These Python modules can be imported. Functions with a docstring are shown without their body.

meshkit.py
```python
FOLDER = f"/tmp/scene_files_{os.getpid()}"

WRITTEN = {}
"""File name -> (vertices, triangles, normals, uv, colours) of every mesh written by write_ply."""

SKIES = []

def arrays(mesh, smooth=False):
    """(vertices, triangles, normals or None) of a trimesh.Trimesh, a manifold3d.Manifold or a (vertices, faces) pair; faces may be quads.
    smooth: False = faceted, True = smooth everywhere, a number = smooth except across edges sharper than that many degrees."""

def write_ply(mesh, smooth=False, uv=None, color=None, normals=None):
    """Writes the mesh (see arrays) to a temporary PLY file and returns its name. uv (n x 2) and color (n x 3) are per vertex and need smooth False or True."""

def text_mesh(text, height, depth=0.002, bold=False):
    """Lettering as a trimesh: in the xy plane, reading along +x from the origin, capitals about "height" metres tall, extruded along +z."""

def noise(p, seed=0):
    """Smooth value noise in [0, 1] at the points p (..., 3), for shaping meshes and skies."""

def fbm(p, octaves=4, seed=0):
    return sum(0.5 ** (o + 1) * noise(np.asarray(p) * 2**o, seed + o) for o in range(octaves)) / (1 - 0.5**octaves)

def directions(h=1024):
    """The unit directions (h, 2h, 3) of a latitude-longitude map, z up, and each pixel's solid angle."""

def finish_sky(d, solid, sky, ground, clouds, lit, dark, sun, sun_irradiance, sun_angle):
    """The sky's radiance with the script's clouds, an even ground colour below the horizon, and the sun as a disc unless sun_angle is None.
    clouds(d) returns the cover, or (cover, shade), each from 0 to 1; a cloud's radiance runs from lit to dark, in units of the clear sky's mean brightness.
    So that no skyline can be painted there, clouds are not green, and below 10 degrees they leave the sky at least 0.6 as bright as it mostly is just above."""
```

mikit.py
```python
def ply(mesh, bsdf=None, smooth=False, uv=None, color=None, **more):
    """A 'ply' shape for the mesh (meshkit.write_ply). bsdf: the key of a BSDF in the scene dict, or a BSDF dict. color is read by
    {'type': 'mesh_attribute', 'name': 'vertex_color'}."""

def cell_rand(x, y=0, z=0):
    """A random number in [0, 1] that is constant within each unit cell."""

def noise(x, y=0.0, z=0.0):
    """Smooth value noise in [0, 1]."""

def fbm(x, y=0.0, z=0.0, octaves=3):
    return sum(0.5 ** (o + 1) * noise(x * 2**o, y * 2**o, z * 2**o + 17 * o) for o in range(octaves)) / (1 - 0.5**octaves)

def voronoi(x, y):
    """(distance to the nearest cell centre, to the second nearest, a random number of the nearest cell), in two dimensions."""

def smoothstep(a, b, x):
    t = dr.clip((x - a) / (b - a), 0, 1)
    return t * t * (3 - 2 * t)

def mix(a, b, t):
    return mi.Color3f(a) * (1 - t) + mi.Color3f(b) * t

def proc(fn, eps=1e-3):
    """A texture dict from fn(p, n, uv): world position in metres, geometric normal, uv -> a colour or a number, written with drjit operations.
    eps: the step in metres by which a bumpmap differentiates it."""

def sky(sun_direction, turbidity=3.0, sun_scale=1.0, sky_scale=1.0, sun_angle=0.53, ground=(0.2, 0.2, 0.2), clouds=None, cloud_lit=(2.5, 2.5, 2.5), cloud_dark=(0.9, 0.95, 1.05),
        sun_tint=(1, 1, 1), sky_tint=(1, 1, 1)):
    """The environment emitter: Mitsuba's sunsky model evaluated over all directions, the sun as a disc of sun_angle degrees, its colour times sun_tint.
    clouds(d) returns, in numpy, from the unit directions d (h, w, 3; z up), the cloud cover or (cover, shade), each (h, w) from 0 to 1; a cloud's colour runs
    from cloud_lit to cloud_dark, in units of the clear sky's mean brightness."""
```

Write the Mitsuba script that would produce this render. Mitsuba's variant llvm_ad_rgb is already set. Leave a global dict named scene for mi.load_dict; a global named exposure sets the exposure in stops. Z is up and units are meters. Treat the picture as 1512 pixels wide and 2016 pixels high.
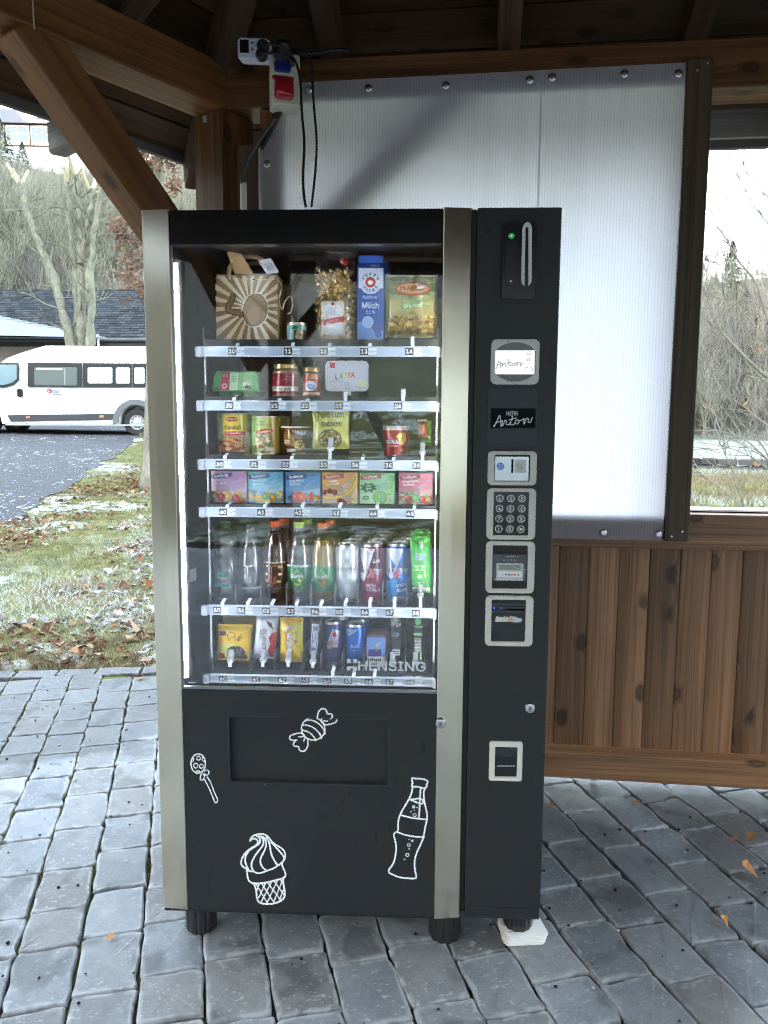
import math
import numpy as np, trimesh, drjit as dr, mitsuba as mi, mikit, meshkit
from shapely.geometry import Polygon, LineString, Point, box as sbox
from shapely.ops import unary_union
from shapely import affinity
from mikit import proc, noise, fbm, voronoi, cell_rand, smoothstep, mix
T = mi.ScalarTransform4f
scene, labels = {}, {}

# ---------------------------------------------------------------- camera, sky, exposure
CAM = np.array([0.642, -1.8232, 1.3516])
yaw, pitch, roll = -0.0418, 0.1198, 0.005
fwd = np.array([math.sin(yaw) * math.cos(pitch), math.cos(yaw) * math.cos(pitch), -math.sin(pitch)])
rgt = np.array([math.cos(yaw), -math.sin(yaw), 0.0])
up = np.cross(rgt, fwd)
rgt_u = math.cos(roll) * rgt + math.sin(roll) * up
up = -math.sin(roll) * rgt + math.cos(roll) * up
scene['camera'] = {'type': 'perspective', 'fov': 53.04, 'fov_axis': 'x', 'near_clip': 0.05, 'far_clip': 3000.0,
                   'to_world': T().look_at(origin=CAM.tolist(), target=(CAM + fwd).tolist(), up=up.tolist())}
SUN_AZ, SUN_EL = math.radians(-128), math.radians(6.5)
scene['sky'] = mikit.sky([math.sin(SUN_AZ) * math.cos(SUN_EL), math.cos(SUN_AZ) * math.cos(SUN_EL), math.sin(SUN_EL)], turbidity=3.0, sun_scale=0.35,
                         clouds=lambda d: np.clip(0.28 + 0.35 * (meshkit.fbm(d * np.array([2.0, 2.0, 5.0]) + 7, 4) - 0.5), 0, 1), cloud_lit=(2.0, 2.0, 2.05))
exposure = 7.1
rng = np.random.default_rng(11)

# ---------------------------------------------------------------- helpers
def front_x(px, py, y):
    d = rgt_u * (px - 756) / 1515 + up * (1008 - py) / 1515 + fwd
    return CAM[0] + d[0] * (y - CAM[1]) / d[1]
def front_z(py, px=1000, y=0.0):
    d = rgt_u * (px - 756) / 1515 + up * (1008 - py) / 1515 + fwd
    return CAM[2] + d[2] * (y - CAM[1]) / d[1]
def numbered(name):
    used = numbered.used
    if name not in used:
        used[name] = 0
        return name
    used[name] += 1
    return f'{name}_{used[name]:03d}'
numbered.used = {}

def tag(key, label=None, cat=None, group=None, kind=None):
    d = labels.setdefault(key, {})
    for k, v in (('label', label), ('category', cat), ('group', group), ('kind', kind)):
        if v is not None:
            d[k] = v
    return key

def thing(name, label=None, cat=None, group=None, kind=None):
    return tag(numbered(name), label, cat, group, kind)

def tm(v, f):
    f = np.asarray(f, int)
    if f.shape[1] == 4:
        f = np.vstack([f[:, [0, 1, 2]], f[:, [0, 2, 3]]])
    return trimesh.Trimesh(np.asarray(v, float), f, process=False)

def add(name, mesh, bsdf, parent=None, smooth=False, uv=None, color=None, label=None, cat=None, group=None, kind=None, **more):
    key = numbered(name if parent is None else parent + '__' + name)
    if isinstance(mesh, CM):
        mesh, color = mesh.get()
    if color is not None:
        color = np.asarray(color, float)
    if color is not None and smooth is not False and smooth is not True:
        a = trimesh.graph.smooth_shade(mesh, angle=math.radians(smooth), facet_minarea=None) if color.ndim == 1 else mesh
        mesh, smooth = a, True
    if color is not None and color.ndim == 1:
        color = np.tile(color, (len(mesh.vertices), 1))
    scene[key] = mikit.ply(mesh, 'mat_' + bsdf, smooth=smooth, uv=uv, color=color, **more)
    if label or cat or group or kind:
        tag(key, label, cat, group, kind)
    return key

class CM:
    """a mesh in several flat colours"""
    def __init__(self):
        self.v, self.f, self.c, self.n = [], [], [], 0
    def add(self, m, col):
        v, f = np.asarray(m.vertices), np.asarray(m.faces)
        self.v.append(v); self.f.append(f + self.n); self.n += len(v)
        col = np.asarray(col, float)
        self.c.append(np.tile(col, (len(v), 1)) if col.ndim == 1 else col)
        return self
    def get(self):
        return trimesh.Trimesh(np.vstack(self.v), np.vstack(self.f), process=False), np.vstack(self.c)

def srgb(r, g, b):
    return tuple(((x / 255 + 0.055) / 1.055) ** 2.4 if x > 10 else x / 255 / 12.92 for x in (r, g, b))

def cat_(ms):
    return trimesh.util.concatenate(ms)

def bx(x0, x1, y0, y1, z0, z1, ch=0.0):
    """a box with chamfered edges"""
    c = np.array([(x0 + x1) / 2, (y0 + y1) / 2, (z0 + z1) / 2])
    h = np.abs(np.array([x1 - x0, y1 - y0, z1 - z0])) / 2
    m = chbox(h, ch)
    m.apply_translation(c)
    return m

def chbox(h, ch=0.0):
    h = np.asarray(h, float)
    ch = min(ch, 0.45 * h.min())
    if ch <= 0:
        return trimesh.creation.box(extents=2 * h)
    p = []
    for sx in (-1, 1):
        for sy in (-1, 1):
            for sz in (-1, 1):
                s = np.array([sx, sy, sz])
                for k in range(3):
                    q = h - ch
                    q = q.copy(); q[k] = h[k]
                    p.append(s * q)
    m = trimesh.convex.convex_hull(np.array(p))
    return m

def frame(o, ax, ay, az):
    M = np.eye(4)
    M[:3, 0], M[:3, 1], M[:3, 2], M[:3, 3] = ax, ay, az, o
    return M

def board(c, half, ax, ay, bsdf, name, parent, ch=0.003, label=None, warp=0.0):
    """a timber: its long axis ax, ay across; grain runs along ax"""
    ax = np.asarray(ax, float); ax = ax / np.linalg.norm(ax)
    ay = np.asarray(ay, float); ay = ay - ax * (ay @ ax); ay = ay / np.linalg.norm(ay)
    m = chbox(half, ch)
    if warp:
        m.vertices += rng.uniform(-warp, warp, m.vertices.shape)
    v = np.asarray(m.vertices)
    k = rng.integers(0, 60, 2) * 10.0
    uv = np.stack([v[:, 0] + 5 + k[0], v[:, 1] + v[:, 2] * 1.0 + 5 + k[1]], 1)
    m.apply_transform(frame(c, ax, ay, np.cross(ax, ay)))
    return add(name, m, bsdf, parent, uv=uv, label=label)

def beam(p0, p1, w, h, side, bsdf, name, parent, ch=0.004, label=None):
    """a timber from p0 to p1 (axis), w along 'side', h along the third direction"""
    p0, p1 = np.asarray(p0, float), np.asarray(p1, float)
    d = p1 - p0
    L = np.linalg.norm(d)
    return board((p0 + p1) / 2, (L / 2, w / 2, h / 2), d, side, bsdf, name, parent, ch, label)

def tube(pts, rad, sides=6, cap=True):
    p = np.asarray(pts, float)
    t = np.gradient(p, axis=0)
    t /= np.linalg.norm(t, axis=1, keepdims=True) + 1e-12
    ref = np.array([0, 0, 1.0]) if abs(t[:, 2]).mean() < 0.9 else np.array([1.0, 0, 0])
    a = np.cross(t, ref); a /= np.linalg.norm(a, axis=1, keepdims=True) + 1e-12
    b = np.cross(t, a)
    ang = np.arange(sides) * 2 * np.pi / sides
    r = np.broadcast_to(np.asarray(rad, float), (len(p),))
    v = p[:, None] + r[:, None, None] * (np.cos(ang)[None, :, None] * a[:, None] + np.sin(ang)[None, :, None] * b[:, None])
    i, j = np.meshgrid(np.arange(len(p) - 1), np.arange(sides), indexing='ij')
    q = np.stack([i * sides + j, i * sides + (j + 1) % sides, (i + 1) * sides + (j + 1) % sides, (i + 1) * sides + j], -1).reshape(-1, 4)
    v = v.reshape(-1, 3)
    f = np.vstack([q[:, [0, 2, 1]], q[:, [0, 3, 2]]])
    if cap:
        n = len(v)
        v = np.vstack([v, p[0], p[-1]])
        jj = np.arange(sides)
        f = np.vstack([f, np.stack([jj, (jj + 1) % sides, np.full(sides, n)], 1), np.stack([(jj + 1) % sides + (len(p) - 1) * sides, jj + (len(p) - 1) * sides, np.full(sides, n + 1)], 1)])
    return tm(v, f)

def smoothline(pts, n=24):
    p = np.asarray(pts, float)
    s = np.r_[0, np.cumsum(np.linalg.norm(np.diff(p, axis=0), axis=1))]
    from scipy.interpolate import CubicSpline
    return CubicSpline(s, p)(np.linspace(0, s[-1], n))

def lathe(prof, sides=32, close=True):
    """surface of revolution of (radius, z) points about z"""
    pr = np.asarray(prof, float)
    ang = np.arange(sides) * 2 * np.pi / sides
    v = np.stack([pr[:, None, 0] * np.cos(ang), pr[:, None, 0] * np.sin(ang), np.repeat(pr[:, 1:2], sides, 1)], -1).reshape(-1, 3)
    i, j = np.meshgrid(np.arange(len(pr) - 1), np.arange(sides), indexing='ij')
    q = np.stack([i * sides + j, i * sides + (j + 1) % sides, (i + 1) * sides + (j + 1) % sides, (i + 1) * sides + j], -1).reshape(-1, 4)
    return tm(v, q)

def moved(m, t):
    m = m.copy(); m.apply_translation(t); return m

def rounded(x0, z0, x1, z1, r):
    r = min(r, 0.49 * min(abs(x1 - x0), abs(z1 - z0)))
    return sbox(min(x0, x1) + r, min(z0, z1) + r, max(x0, x1) - r, max(z0, z1) - r).buffer(r, quad_segs=5)

def extr(poly, y0, y1):
    """a polygon in (x, z), from y0 (front) to y1 (back)"""
    ms = []
    for g in getattr(poly, 'geoms', [poly]):
        if g.is_empty or g.geom_type != 'Polygon':
            continue
        m = trimesh.creation.extrude_polygon(g, abs(y1 - y0), engine='earcut')
        v = np.asarray(m.vertices)
        m = trimesh.Trimesh(np.stack([v[:, 0], max(y0, y1) - v[:, 2], v[:, 1]], 1), m.faces, process=False)
        ms.append(m)
    return cat_(ms)

def text(s, h, x, z, y=0.0, t=0.0004, bold=False, rot=0.0, center=True, squash=1.0, lean=0.0):
    """lettering that faces -y, its cap height h, its centre (or start) at x, baseline z"""
    m = meshkit.text_mesh(s, h, t, bold)
    v = np.asarray(m.vertices).copy()
    v[:, 0] *= squash
    if center:
        v[:, 0] -= (v[:, 0].min() + v[:, 0].max()) / 2
    v[:, 0] += lean * v[:, 1]
    c, s_ = math.cos(rot), math.sin(rot)
    a, b = v[:, 0] * c - v[:, 1] * s_, v[:, 0] * s_ + v[:, 1] * c
    return trimesh.Trimesh(np.stack([a + x, y - v[:, 2], b + z], 1), m.faces, process=False)

def stroke(lines, w):
    return unary_union([LineString(l).buffer(w / 2, quad_segs=4) for l in lines])

# ---------------------------------------------------------------- the ground's height
def sm(a,b,x):
    t=np.clip((np.asarray(x,float)-a)/(b-a),0,1); return t*t*(3-2*t)
def gz(x,y):
    """height of the ground"""
    x=np.asarray(x,float); y=np.asarray(y,float)
    q=(y-2.226-.168*(x+.8))*.986
    left=.052*np.clip(q-.1,0,26); right=-.02*np.clip(q,0,25)
    w=sm(3,-.5,x)
    z=left*w+right*(1-w)
    R=np.hypot(x-.6,y+1.8); az=np.degrees(np.arctan2(x-.6,y+1.8))
    back=sm(70,110,np.abs(az)); rt=sm(2,16,az)*(1-back)
    R0=44*(1-rt)+88*rt; R0=R0*(1-back)+48*back
    H=38*(1-rt)+25*rt; H=H*(1-back)+48*back
    W=74*(1-back)+95*back
    t=np.clip((R-R0)/W,0,1.25)
    bump=1+.10*np.sin(az*.11+1)+.05*np.sin(az*.31)
    return z+H*bump*(t-.12*np.sin(2*np.pi*np.clip(t,0,1))/6.28*2)

# ---------------------------------------------------------------- materials
def two(b):
    return {'type': 'twosided', 'bsdf': b}

VC = {'type': 'mesh_attribute', 'name': 'vertex_color'}

def wood_fn(dark, light, knots=1.0, fine=1.0, grey=0.0):
    dark, light = np.array(dark), np.array(light)
    def fn(p, n, uv):
        x, y = uv.x, uv.y
        seed = cell_rand(x * 0.1, y * 0.1, 3)
        kd, k2, kr = voronoi(x * 6.5, y * 11.0)
        on = dr.select(kr > 0.80, 1.0, 0.0) * knots
        near = dr.exp(-kd * kd * 14.0) * on
        yy = y + 0.02 * fbm(x * 1.3, y * 3 + 40, 1.0, 2) + 0.020 * near
        ring = noise(x * 0.7, yy * 85, 1.5)
        streak = noise(x * 3.0, yy * 420, 7.0)
        patch = fbm(x * 1.6, y * 16, 5.0, 3)
        t = 0.62 * ring + 0.42 * streak + 0.62 * patch - 0.33
        c = mix(dark.tolist(), light.tolist(), dr.clip(t, 0, 1))
        tone = 0.66 + 0.62 * seed
        kr2 = 0.09 + 0.10 * cell_rand(kr * 9999.0, 2, 5)
        kn = smoothstep(kr2, kr2 - 0.05, kd) * on
        rim = smoothstep(0.05, 0.0, dr.abs(kd - kr2)) * on
        halo = smoothstep(0.34, 0.15, kd) * on
        crack = smoothstep(0.972, 0.985, noise(x * 1.6 + 31, y * 240, 11.0))
        c = c * tone * (1 - 0.35 * halo) * (1 - 0.30 * kn) * (1 - 0.45 * rim) * (1 - 0.7 * crack)
        if grey:
            g = smoothstep(0.45, 0.75, fbm(x * 1.5, y * 14, 9.0, 3)) * grey
            c = mix(c, mi.Color3f(0.16, 0.15, 0.14), g)
        return c
    return proc(fn)

def grain_bump(p, n, uv):
    return noise(uv.x * 3.5, uv.y * 260, 7.0) * 0.6 + fbm(uv.x * 4, uv.y * 30, 3.0, 2) * 0.6

def wood(key, dark, light, rough=0.55, knots=1.0, grey=0.0, bump=0.0012, spec=0.4):
    scene['mat_' + key] = two({'type': 'bumpmap', 'arbitrary': proc(grain_bump, 1e-3), 'scale': bump,
                      'bsdf': {'type': 'principled', 'base_color': wood_fn(dark, light, knots, grey=grey), 'roughness': rough, 'specular': spec}})

wood('wood_plank', (0.060, 0.026, 0.012), (0.36, 0.180, 0.088), 0.42, 1.2)
wood('wood_beam', (0.050, 0.019, 0.007), (0.235, 0.098, 0.034), 0.50, spec=0.25)
wood('wood_dark', (0.034, 0.020, 0.011), (0.15, 0.090, 0.050), 0.5, 0.3)
wood('wood_roof', (0.022, 0.0115, 0.006), (0.085, 0.044, 0.023), 0.9, 0.8, 0.10, spec=0.12)  # dark stained wood, darkened further for the dim light under the roof
wood('wood_old', (0.07, 0.062, 0.055), (0.21, 0.19, 0.17), 0.8, 0.6, 0.5)

scene['mat_paint'] = two({'type': 'principled', 'base_color': VC, 'roughness': 0.45, 'specular': 0.45})
scene['mat_gloss'] = two({'type': 'principled', 'base_color': VC, 'roughness': 0.16, 'specular': 0.55})
scene['mat_matte'] = two({'type': 'diffuse', 'reflectance': VC})
scene['mat_metal'] = two({'type': 'principled', 'base_color': VC, 'roughness': 0.25, 'metallic': 0.85})
scene['mat_chrome'] = {'type': 'twosided', 'bsdf': {'type': 'roughconductor', 'material': 'Cr', 'alpha': 0.12}}
scene['mat_pane'] = {'type': 'thindielectric', 'int_ior': 1.5}
scene['mat_film'] = {'type': 'thindielectric', 'int_ior': 1.33}
scene['mat_leaf'] = {'type': 'principledthin', 'base_color': VC, 'roughness': 0.6, 'diff_trans': 0.5}

def ribs(p, n, uv):
    r = smoothstep(0.36, 0.5, dr.abs(uv.x - dr.floor(uv.x) - 0.5))
    g = smoothstep(0.52, 0.80, fbm(uv.x * 0.11, uv.y * 1.3, 3.0, 3)) * 0.05 + smoothstep(0.74, 0.88, noise(uv.x * 0.5, uv.y * 2.5, 2.0)) * 0.03
    return mix((0.75, 0.735, 0.80), (0.585, 0.57, 0.645), r) * (1 - g)
scene['mat_twinwall'] = {'type': 'principledthin', 'base_color': proc(ribs), 'roughness': 0.22, 'diff_trans': 1.35, 'spec_trans': 0.0, 'eta': 1.3}

def paver_fn(p, n, uv):
    tone = 0.74 + 0.55 * uv.x
    sd = dr.floor(uv.x * 997.0)
    warm = cell_rand(sd, 3, 1)
    g = fbm(p.x * 26, p.y * 26, sd, 4)
    fine = noise(p.x * 420, p.y * 420, 3.0)
    blotch = fbm(p.x * 5, p.y * 5, sd * 0.37, 3)
    c = mix((0.09, 0.094, 0.10), (0.25, 0.257, 0.266), dr.clip(0.40 * g + 0.30 * fine + 0.55 * blotch - 0.15, 0, 1)) * tone
    c = c * mix((0.93, 1.0, 1.09), (1.02, 0.99, 0.96), warm)
    # pale scuffs and grit
    s1 = noise(p.x * 70 + p.y * 40, p.y * 150 - p.x * 60, 8.0)
    s2 = noise(p.x * 260, p.y * 260, 5.0)
    c = mix(c, mi.Color3f(0.36, 0.37, 0.38), smoothstep(0.80, 0.93, s1) * 0.5 + smoothstep(0.90, 0.96, s2) * 0.55)
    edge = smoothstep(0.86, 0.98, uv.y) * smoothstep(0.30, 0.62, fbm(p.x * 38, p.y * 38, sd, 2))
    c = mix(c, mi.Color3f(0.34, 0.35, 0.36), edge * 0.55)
    st = smoothstep(0.62, 0.74, fbm(p.x * 8 + 5, p.y * 8, sd * 0.2, 3))
    c = c * (1 - 0.38 * st)
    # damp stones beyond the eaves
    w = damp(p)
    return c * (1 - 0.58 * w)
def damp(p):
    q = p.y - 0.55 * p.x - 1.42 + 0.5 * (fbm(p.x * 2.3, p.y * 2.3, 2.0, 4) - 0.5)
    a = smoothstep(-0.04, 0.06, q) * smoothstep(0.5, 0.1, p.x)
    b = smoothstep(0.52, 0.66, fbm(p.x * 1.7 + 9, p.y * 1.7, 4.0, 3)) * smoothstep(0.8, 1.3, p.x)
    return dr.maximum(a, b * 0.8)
def paver_rough(p, n, uv):
    return 0.56 - 0.04 * damp(p) + 0.16 * (fbm(p.x * 30, p.y * 30, 6.0, 2) - 0.5)
def paver_bump(p, n, uv):
    return fbm(p.x * 60, p.y * 60, p.z * 60, 3) + 0.5 * noise(p.x * 400, p.y * 400, p.z * 400)
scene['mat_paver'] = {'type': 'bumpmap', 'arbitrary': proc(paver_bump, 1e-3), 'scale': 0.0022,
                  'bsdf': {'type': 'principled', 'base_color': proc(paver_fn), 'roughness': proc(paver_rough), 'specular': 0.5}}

def joint_fn(p, n, uv):
    g = noise(p.x * 300, p.y * 300, 2.0)
    c = mix((0.016, 0.014, 0.012), (0.10, 0.088, 0.072), g * g)
    moss = smoothstep(0.50, 0.62, fbm(p.x * 3, p.y * 3, 1.0, 3)) * smoothstep(0.3, -0.6, p.x)
    return mix(c, mix((0.035, 0.05, 0.012), (0.16, 0.17, 0.05), noise(p.x * 220, p.y * 220, 9.0)), moss)
scene['mat_joint_dirt'] = {'type': 'diffuse', 'reflectance': proc(joint_fn)}

def ground_fn(p, n, uv):
    a = fbm(p.x * 1.1, p.y * 1.1, 0.0, 4)
    f = fbm(p.x * 9, p.y * 9, 3.0, 3)
    grass = mix((0.050, 0.056, 0.024), (0.17, 0.165, 0.078), f)
    brown = mix((0.05, 0.036, 0.022), (0.15, 0.115, 0.075), f)
    c = mix(grass, brown, smoothstep(0.52, 0.72, a) * 0.8)
    frost = smoothstep(0.50, 0.62, fbm(p.x * 0.6, p.y * 0.6, 5.0, 4)) * smoothstep(0.35, 0.6, f)
    far = smoothstep(26, 30, p.y) * smoothstep(2, 5, p.x)
    frost = dr.maximum(frost, far * smoothstep(0.3, 0.5, f) * 0.55)
    c = mix(c, mi.Color3f(0.52, 0.58, 0.58), frost * 0.65)
    h = fbm(p.x * 0.25, p.y * 0.25, p.z * 0.25, 4)
    hill = mix((0.11, 0.098, 0.082), (0.29, 0.265, 0.235), h)  # slopes kept pale, haze put into the hill colour
    hill = mix(hill, mi.Color3f(0.06, 0.075, 0.03), smoothstep(0.58, 0.68, fbm(p.x * 0.08, p.y * 0.08, 4.0, 3)) * 0.6)
    return mix(c, hill, smoothstep(1.6, 4.0, p.z))
scene['mat_ground'] = {'type': 'diffuse', 'reflectance': proc(ground_fn)}

def asphalt_fn(p, n, uv):
    g = noise(p.x * 90, p.y * 90, 1.0)
    c = mix((0.012, 0.0125, 0.015), (0.042, 0.044, 0.051), g)
    fr = smoothstep(0.84, 0.92, noise(p.x * 24, p.y * 12, 4.0)) * smoothstep(0.42, 0.6, fbm(p.x * 0.9, p.y * 0.9, 2.0, 3))
    fr2 = smoothstep(0.86, 0.93, noise(p.x * 45, p.y * 30, 7.0))
    return mix(c, mi.Color3f(0.6, 0.63, 0.68), dr.clip(fr * 0.6 + fr2 * 0.35, 0, 1))
scene['mat_asphalt'] = {'type': 'principled', 'base_color': proc(asphalt_fn), 'roughness': 0.75, 'specular': 0.3}

# ---------------------------------------------------------------- terrain, road, pavement
def sheet(xs, ys, zf):
    X, Y = np.meshgrid(xs, ys, indexing='ij')
    Z = zf(X, Y)
    n, k = len(xs), len(ys)
    i, j = np.meshgrid(np.arange(n - 1), np.arange(k - 1), indexing='ij')
    q = np.stack([i * k + j, (i + 1) * k + j, (i + 1) * k + j + 1, i * k + j + 1], -1).reshape(-1, 4)
    return tm(np.stack([X, Y, Z], -1).reshape(-1, 3), q)

def edge_q(x, y):
    return (y - 2.226 - 0.168 * (x + 0.8)) * 0.986

def inside_pave(x, y):
    return (edge_q(x, y) < 0) & (y > -6.5) & (np.abs(x) < 8)

def ground_z(x, y):
    z = gz(x, y)
    e = np.minimum(np.minimum(-edge_q(x, y), y + 6.5), 8 - np.abs(x))
    lump = 0.05 * (meshkit.fbm(np.stack([x * 0.8, y * 0.8, 0 * x], -1), 3) - 0.5) * sm(0.2, 3, -e) 
    return z - 0.06 * sm(-0.12, 0.05, e) + lump
s = np.sinh(np.linspace(-1, 1, 221) * 5.2)
s = s / s[-1] * 420
scene_ground = sheet(s, s + 1.5, ground_z)
add('ground', scene_ground, 'ground', smooth=True, label='grassy valley floor rising to wooded hillsides', kind='structure')

ROAD = [(-3.8224, 6.1902), (-3.9019, 7.0081), (-4.3792, 9.1467), (-5.2491, 12.5999), (-6.8857, 19.5045)]
ROAD = [(-60, 6.0), (-14, 6.3)] + [(-5.5, 5.9)] + ROAD + [(-7.6, 24.5), (-13, 24.2), (-60, 16)]
def drape(poly, step, lift, zf, jitter=0.0):
    x0, y0, x1, y1 = poly.bounds
    p = np.array([(x, y) for x in np.arange(x0, x1 + step, step) for y in np.arange(y0, y1 + step, step)])
    import shapely
    keep = shapely.contains_xy(poly.buffer(-step * 0.3), p[:, 0], p[:, 1])
    ring = np.array(poly.segmentize(step).exterior.coords)[:-1]
    pts = np.vstack([p[keep], ring])
    from scipy.spatial import Delaunay
    tri = Delaunay(pts).simplices
    c = pts[tri].mean(1)
    tri = tri[shapely.contains_xy(poly, c[:, 0], c[:, 1])]
    a, b, d = pts[tri[:, 0]], pts[tri[:, 1]], pts[tri[:, 2]]
    cr = (b[:, 0] - a[:, 0]) * (d[:, 1] - a[:, 1]) - (b[:, 1] - a[:, 1]) * (d[:, 0] - a[:, 0])
    tri = np.where(cr[:, None] < 0, tri[:, [0, 2, 1]], tri)[np.abs(cr) > 1e-6]
    return tm(np.column_stack([pts, zf(pts[:, 0], pts[:, 1]) + lift]), tri)
road_poly = Polygon(ROAD)
rp = np.array(road_poly.segmentize(0.35).exterior.coords)
rp += 0.16 * (np.stack([meshkit.noise(np.column_stack([rp * 2.1, rp[:, 0] * 0])), meshkit.noise(np.column_stack([rp * 2.1, rp[:, 0] * 0 + 9]))], 1) - 0.5) * 2
road_poly = Polygon(rp).buffer(0)
add('road', drape(road_poly, 0.5, 0.012, ground_z), 'asphalt', smooth=True, label='dark asphalt car park flecked with frost', kind='structure')

PANG = math.radians(17)
PL, PC = np.array([-math.sin(PANG), math.cos(PANG)]), np.array([math.cos(PANG), math.sin(PANG)])
pave = tag('pavement', 'grey block paving with mossy joints', kind='structure')
numbered('pavement')
bed = Polygon([(-8, -6.5), (8, -6.5), (8, 2.226 + 0.168 * 8.8), (-8, 2.226 - 0.168 * 7.2)])
v = np.array(bed.exterior.coords)[:-1]
add('bedding', tm(np.column_stack([v, np.full(4, -0.013)]), [[0, 1, 2, 3]]), 'joint_dirt', pave, label='gritty dirt and moss in the joints')

def paver(cx, cy, hx, hl, tone):
    """a tumbled block: jittered outline, worn rounded edge, uneven top"""
    n = 5
    pts = []
    for a, b in (((-1, -1), (1, -1)), ((1, -1), (1, 1)), ((1, 1), (-1, 1)), ((-1, 1), (-1, -1))):
        for t in ((0.035, 0.2, 0.5, 0.8, 0.965)):
            pts.append((a[0] + (b[0] - a[0]) * t, a[1] + (b[1] - a[1]) * t))
    p = np.array(pts)
    p = np.where(np.abs(p) > 0.99, p, p)
    o = p * [hx, hl] + rng.normal(0, 0.0030, p.shape)
    k = len(o)
    top = o * (1 - np.array([0.0048 / hx, 0.0048 / hl])) + rng.normal(0, 0.0010, p.shape)
    mid = o * (1 - np.array([0.0018 / hx, 0.0018 / hl]))
    tilt = rng.normal(0, 0.006, 2)
    dz = rng.normal(0, 0.0012)
    ztop = top @ tilt + dz + rng.normal(0, 0.0006, k)
    loc = np.vstack([np.column_stack([o, np.full(k, -0.06)]), np.column_stack([o, ztop - 0.0065]), np.column_stack([mid, ztop - 0.0020]), np.column_stack([top, ztop]), [[0, 0, dz + 0.001]]])
    w = np.column_stack([loc[:, :1] * PC + loc[:, 1:2] * PL + [cx, cy], loc[:, 2]])
    i = np.arange(k); j = (i + 1) % k
    f = []
    for r in range(3):
        f += [np.stack([i + r * k, j + r * k, j + (r + 1) * k], 1), np.stack([i + r * k, j + (r + 1) * k, i + (r + 1) * k], 1)]
    f.append(np.stack([i + 3 * k, j + 3 * k, np.full(k, 4 * k)], 1))
    uv = np.column_stack([np.full(len(w), tone), np.r_[np.ones(4 * k), 0.0]])
    return w, np.vstack(f), uv

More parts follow.
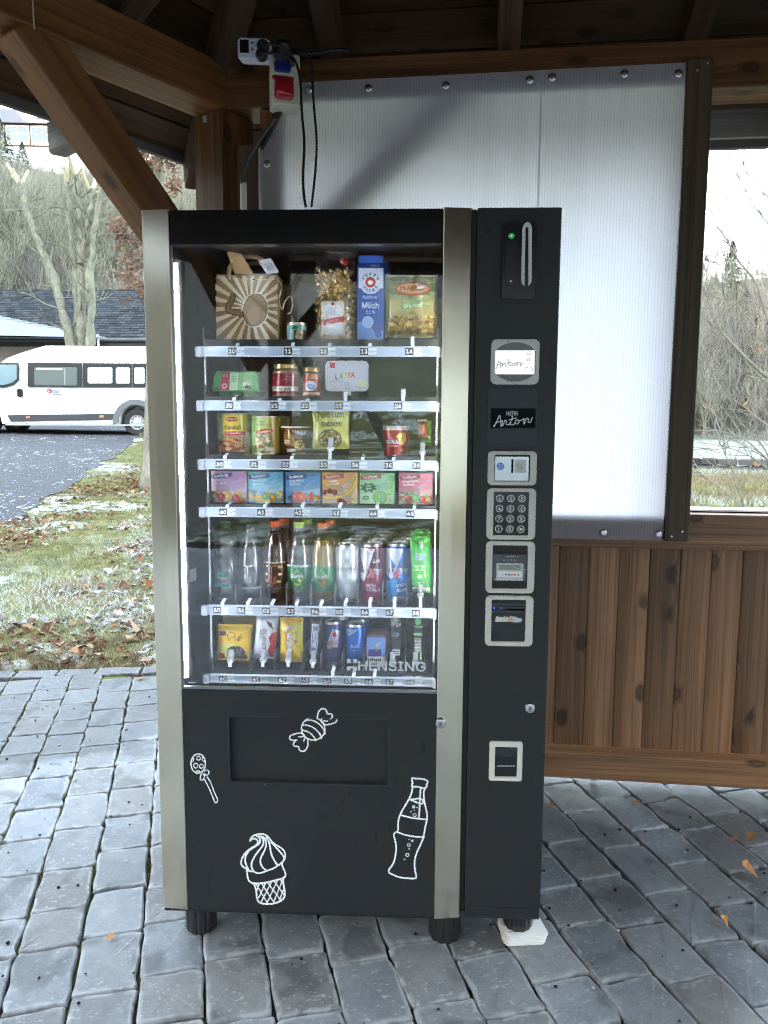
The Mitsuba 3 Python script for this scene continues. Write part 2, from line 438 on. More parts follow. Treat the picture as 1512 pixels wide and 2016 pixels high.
stones = []
for col in range(-46, 48):
    c0 = -0.0555 + 0.1535 * col + 0.0765
    l = -6.6 + rng.uniform(0, 0.2)
    while l < 4.2:
        Ls = rng.choice([0.16, 0.205, 0.215, 0.24], p=[0.15, 0.35, 0.35, 0.15])
        c = PC * c0 + PL * (l + Ls / 2)
        l += Ls
        hl = Ls / 2 - 0.0022
        e = edge_q(*c)
        if e > -0.14 or c[1] < -6.3 or abs(c[0]) > 7.7 or np.hypot(c[0], c[1]) > 6.3:
            continue
        far = c[1] > 1.3 and c[0] > 1.0 and False
        stones.append((np.linalg.norm(c - CAM[:2]), c, 0.0742, hl))
# the border course along the grass
ed = np.array([1, 0.168]); ed /= np.linalg.norm(ed)
x = -6.0
while x < 6:
    Ls = rng.uniform(0.2, 0.26)
    c = np.array([-0.8, 2.226]) + ed * (x + Ls / 2) + np.array([-ed[1], ed[0]]) * -0.068
    x += Ls
    stones.append((np.linalg.norm(c - CAM[:2]) , c, Ls / 2 - 0.005, 0.055))
def seen(c):
    d = np.array([c[0], c[1], 0]) - CAM
    zc = d @ fwd
    if zc < 0.2: return False
    u, v_ = 756 + 1515 * (d @ rgt) / zc, 1008 - 1515 * (d @ up) / zc
    hid = 330 < u < 1060 and v_ < 1780 or (u > 1060 and v_ < 1525)
    return -60 < u < 1570 and v_ < 2090 and not hid
vis = sorted([q for q in stones if seen(q[1])], key=lambda q: q[0])
ids = {id(q) for q in vis[:298]}
rest_v, rest_f, rest_uv, nn = [], [], [], 0
for q in stones:
    tone = rng.beta(2, 2)
    if abs(q[3] - 0.055) < 1e-9:
        sv = PC, PL
        PC, PL = ed, np.array([-ed[1], ed[0]])
    w, f, uv = paver(*q[1], q[2], q[3], tone)
    if abs(q[3] - 0.055) < 1e-9:
        PC, PL = sv
    if id(q) in ids:
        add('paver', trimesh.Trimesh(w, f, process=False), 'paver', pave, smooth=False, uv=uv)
    else:
        rest_v.append(w); rest_f.append(f + nn); rest_uv.append(uv); nn += len(w)
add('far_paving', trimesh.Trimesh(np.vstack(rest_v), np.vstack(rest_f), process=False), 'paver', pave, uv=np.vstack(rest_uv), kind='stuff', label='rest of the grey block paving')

# ---------------------------------------------------------------- the hexagonal timber pavilion
TH = math.radians(-4.35)
WU, WN = np.array([math.cos(TH), math.sin(TH), 0]), np.array([math.sin(TH), -math.cos(TH), 0])
WA = np.array([1.125, 0.868, 0])
def W(s_, z, o=0.0):
    return WA + WU * s_ + WN * o + np.array([0, 0, z])
Z = np.array([0, 0, 1.0])
pav = thing('pavilion', 'open hexagonal brown timber pavilion sheltering the vending machine', 'pavilion')
SIDE = 2.55
K = [np.array([-0.037, 0.9965, 0])]
ang = TH
dirs = []
for i in range(6):
    d = np.array([math.cos(ang), math.sin(ang), 0])
    dirs.append(d)
    K.append(K[-1] + d * SIDE)
    ang -= math.radians(60)
K = K[:6]
CEN = np.mean(K, axis=0)
# header beams on top of the posts (inner faces on the hexagon)
for i in range(6):
    a, b, d = K[i], K[(i + 1) % 6], dirs[i]
    nin = np.array([d[1], -d[0], 0])
    o = -nin * 0.075
    beam(a + o + Z * 2.505 - d * 0.06, b + o + Z * 2.505 + d * 0.06, 0.15, 0.15, nin, 'wood_beam', 'header_beam', pav)
# posts
for i in range(6):
    d0, d1 = dirs[i - 1], dirs[i]
    nin = np.array([d0[1], -d0[0], 0])
    k = K[i]
    c = k - nin * 0.0752 - d0 * 0.0755
    if i == 0:
        c = np.array([-0.048, 0.98, 0]) - nin * 0.075 + dirs[5] * 0.075
    board(c + Z * 1.214, (1.214, 0.075, 0.0748), Z, nin, 'wood_beam', 'post', pav)
# the second post of the back corner, behind the white panel
board(W(-1.0, 1.68, -0.125), (0.747, 0.05, 0.075), Z, WU, 'wood_beam', 'post', pav)
# knee braces
def knee(p_post, p_head, nin, w, m='wood_beam', **k):
    beam(p_post, p_head, 0.11, w, nin, m, 'knee_brace', pav, **k)
for i in range(6):
    d = dirs[i]; nin = np.array([d[1], -d[0], 0])
    for end in (0, 1):
        if i == 0:
            continue
        base, dd = (K[i], d) if end == 0 else (K[(i + 1) % 6], -d)
        off = -nin * 0.065
        if i == 5 and end == 1:
            e = np.array([-0.048, 0.98, 0])
            p, q = e + dd * -0.03 + Z * 1.70, e + dd * 0.69 + Z * 2.452
            knee(p + off - dd * .04, q + off, nin, 0.13, label='warm brown knee brace rising to the left header')
        elif i == 1 and end == 0:
            knee(base + dd * 0.02 + off + Z * 1.7, base + dd * 0.66 + off + Z * 2.44, nin, 0.12)
        else:
            knee(base + dd * 0.02 + off + Z * 1.7, base + dd * 0.66 + off + Z * 2.44, nin, 0.12)
# back wall braces (one behind the panel)
for p, q in ((W(-1.01, 1.86, -0.125), W(-0.30, 2.47, -0.125)), (W(1.46, 1.72, -0.13), W(0.75, 2.47, -0.13))):
    beam(p, q, 0.07, 0.115, WN, 'wood_beam', 'knee_brace', pav)
# back wall: rails, planks, trim boards
beam(W(-1.05, 0.967, -0.115), W(1.5, 0.967, -0.115), 0.15, 0.124, WN, 'wood_plank', 'sill_rail', pav)
beam(W(-1.05, 0.109, -0.08), W(1.5, 0.109, -0.08), 0.16, 0.098, WN, 'wood_plank', 'bottom_rail', pav)
s_ = -1.13
while s_ < 1.5:
    w = 0.1055
    c = W(s_ + w / 2, 0.532, -0.083)
    hw_ = w / 2 - 0.0006
    hwv = rng.uniform(0.5, 1.2)
    sec = [(-hw_, -0.012), (hw_, -0.012), (hw_, 0.0062), (hw_ - 0.0022, 0.008), (0.006, 0.008 + 0.006 * hwv), (-0.006, 0.008 + 0.006 * hwv), (-hw_ + 0.0022, 0.008), (-hw_, 0.0062)]
    m = trimesh.creation.extrude_polygon(Polygon(sec), 0.748, engine='earcut')
    v = np.asarray(m.vertices); kk_ = rng.integers(0, 60, 2) * 10.0
    uv = np.stack([v[:, 2] + 5 + kk_[0], v[:, 0] + 5 + kk_[1]], 1)
    m.apply_translation([0, 0, -0.374]); m.apply_transform(frame(c, WU, WN, Z))
    m.faces = m.faces[:, ::-1]
    add('wall_plank', m, 'wood_plank', pav, uv=uv)
    s_ += w
board(W(0.42, 1.725, -0.029), (0.788, 0.041, 0.011), Z, WU, 'wood_dark', 'trim_board', pav, label='dark upright trim board right of the white panel')
board(W(0.42, 1.725, -0.086), (0.703, 0.036, 0.045), Z, WU, 'wood_beam', 'post', pav)
board(W(-1.09, 1.55, -0.03), (0.75, 0.035, 0.012), Z, WU, 'wood_dark', 'trim_board', pav)
# metal sill flashing outside
beam(W(0.47, 1.036, -0.16), W(1.5, 1.036, -0.16), 0.09, 0.006, WN, 'chrome', 'sill_flashing', pav, ch=0)
# corrugated twin-wall sheets
def sheetpanel(poly, o, thick, name):
    P = Polygon(poly).buffer(0)
    v, f = trimesh.creation.triangulate_polygon(P, engine='earcut')
    w3 = np.array([W(a, b, o) for a, b in v])
    uv = np.stack([v[:, 0] / 0.0104, v[:, 1]], 1)
    return add(name, tm(w3, f), 'twinwall', pav, uv=uv, label='white translucent ribbed plastic sheet')
pa = sheetpanel([(-1.052, 0.937), (-0.0795, 0.937), (-0.0795, 2.503), (-0.90, 2.5), (-1.052, 2.29)], -0.028, 0.01, 'wall_panel')
pb = sheetpanel([(-0.088, 0.937), (0.377, 0.937), (0.377, 2.505), (-0.088, 2.503)], -0.0272, 0.01, 'wall_panel')
tag(pb, 'white translucent ribbed plastic sheet beside the trim board')
# dome-headed screws with washers
def screw(pos, nrm, r, parent, name='screw', bs='chrome'):
    m = lathe([(0, 0.0065), (0.35 * r, 0.006), (0.4 * r, 0.0045), (0.62 * r, 0.0045), (0.72 * r, 0.003), (r, 0.0016), (r, -0.001)], 14)
    z = np.asarray(nrm, float); x = np.cross(Z, z); x /= np.linalg.norm(x)
    m.apply_transform(frame(pos, x, np.cross(z, x), z))
    add(name, m, bs, parent, smooth=50)
for s_, z_ in ((-0.869, 2.475), (-0.662, 2.471), (-0.4, 2.468), (-0.122, 2.474), (-1.02, 2.236)):
    screw(W(s_, z_, -0.026), WN, 0.0125, pa)
for s_, z_ in ((-0.049, 2.478), (0.183, 2.479), (0.354, 2.472), (0.173, 0.961), (0.36, 0.96)):
    screw(W(s_, z_, -0.0255), WN, 0.0125, pb)
for s_, z_ in ((0.402, 0.954), (0.437, 0.972), (0.41, 2.475), (0.44, 2.495)):
    screw(W(s_, z_, -0.0165), WN, 0.005, pav)
# roof: hip rafters, jack rafters, boards, covering
PIT = math.radians(23)
AP = SIDE * math.sqrt(3) / 2
HZ = 2.58
apex = CEN + Z * (HZ + AP * math.tan(PIT))
for i in range(6):
    k = K[i] - CEN
    e = CEN + k * 1.26 + Z * (HZ - AP * 0.26 * math.tan(PIT) + 0.05)
    t = np.array([-k[1], k[0], 0])
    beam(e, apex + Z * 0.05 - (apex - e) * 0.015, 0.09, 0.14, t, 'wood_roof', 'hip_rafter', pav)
    d = dirs[i]; nin = np.array([d[1], -d[0], 0])
    m = (K[i] + K[(i + 1) % 6]) / 2
    sl = nin * math.cos(PIT) + Z * math.sin(PIT)
    for off in (-0.90, -0.30, 0.30, 0.90):
        L = (SIDE / 2 - abs(off)) * math.tan(math.radians(60)) - 0.05
        p0 = m + d * off - nin * 0.13 + Z * (HZ - 0.13 * math.tan(PIT) + 0.06)
        p1 = m + d * off + nin * L + Z * (HZ + L * math.tan(PIT) + 0.06)
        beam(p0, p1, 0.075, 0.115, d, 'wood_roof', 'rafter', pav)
    nrow = 0
    a = -0.60
    bw = 0.165
    up_ = np.cross(d, sl); up_ = up_ if up_[2] > 0 else -up_
    while a < AP - 0.1:
        mid = a + bw / 2 * math.cos(PIT)
        half = (AP - mid) / AP * SIDE / 2
        c = m + nin * mid + Z * (HZ + mid * math.tan(PIT) + 0.136)
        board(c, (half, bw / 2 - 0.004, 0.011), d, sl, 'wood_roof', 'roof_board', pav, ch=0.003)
        a += bw * math.cos(PIT)
    # fascia along the eave
    c = m - nin * 0.585 + Z * (HZ - 0.585 * math.tan(PIT) + 0.123)
    board(c, ((AP + 0.585) / AP * SIDE / 2, 0.032, 0.012), d, Z, 'wood_old', 'fascia', pav)
    tri = [K[i] - CEN, K[(i + 1) % 6] - CEN]
    q = [CEN + t_ * 1.29 + Z * (HZ - AP * 0.29 * math.tan(PIT) + 0.165) for t_ in tri]
    add('roof_covering', tm([q[0], q[1], apex + Z * 0.165], [[0, 1, 2]]), 'matte', pav, color=(0.05, 0.052, 0.055))

# ---------------------------------------------------------------- the vending machine
BLACK, ANTH = (0.012, 0.012, 0.013), (0.026, 0.030, 0.035)
WHITE, SILVER = (0.78, 0.78, 0.80), (0.60, 0.58, 0.55)
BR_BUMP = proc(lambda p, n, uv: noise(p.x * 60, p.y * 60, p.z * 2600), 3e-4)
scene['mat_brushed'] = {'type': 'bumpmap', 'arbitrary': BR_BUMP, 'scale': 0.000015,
                        'bsdf': {'type': 'principled', 'base_color': {'type': 'rgb', 'value': [0.76, 0.69, 0.54]}, 'metallic': 1.0, 'roughness': 0.17, 'anisotropic': 0.5}}  # gold mirrored from the surroundings is partly put into this metal colour
def coat_fn(p, n, uv):
    m = smoothstep(0.86, 0.92, noise(p.x * 60, p.y * 60, p.z * 45)) * smoothstep(0.55, 0.7, fbm(p.x * 4, p.y * 4, p.z * 4, 3))
    return mix((0.0165, 0.0180, 0.0200), (0.006, 0.006, 0.006), m * 0.8)
def coat_rough(p, n, uv):
    return 0.40 + 0.16 * (fbm(p.x * 9, p.y * 9, p.z * 5, 3) - 0.5)
scene['mat_coat'] = {'type': 'bumpmap', 'arbitrary': proc(lambda p, n, uv: noise(p.x * 900, p.y * 900, p.z * 900), 5e-4), 'scale': 0.00012,
                     'bsdf': {'type': 'principled', 'base_color': proc(coat_fn), 'roughness': proc(coat_rough), 'specular': 0.4}}
vm = thing('vending_machine', 'tall dark grey snack and drinks vending machine with lit glass front', 'vending machine')
W_, ZT, ZB = 0.965, 1.83, 0.095
GX0, GX1, GZ0, GZ1 = 0.065, 0.700, 0.690, 1.752
# cabinet: shell round the open product bay
cab = [bx(0.001, 0.02, 0.012, 0.83, ZB, ZT, 0.002), bx(0.02, W_ - .003, 0.80, 0.83, ZB, ZT - .001), bx(0.02, W_ - .003, 0.03, 0.80, ZT - 0.03, ZT - .001), bx(0.945, W_ - .001, 0.03, 0.80, ZB, ZT - .031),
       bx(0.02, 0.945, 0.03, 0.80, ZB, ZB + 0.02)]
add('cabinet', cat_(cab), 'coat', vm)
inner = [bx(0.021, 0.040, 0.03, 0.62, 0.55, 1.79), bx(0.722, 0.74, 0.03, 0.62, 0.55, 1.79), bx(0.04, 0.722, 0.60, 0.62, 0.55, 1.79), bx(0.04, 0.722, 0.03, 0.60, 1.77, 1.79), bx(0.04, 0.722, 0.03, 0.60, 0.55, 0.57)]
add('product_bay', cat_(inner), 'paint', vm, color=(0.007, 0.0075, 0.009), label='dark inner lining of the product bay')
# brushed trim strips, each bent back a little at its outer side
def strip(x0, x1, z0, z1, y0, y1, notch=None):
    """a folded sheet: front face from (x0,y0) to (x1,y1)"""
    t = 0.0012
    prof = [(x0, 0.02), (x0, y0 + 0.0012), (x0 + 0.0012, y0), (x1 - 0.0012, y1), (x1, y1 + 0.0012), (x1, 0.02)]
    P = Polygon(prof)
    m = trimesh.creation.extrude_polygon(P, z1 - z0, engine='earcut')
    m.apply_translation([0, 0, z0])
    return m
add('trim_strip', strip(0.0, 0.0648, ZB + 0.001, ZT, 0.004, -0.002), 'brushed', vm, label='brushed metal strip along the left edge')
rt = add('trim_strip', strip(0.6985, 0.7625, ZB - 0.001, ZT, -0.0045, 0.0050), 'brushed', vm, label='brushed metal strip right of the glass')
add('header_panel', bx(0.0655, 0.6980, 0.002, 0.03, GZ1, ZT - 0.001, 0.001), 'gloss', vm, color=(0.008, 0.008, 0.009), label='black panel above the glass')
add('seam', bx(0.7635, 0.7745, 0.010, 0.03, ZB + .02, ZT - 0.002), 'paint', vm, color=(0.004, 0.004, 0.004), label='dark gap beside the payment column')
door = add('glass_door', tm([[GX0, 0.006, GZ0], [GX1 - .001, 0.006, GZ0], [GX1 - .001, 0.006, GZ1], [GX0, 0.006, GZ1]], [[0, 1, 2, 3]]), 'pane', vm)
add('inner_pane', tm([[GX0 + .002, 0.021, GZ0], [GX1 - .003, 0.021, GZ0], [GX1 - .003, 0.021, GZ1], [GX0 + .002, 0.021, GZ1]], [[0, 1, 2, 3]]), 'pane', door)
for x0, x1, z0, z1 in ((GX0, GX0 + 0.004, GZ0, GZ1), (GX0, 0.698, GZ0 - 0.005, GZ0)):
    add('edge_profile', bx(x0, x1, -0.001 if z1 < 1 else 0.0075, 0.012, z0, z1, 0.0006), 'metal', door, color=(0.30, 0.31, 0.33))
# lamps of the product bay: a tube each side behind the door
def lamp(x, label):
    b = add('light_strip', bx(x - 0.008, x + 0.008, 0.050, 0.060, GZ0 + 0.006, GZ1 - 0.03), 'paint', vm, color=(0.5, 0.5, 0.52), label=label)
    m = bx(x - 0.0026, x + 0.0026, 0.042, 0.049, GZ0 + 0.008, GZ1 - 0.05)
    add('light_tube', m, 'paint', b, color=(0.8, 0.8, 0.8), emitter={'type': 'area', 'radiance': {'type': 'rgb', 'value': [LED * 0.86, LED * 0.95, LED * 1.06]}})
LED = 0.85
lamp(0.0590, 'white light strip inside the left of the glass')
lamp(0.7085, 'white light strip inside the right of the glass')
# lower door panel with the delivery flap
LZ = GZ0 - 0.006
fl = (0.178, 0.4417, 0.5838, 0.6192)
panel = sbox(0.0655, ZB + 0.003, 0.6980, LZ).difference(rounded(fl[0], fl[1], fl[2], fl[3], 0.012)).difference(Point(*(0.7072, 0.612)).buffer(0.0142))
lp = add('lower_panel', extr(panel, 0.0, 0.02), 'coat', vm)
rim = rounded(fl[0], fl[1], fl[2], fl[3], 0.012)
add('flap_rim', extr(rim.difference(rim.buffer(-0.004)), -0.0015, 0.03), 'gloss', lp, color=(0.022, 0.024, 0.027))
m = extr(rim.buffer(-0.0045), 0.016, 0.02)
add('delivery_flap', m, 'coat', vm, label='recessed dark delivery flap')
c = (0.2691, 0.4415)
add('indicator', lathe([(0.0001, 0.0012), (0.0016, 0.001), (0.002, 0.0)], 12).apply_transform(frame([c[0], 0, c[1]], [1, 0, 0], Z, [0, -1, 0])), 'paint', lp, color=(0.05, 0.45, 0.22), label='tiny green indicator under the flap')
add('base_rail', bx(0.001, 0.7625, 0.012, 0.10, ZB - 0.012, ZB - 0.0015), 'paint', vm, color=BLACK)
# line drawings on the lower panel
DW = 0.0034
lines = [[(0.2292, 0.2879), (0.2334, 0.2969), (0.2418, 0.3036), (0.2536, 0.3072), (0.266, 0.3066), (0.2751, 0.3013), (0.2858, 0.2873), (0.2995, 0.277), (0.3133, 0.2676), (0.3193, 0.2531), (0.3164, 0.2399), (0.3098, 0.2315), (0.2989, 0.223), (0.2848, 0.2134), (0.2733, 0.2091), (0.2614, 0.2038), (0.2443, 0.2022), (0.2351, 0.2056), (0.2273, 0.206), (0.2211, 0.2107), (0.2113, 0.217), (0.2059, 0.2267), (0.2076, 0.2382), (0.2188, 0.2566), (0.2345, 0.2701), (0.2486, 0.282), (0.2496, 0.2885), (0.2426, 0.2945), (0.2355, 0.293), (0.2292, 0.2879)],
         [(0.2474, 0.3015), (0.2535, 0.2968), (0.2558, 0.2877), (0.247, 0.2764), (0.2282, 0.2628), (0.217, 0.2435), (0.2174, 0.2271), (0.2249, 0.2102)], [(0.2535, 0.3023), (0.2627, 0.2938), (0.2641, 0.2834), (0.253, 0.2642), (0.2378, 0.2408), (0.2322, 0.2242), (0.2373, 0.2073)],
         [(0.2616, 0.3009), (0.2703, 0.2882), (0.2701, 0.2738), (0.2621, 0.2546), (0.255, 0.2348), (0.2601, 0.2185), (0.2702, 0.21)], [(0.2714, 0.298), (0.2795, 0.2813), (0.2826, 0.2585), (0.2913, 0.2365), (0.2989, 0.225)], [(0.2842, 0.2863), (0.2933, 0.2752), (0.307, 0.2593), (0.3147, 0.249), (0.3098, 0.2315)],
         [(0.2196, 0.21), (0.2215, 0.1943), (0.2274, 0.1773), (0.2392, 0.1737), (0.2673, 0.1759), (0.2953, 0.1841), (0.3194, 0.1967), (0.3173, 0.2088), (0.3114, 0.2316)],
         [(0.2361, 0.1723), (0.2435, 0.1487), (0.2525, 0.1205), (0.2665, 0.1176), (0.2821, 0.1185), (0.3009, 0.1241), (0.3134, 0.1338), (0.3147, 0.1676), (0.3147, 0.1913)]]
for l in ([(0.2429, 0.1725), (0.2727, 0.1191)], [(0.2573, 0.1743), (0.2899, 0.1204)], [(0.2729, 0.1768), (0.3071, 0.1283)], [(0.2897, 0.1816), (0.3142, 0.1444)], [(0.3053, 0.1871), (0.3144, 0.1709)],
          [(0.2517, 0.1735), (0.2445, 0.1521)], [(0.2679, 0.1753), (0.2495, 0.134)], [(0.2838, 0.1791), (0.2547, 0.1205)], [(0.2991, 0.1842), (0.2702, 0.1184)], [(0.314, 0.19), (0.2868, 0.1203)], [(0.3143, 0.1603), (0.3015, 0.1241)]):
    lines.append(l)
def decal(name, lines, w, extra=None, label=None, parent=None, y=0.0, inset=None, smooth_=True, col=(0.80, 0.82, 0.86)):
    out = []
    for l in lines:
        l = np.array(l)
        if len(l) > 3 and smooth_:
            l = smoothline(l, len(l) * 5)
        out.append(l)
    g = stroke(out, w)
    if extra is not None:
        g = unary_union([g, extra])
    g = g.simplify(0.0002)
    m = extr(g, y - 0.0005, y) if inset is None else cat_([extr(g.intersection(inset), 0.0155, 0.016), extr(g.difference(inset), -0.002, 0.0)])
    add(name, m, 'paint', parent or lp, color=col, label=label)
decal('ice_cream_drawing', lines[:8], 0.0042, stroke(lines[8:], 0.003))
wing = [(0.3689, 0.5626), (0.3574, 0.5696), (0.3429, 0.5667), (0.3307, 0.558), (0.3331, 0.5517), (0.3482, 0.5511), (0.3396, 0.5408), (0.3435, 0.5346), (0.3526, 0.5339), (0.3547, 0.5264), (0.3631, 0.5215), (0.3723, 0.5274), (0.3769, 0.5433), (0.3764, 0.5534)]
inn = [[(0.3537, 0.5601), (0.361, 0.5593), (0.3689, 0.5626)], [(0.3664, 0.5481), (0.3676, 0.5532), (0.3701, 0.5582)]]
cc = np.array([(0.3902, 0.5813)])[0]
cr = [(0.3902, 0.5813, 0.0311)][0][2]
flip = lambda l: [tuple(2 * cc - np.array(p)) for p in l]
bar = [[(0.3704, 0.6021), (0.3885, 0.6032), (0.4065, 0.5932), (0.4179, 0.5772), (0.4203, 0.5688)], [(0.3631, 0.5907), (0.3787, 0.5898), (0.3968, 0.5799), (0.4088, 0.5645), (0.4109, 0.5567)], [(0.3611, 0.5769), (0.3756, 0.5741), (0.3891, 0.564), (0.3966, 0.5507)]]
decal('candy_drawing', [wing, flip(wing)] + inn + [flip(l) for l in inn] + bar, 0.0033, Point(*cc).buffer(cr).difference(Point(*cc).buffer(cr - 0.0034)), inset=rim.buffer(-0.0045))
def ring(x, z, r, w, sx=1.0):
    return affinity.scale(Point(x, z).buffer(r).difference(Point(x, z).buffer(max(r - w, 1e-5))), sx, 1.0, origin=(x, z))
head = [(0.1016, 0.4907, 0.027)][0]
hd = affinity.rotate(affinity.scale(Point(head[0], head[1]).buffer(head[2]), 0.74, 1.0), -6)
dots = [ring(x, z, r * 1.15, 0.0024, 0.85) for x, z, r in [(0.1029, 0.5051, 0.0058), (0.0953, 0.4851, 0.0065), (0.1097, 0.4836, 0.0058), (0.085, 0.5021, 0.0068), (0.1179, 0.5029, 0.0068), (0.1001, 0.4651, 0.0068)]]
decal('lollipop_drawing', [[(0.1165, 0.4697), (0.1227, 0.4743), (0.1279, 0.4713), (0.1281, 0.4655), (0.1234, 0.4609), (0.1179, 0.4634)], [(0.1124, 0.4655), (0.106, 0.4557), (0.1077, 0.4477), (0.1114, 0.4472), (0.1158, 0.4544), (0.1185, 0.4624)],
                           [(0.116, 0.4505), (0.1307, 0.4195), (0.1424, 0.3876)], [(0.1424, 0.3876), (0.1477, 0.3903), (0.1487, 0.3958), (0.1438, 0.4086), (0.1342, 0.4356), (0.1233, 0.4561)], [(0.1142, 0.4639), (0.1162, 0.4592)]], 0.0026,
      unary_union([hd.difference(hd.buffer(-0.003))] + [d.intersection(hd) for d in dots]))
decal('bottle_drawing', [[(0.6395, 0.4661), (0.6528, 0.465), (0.6732, 0.4618), (0.6781, 0.4572), (0.6764, 0.4531), (0.6751, 0.4493), (0.6755, 0.4442), (0.672, 0.4411), (0.653, 0.4436), (0.6382, 0.4462), (0.6403, 0.4525), (0.6388, 0.4595), (0.6395, 0.4661)], [(0.6407, 0.444), (0.6387, 0.4303), (0.6305, 0.4078), (0.6166, 0.3832), (0.6097, 0.3681), (0.6052, 0.3417), (0.6018, 0.3229), (0.5969, 0.3205), (0.5977, 0.3002), (0.6007, 0.2776), (0.598, 0.2548), (0.59, 0.2318), (0.5822, 0.2148), (0.5919, 0.2083), (0.6163, 0.2003), (0.6412, 0.1992), (0.6512, 0.201), (0.6515, 0.2079), (0.6485, 0.2222), (0.6482, 0.2526), (0.6582, 0.2831), (0.6679, 0.3079), (0.6735, 0.3399), (0.6778, 0.3662), (0.6748, 0.3848), (0.6692, 0.4107), (0.6683, 0.4273), (0.6713, 0.4404)],
                         [(0.6308, 0.4104), (0.6481, 0.412), (0.6653, 0.4091), (0.6675, 0.4021), (0.6506, 0.4027), (0.6308, 0.4104)], [(0.6107, 0.3681), (0.6397, 0.3611), (0.6761, 0.358)], [(0.6029, 0.3229), (0.6224, 0.316), (0.6508, 0.3115), (0.6706, 0.3114)], [(0.6604, 0.4386), (0.6587, 0.403), (0.6574, 0.3619)]], 0.0040,
      unary_union([ring(x, z, r, 0.0018) if r > 0.0016 else Point(x, z).buffer(r) for x, z, r in [(0.6437, 0.3906, 0.0039), (0.6518, 0.3894, 0.0018), (0.6455, 0.3814, 0.0014), (0.6371, 0.3778, 0.0018), (0.6464, 0.3687, 0.0049), (0.6332, 0.3039, 0.0018), (0.6407, 0.3007, 0.0032), (0.6323, 0.2888, 0.0046), (0.6334, 0.279, 0.0018), (0.6289, 0.2622, 0.005), (0.6216, 0.2499, 0.0021)]]))
# dark scuffs
for l in ([(0.3177, 0.1842), (0.3289, 0.1927)], [(0.3786, 0.2124), (0.3842, 0.2142)], [(0.4019, 0.2344), (0.4087, 0.2362)], [(0.1231, 0.1879), (0.1244, 0.1614)]):
    add('scuff', extr(stroke([l], 0.0016), -0.0003, 0), 'matte', lp, color=(0.008, 0.008, 0.008))
# locks
def lock(x, z, parent, y=0.0):
    b = lathe([(0.0001, 0.0062), (0.0066, 0.0062), (0.0072, 0.0075), (0.0112, 0.0070), (0.0134, 0.0035), (0.0136, 0)], 28).apply_transform(frame([x, y, z], [1, 0, 0], Z, [0, -1, 0]))
    k = add('lock', b, 'chrome', parent, smooth=40)
    add('keyhole', cat_([extr(rounded(x - 0.0036, z - 0.0052, x + 0.0036, z + 0.0045, 0.001), y - 0.0068, y - 0.006)]), 'metal', k, color=(0.3, 0.3, 0.31))
    add('key_slot', extr(sbox(x - 0.0028, z - 0.0032, x + 0.0028, z - 0.0014), y - 0.0072, y - 0.0068), 'paint', k, color=(0.01, 0.01, 0.01))
lock(*(0.7072, 0.612), vm, -0.003)
# payment column
col = add('payment_column', cat_([bx(0.7755, W_, 0.0, 0.028, 0.128, ZT - 0.0005, 0.0015)]), 'coat', vm)
add('plinth', bx(0.776, W_ - .001, 0.004, 0.10, ZB, 0.1265, 0.001), 'coat', vm, label='plinth below the payment column')
lock(*(0.9246, 0.6543), col)
def bezel(b, hole, r, name, label=None, hr=0.004, d=0.009, colr=SILVER):
    x0, z0, x1, z1 = b
    o = rounded(x0, z0, x1, z1, r)
    h = rounded(*hole, hr) if isinstance(hole, (tuple, list)) else hole
    ms = []
    for i, (ins, ya, yb) in enumerate(((0.0, -d * 0.55, 0.0), (0.0009, -d * 0.78, -d * 0.55), (0.0020, -d * 0.92, -d * 0.78), (0.0034, -d, -d * 0.92))):
        ms.append(extr(o.buffer(-ins).difference(h.buffer(max(0, 0.0012 - 0.0004 * (3 - i)))), ya, yb))
    return add(name, cat_(ms), 'paint', col, color=colr, label=label)
def plate(b, y0, y1, colr, name, parent, r=0.002, mat='gloss', **k):
    return add(name, extr(rounded(*b, r), y0, y1), mat, parent, color=colr, **k)
# contactless reader
b = (0.8289, 1.6145, 0.9107, 1.7977)
rd = plate(b, -0.0015, 0.002, (0.012, 0.012, 0.012), 'card_reader', col, 0.010, 'paint', label='black card reader with a pale loop and green light')
b = (0.8323, 1.6259, 0.9072, 1.7944)
plate(b, -0.014, -0.0015, (0.014, 0.014, 0.015), 'reader_body', rd, 0.007)
b = (0.8394, 1.6565, 0.8647, 1.7522)
plate(b, -0.0175, -0.014, (0.020, 0.020, 0.022), 'reader_grip', rd, 0.003)
lp_ = [(0.8837, 1.6541), (0.8744, 1.6609), (0.8767, 1.7899), (0.8846, 1.7931), (0.8937, 1.7909), (0.8974, 1.782), (0.8973, 1.6619), (0.8929, 1.6552)]
o = Polygon([(x, z) for x, z in [(0.8754, 1.6665), (0.8747, 1.7799), (0.879, 1.7898), (0.8857, 1.7931), (0.8926, 1.7898), (0.8963, 1.7798), (0.8984, 1.6619), (0.8918, 1.653), (0.8883, 1.7821), (0.8837, 1.7832), (0.8815, 1.781), (0.8826, 1.6541), (0.8767, 1.6597)]]).buffer(0)
add('loop', extr(o, -0.0185, -0.014), 'paint', rd, color=(0.62, 0.63, 0.60))
c = (0.8521, 1.6648)
add('stud', lathe([(0.0001, 0.002), (0.0028, 0.0012), (0.003, 0)], 12).apply_transform(frame([c[0], -0.0175, c[1]], [1, 0, 0], Z, [0, -1, 0])), 'chrome', rd, smooth=True)
c = (0.8511, 1.7645)
sl = add('status_light', lathe([(0.0001, 0.0034), (0.0050, 0.0026), (0.0070, 0)], 20).apply_transform(frame([c[0], -0.0142, c[1]], [1, 0, 0], Z, [0, -1, 0])), 'paint', rd, color=(0.1, 0.7, 0.2), label='glowing green status light',  # disc made wider than the lamp to imitate its green halo
    emitter={'type': 'area', 'radiance': {'type': 'rgb', 'value': [0.0008, 0.0130, 0.0022]}})
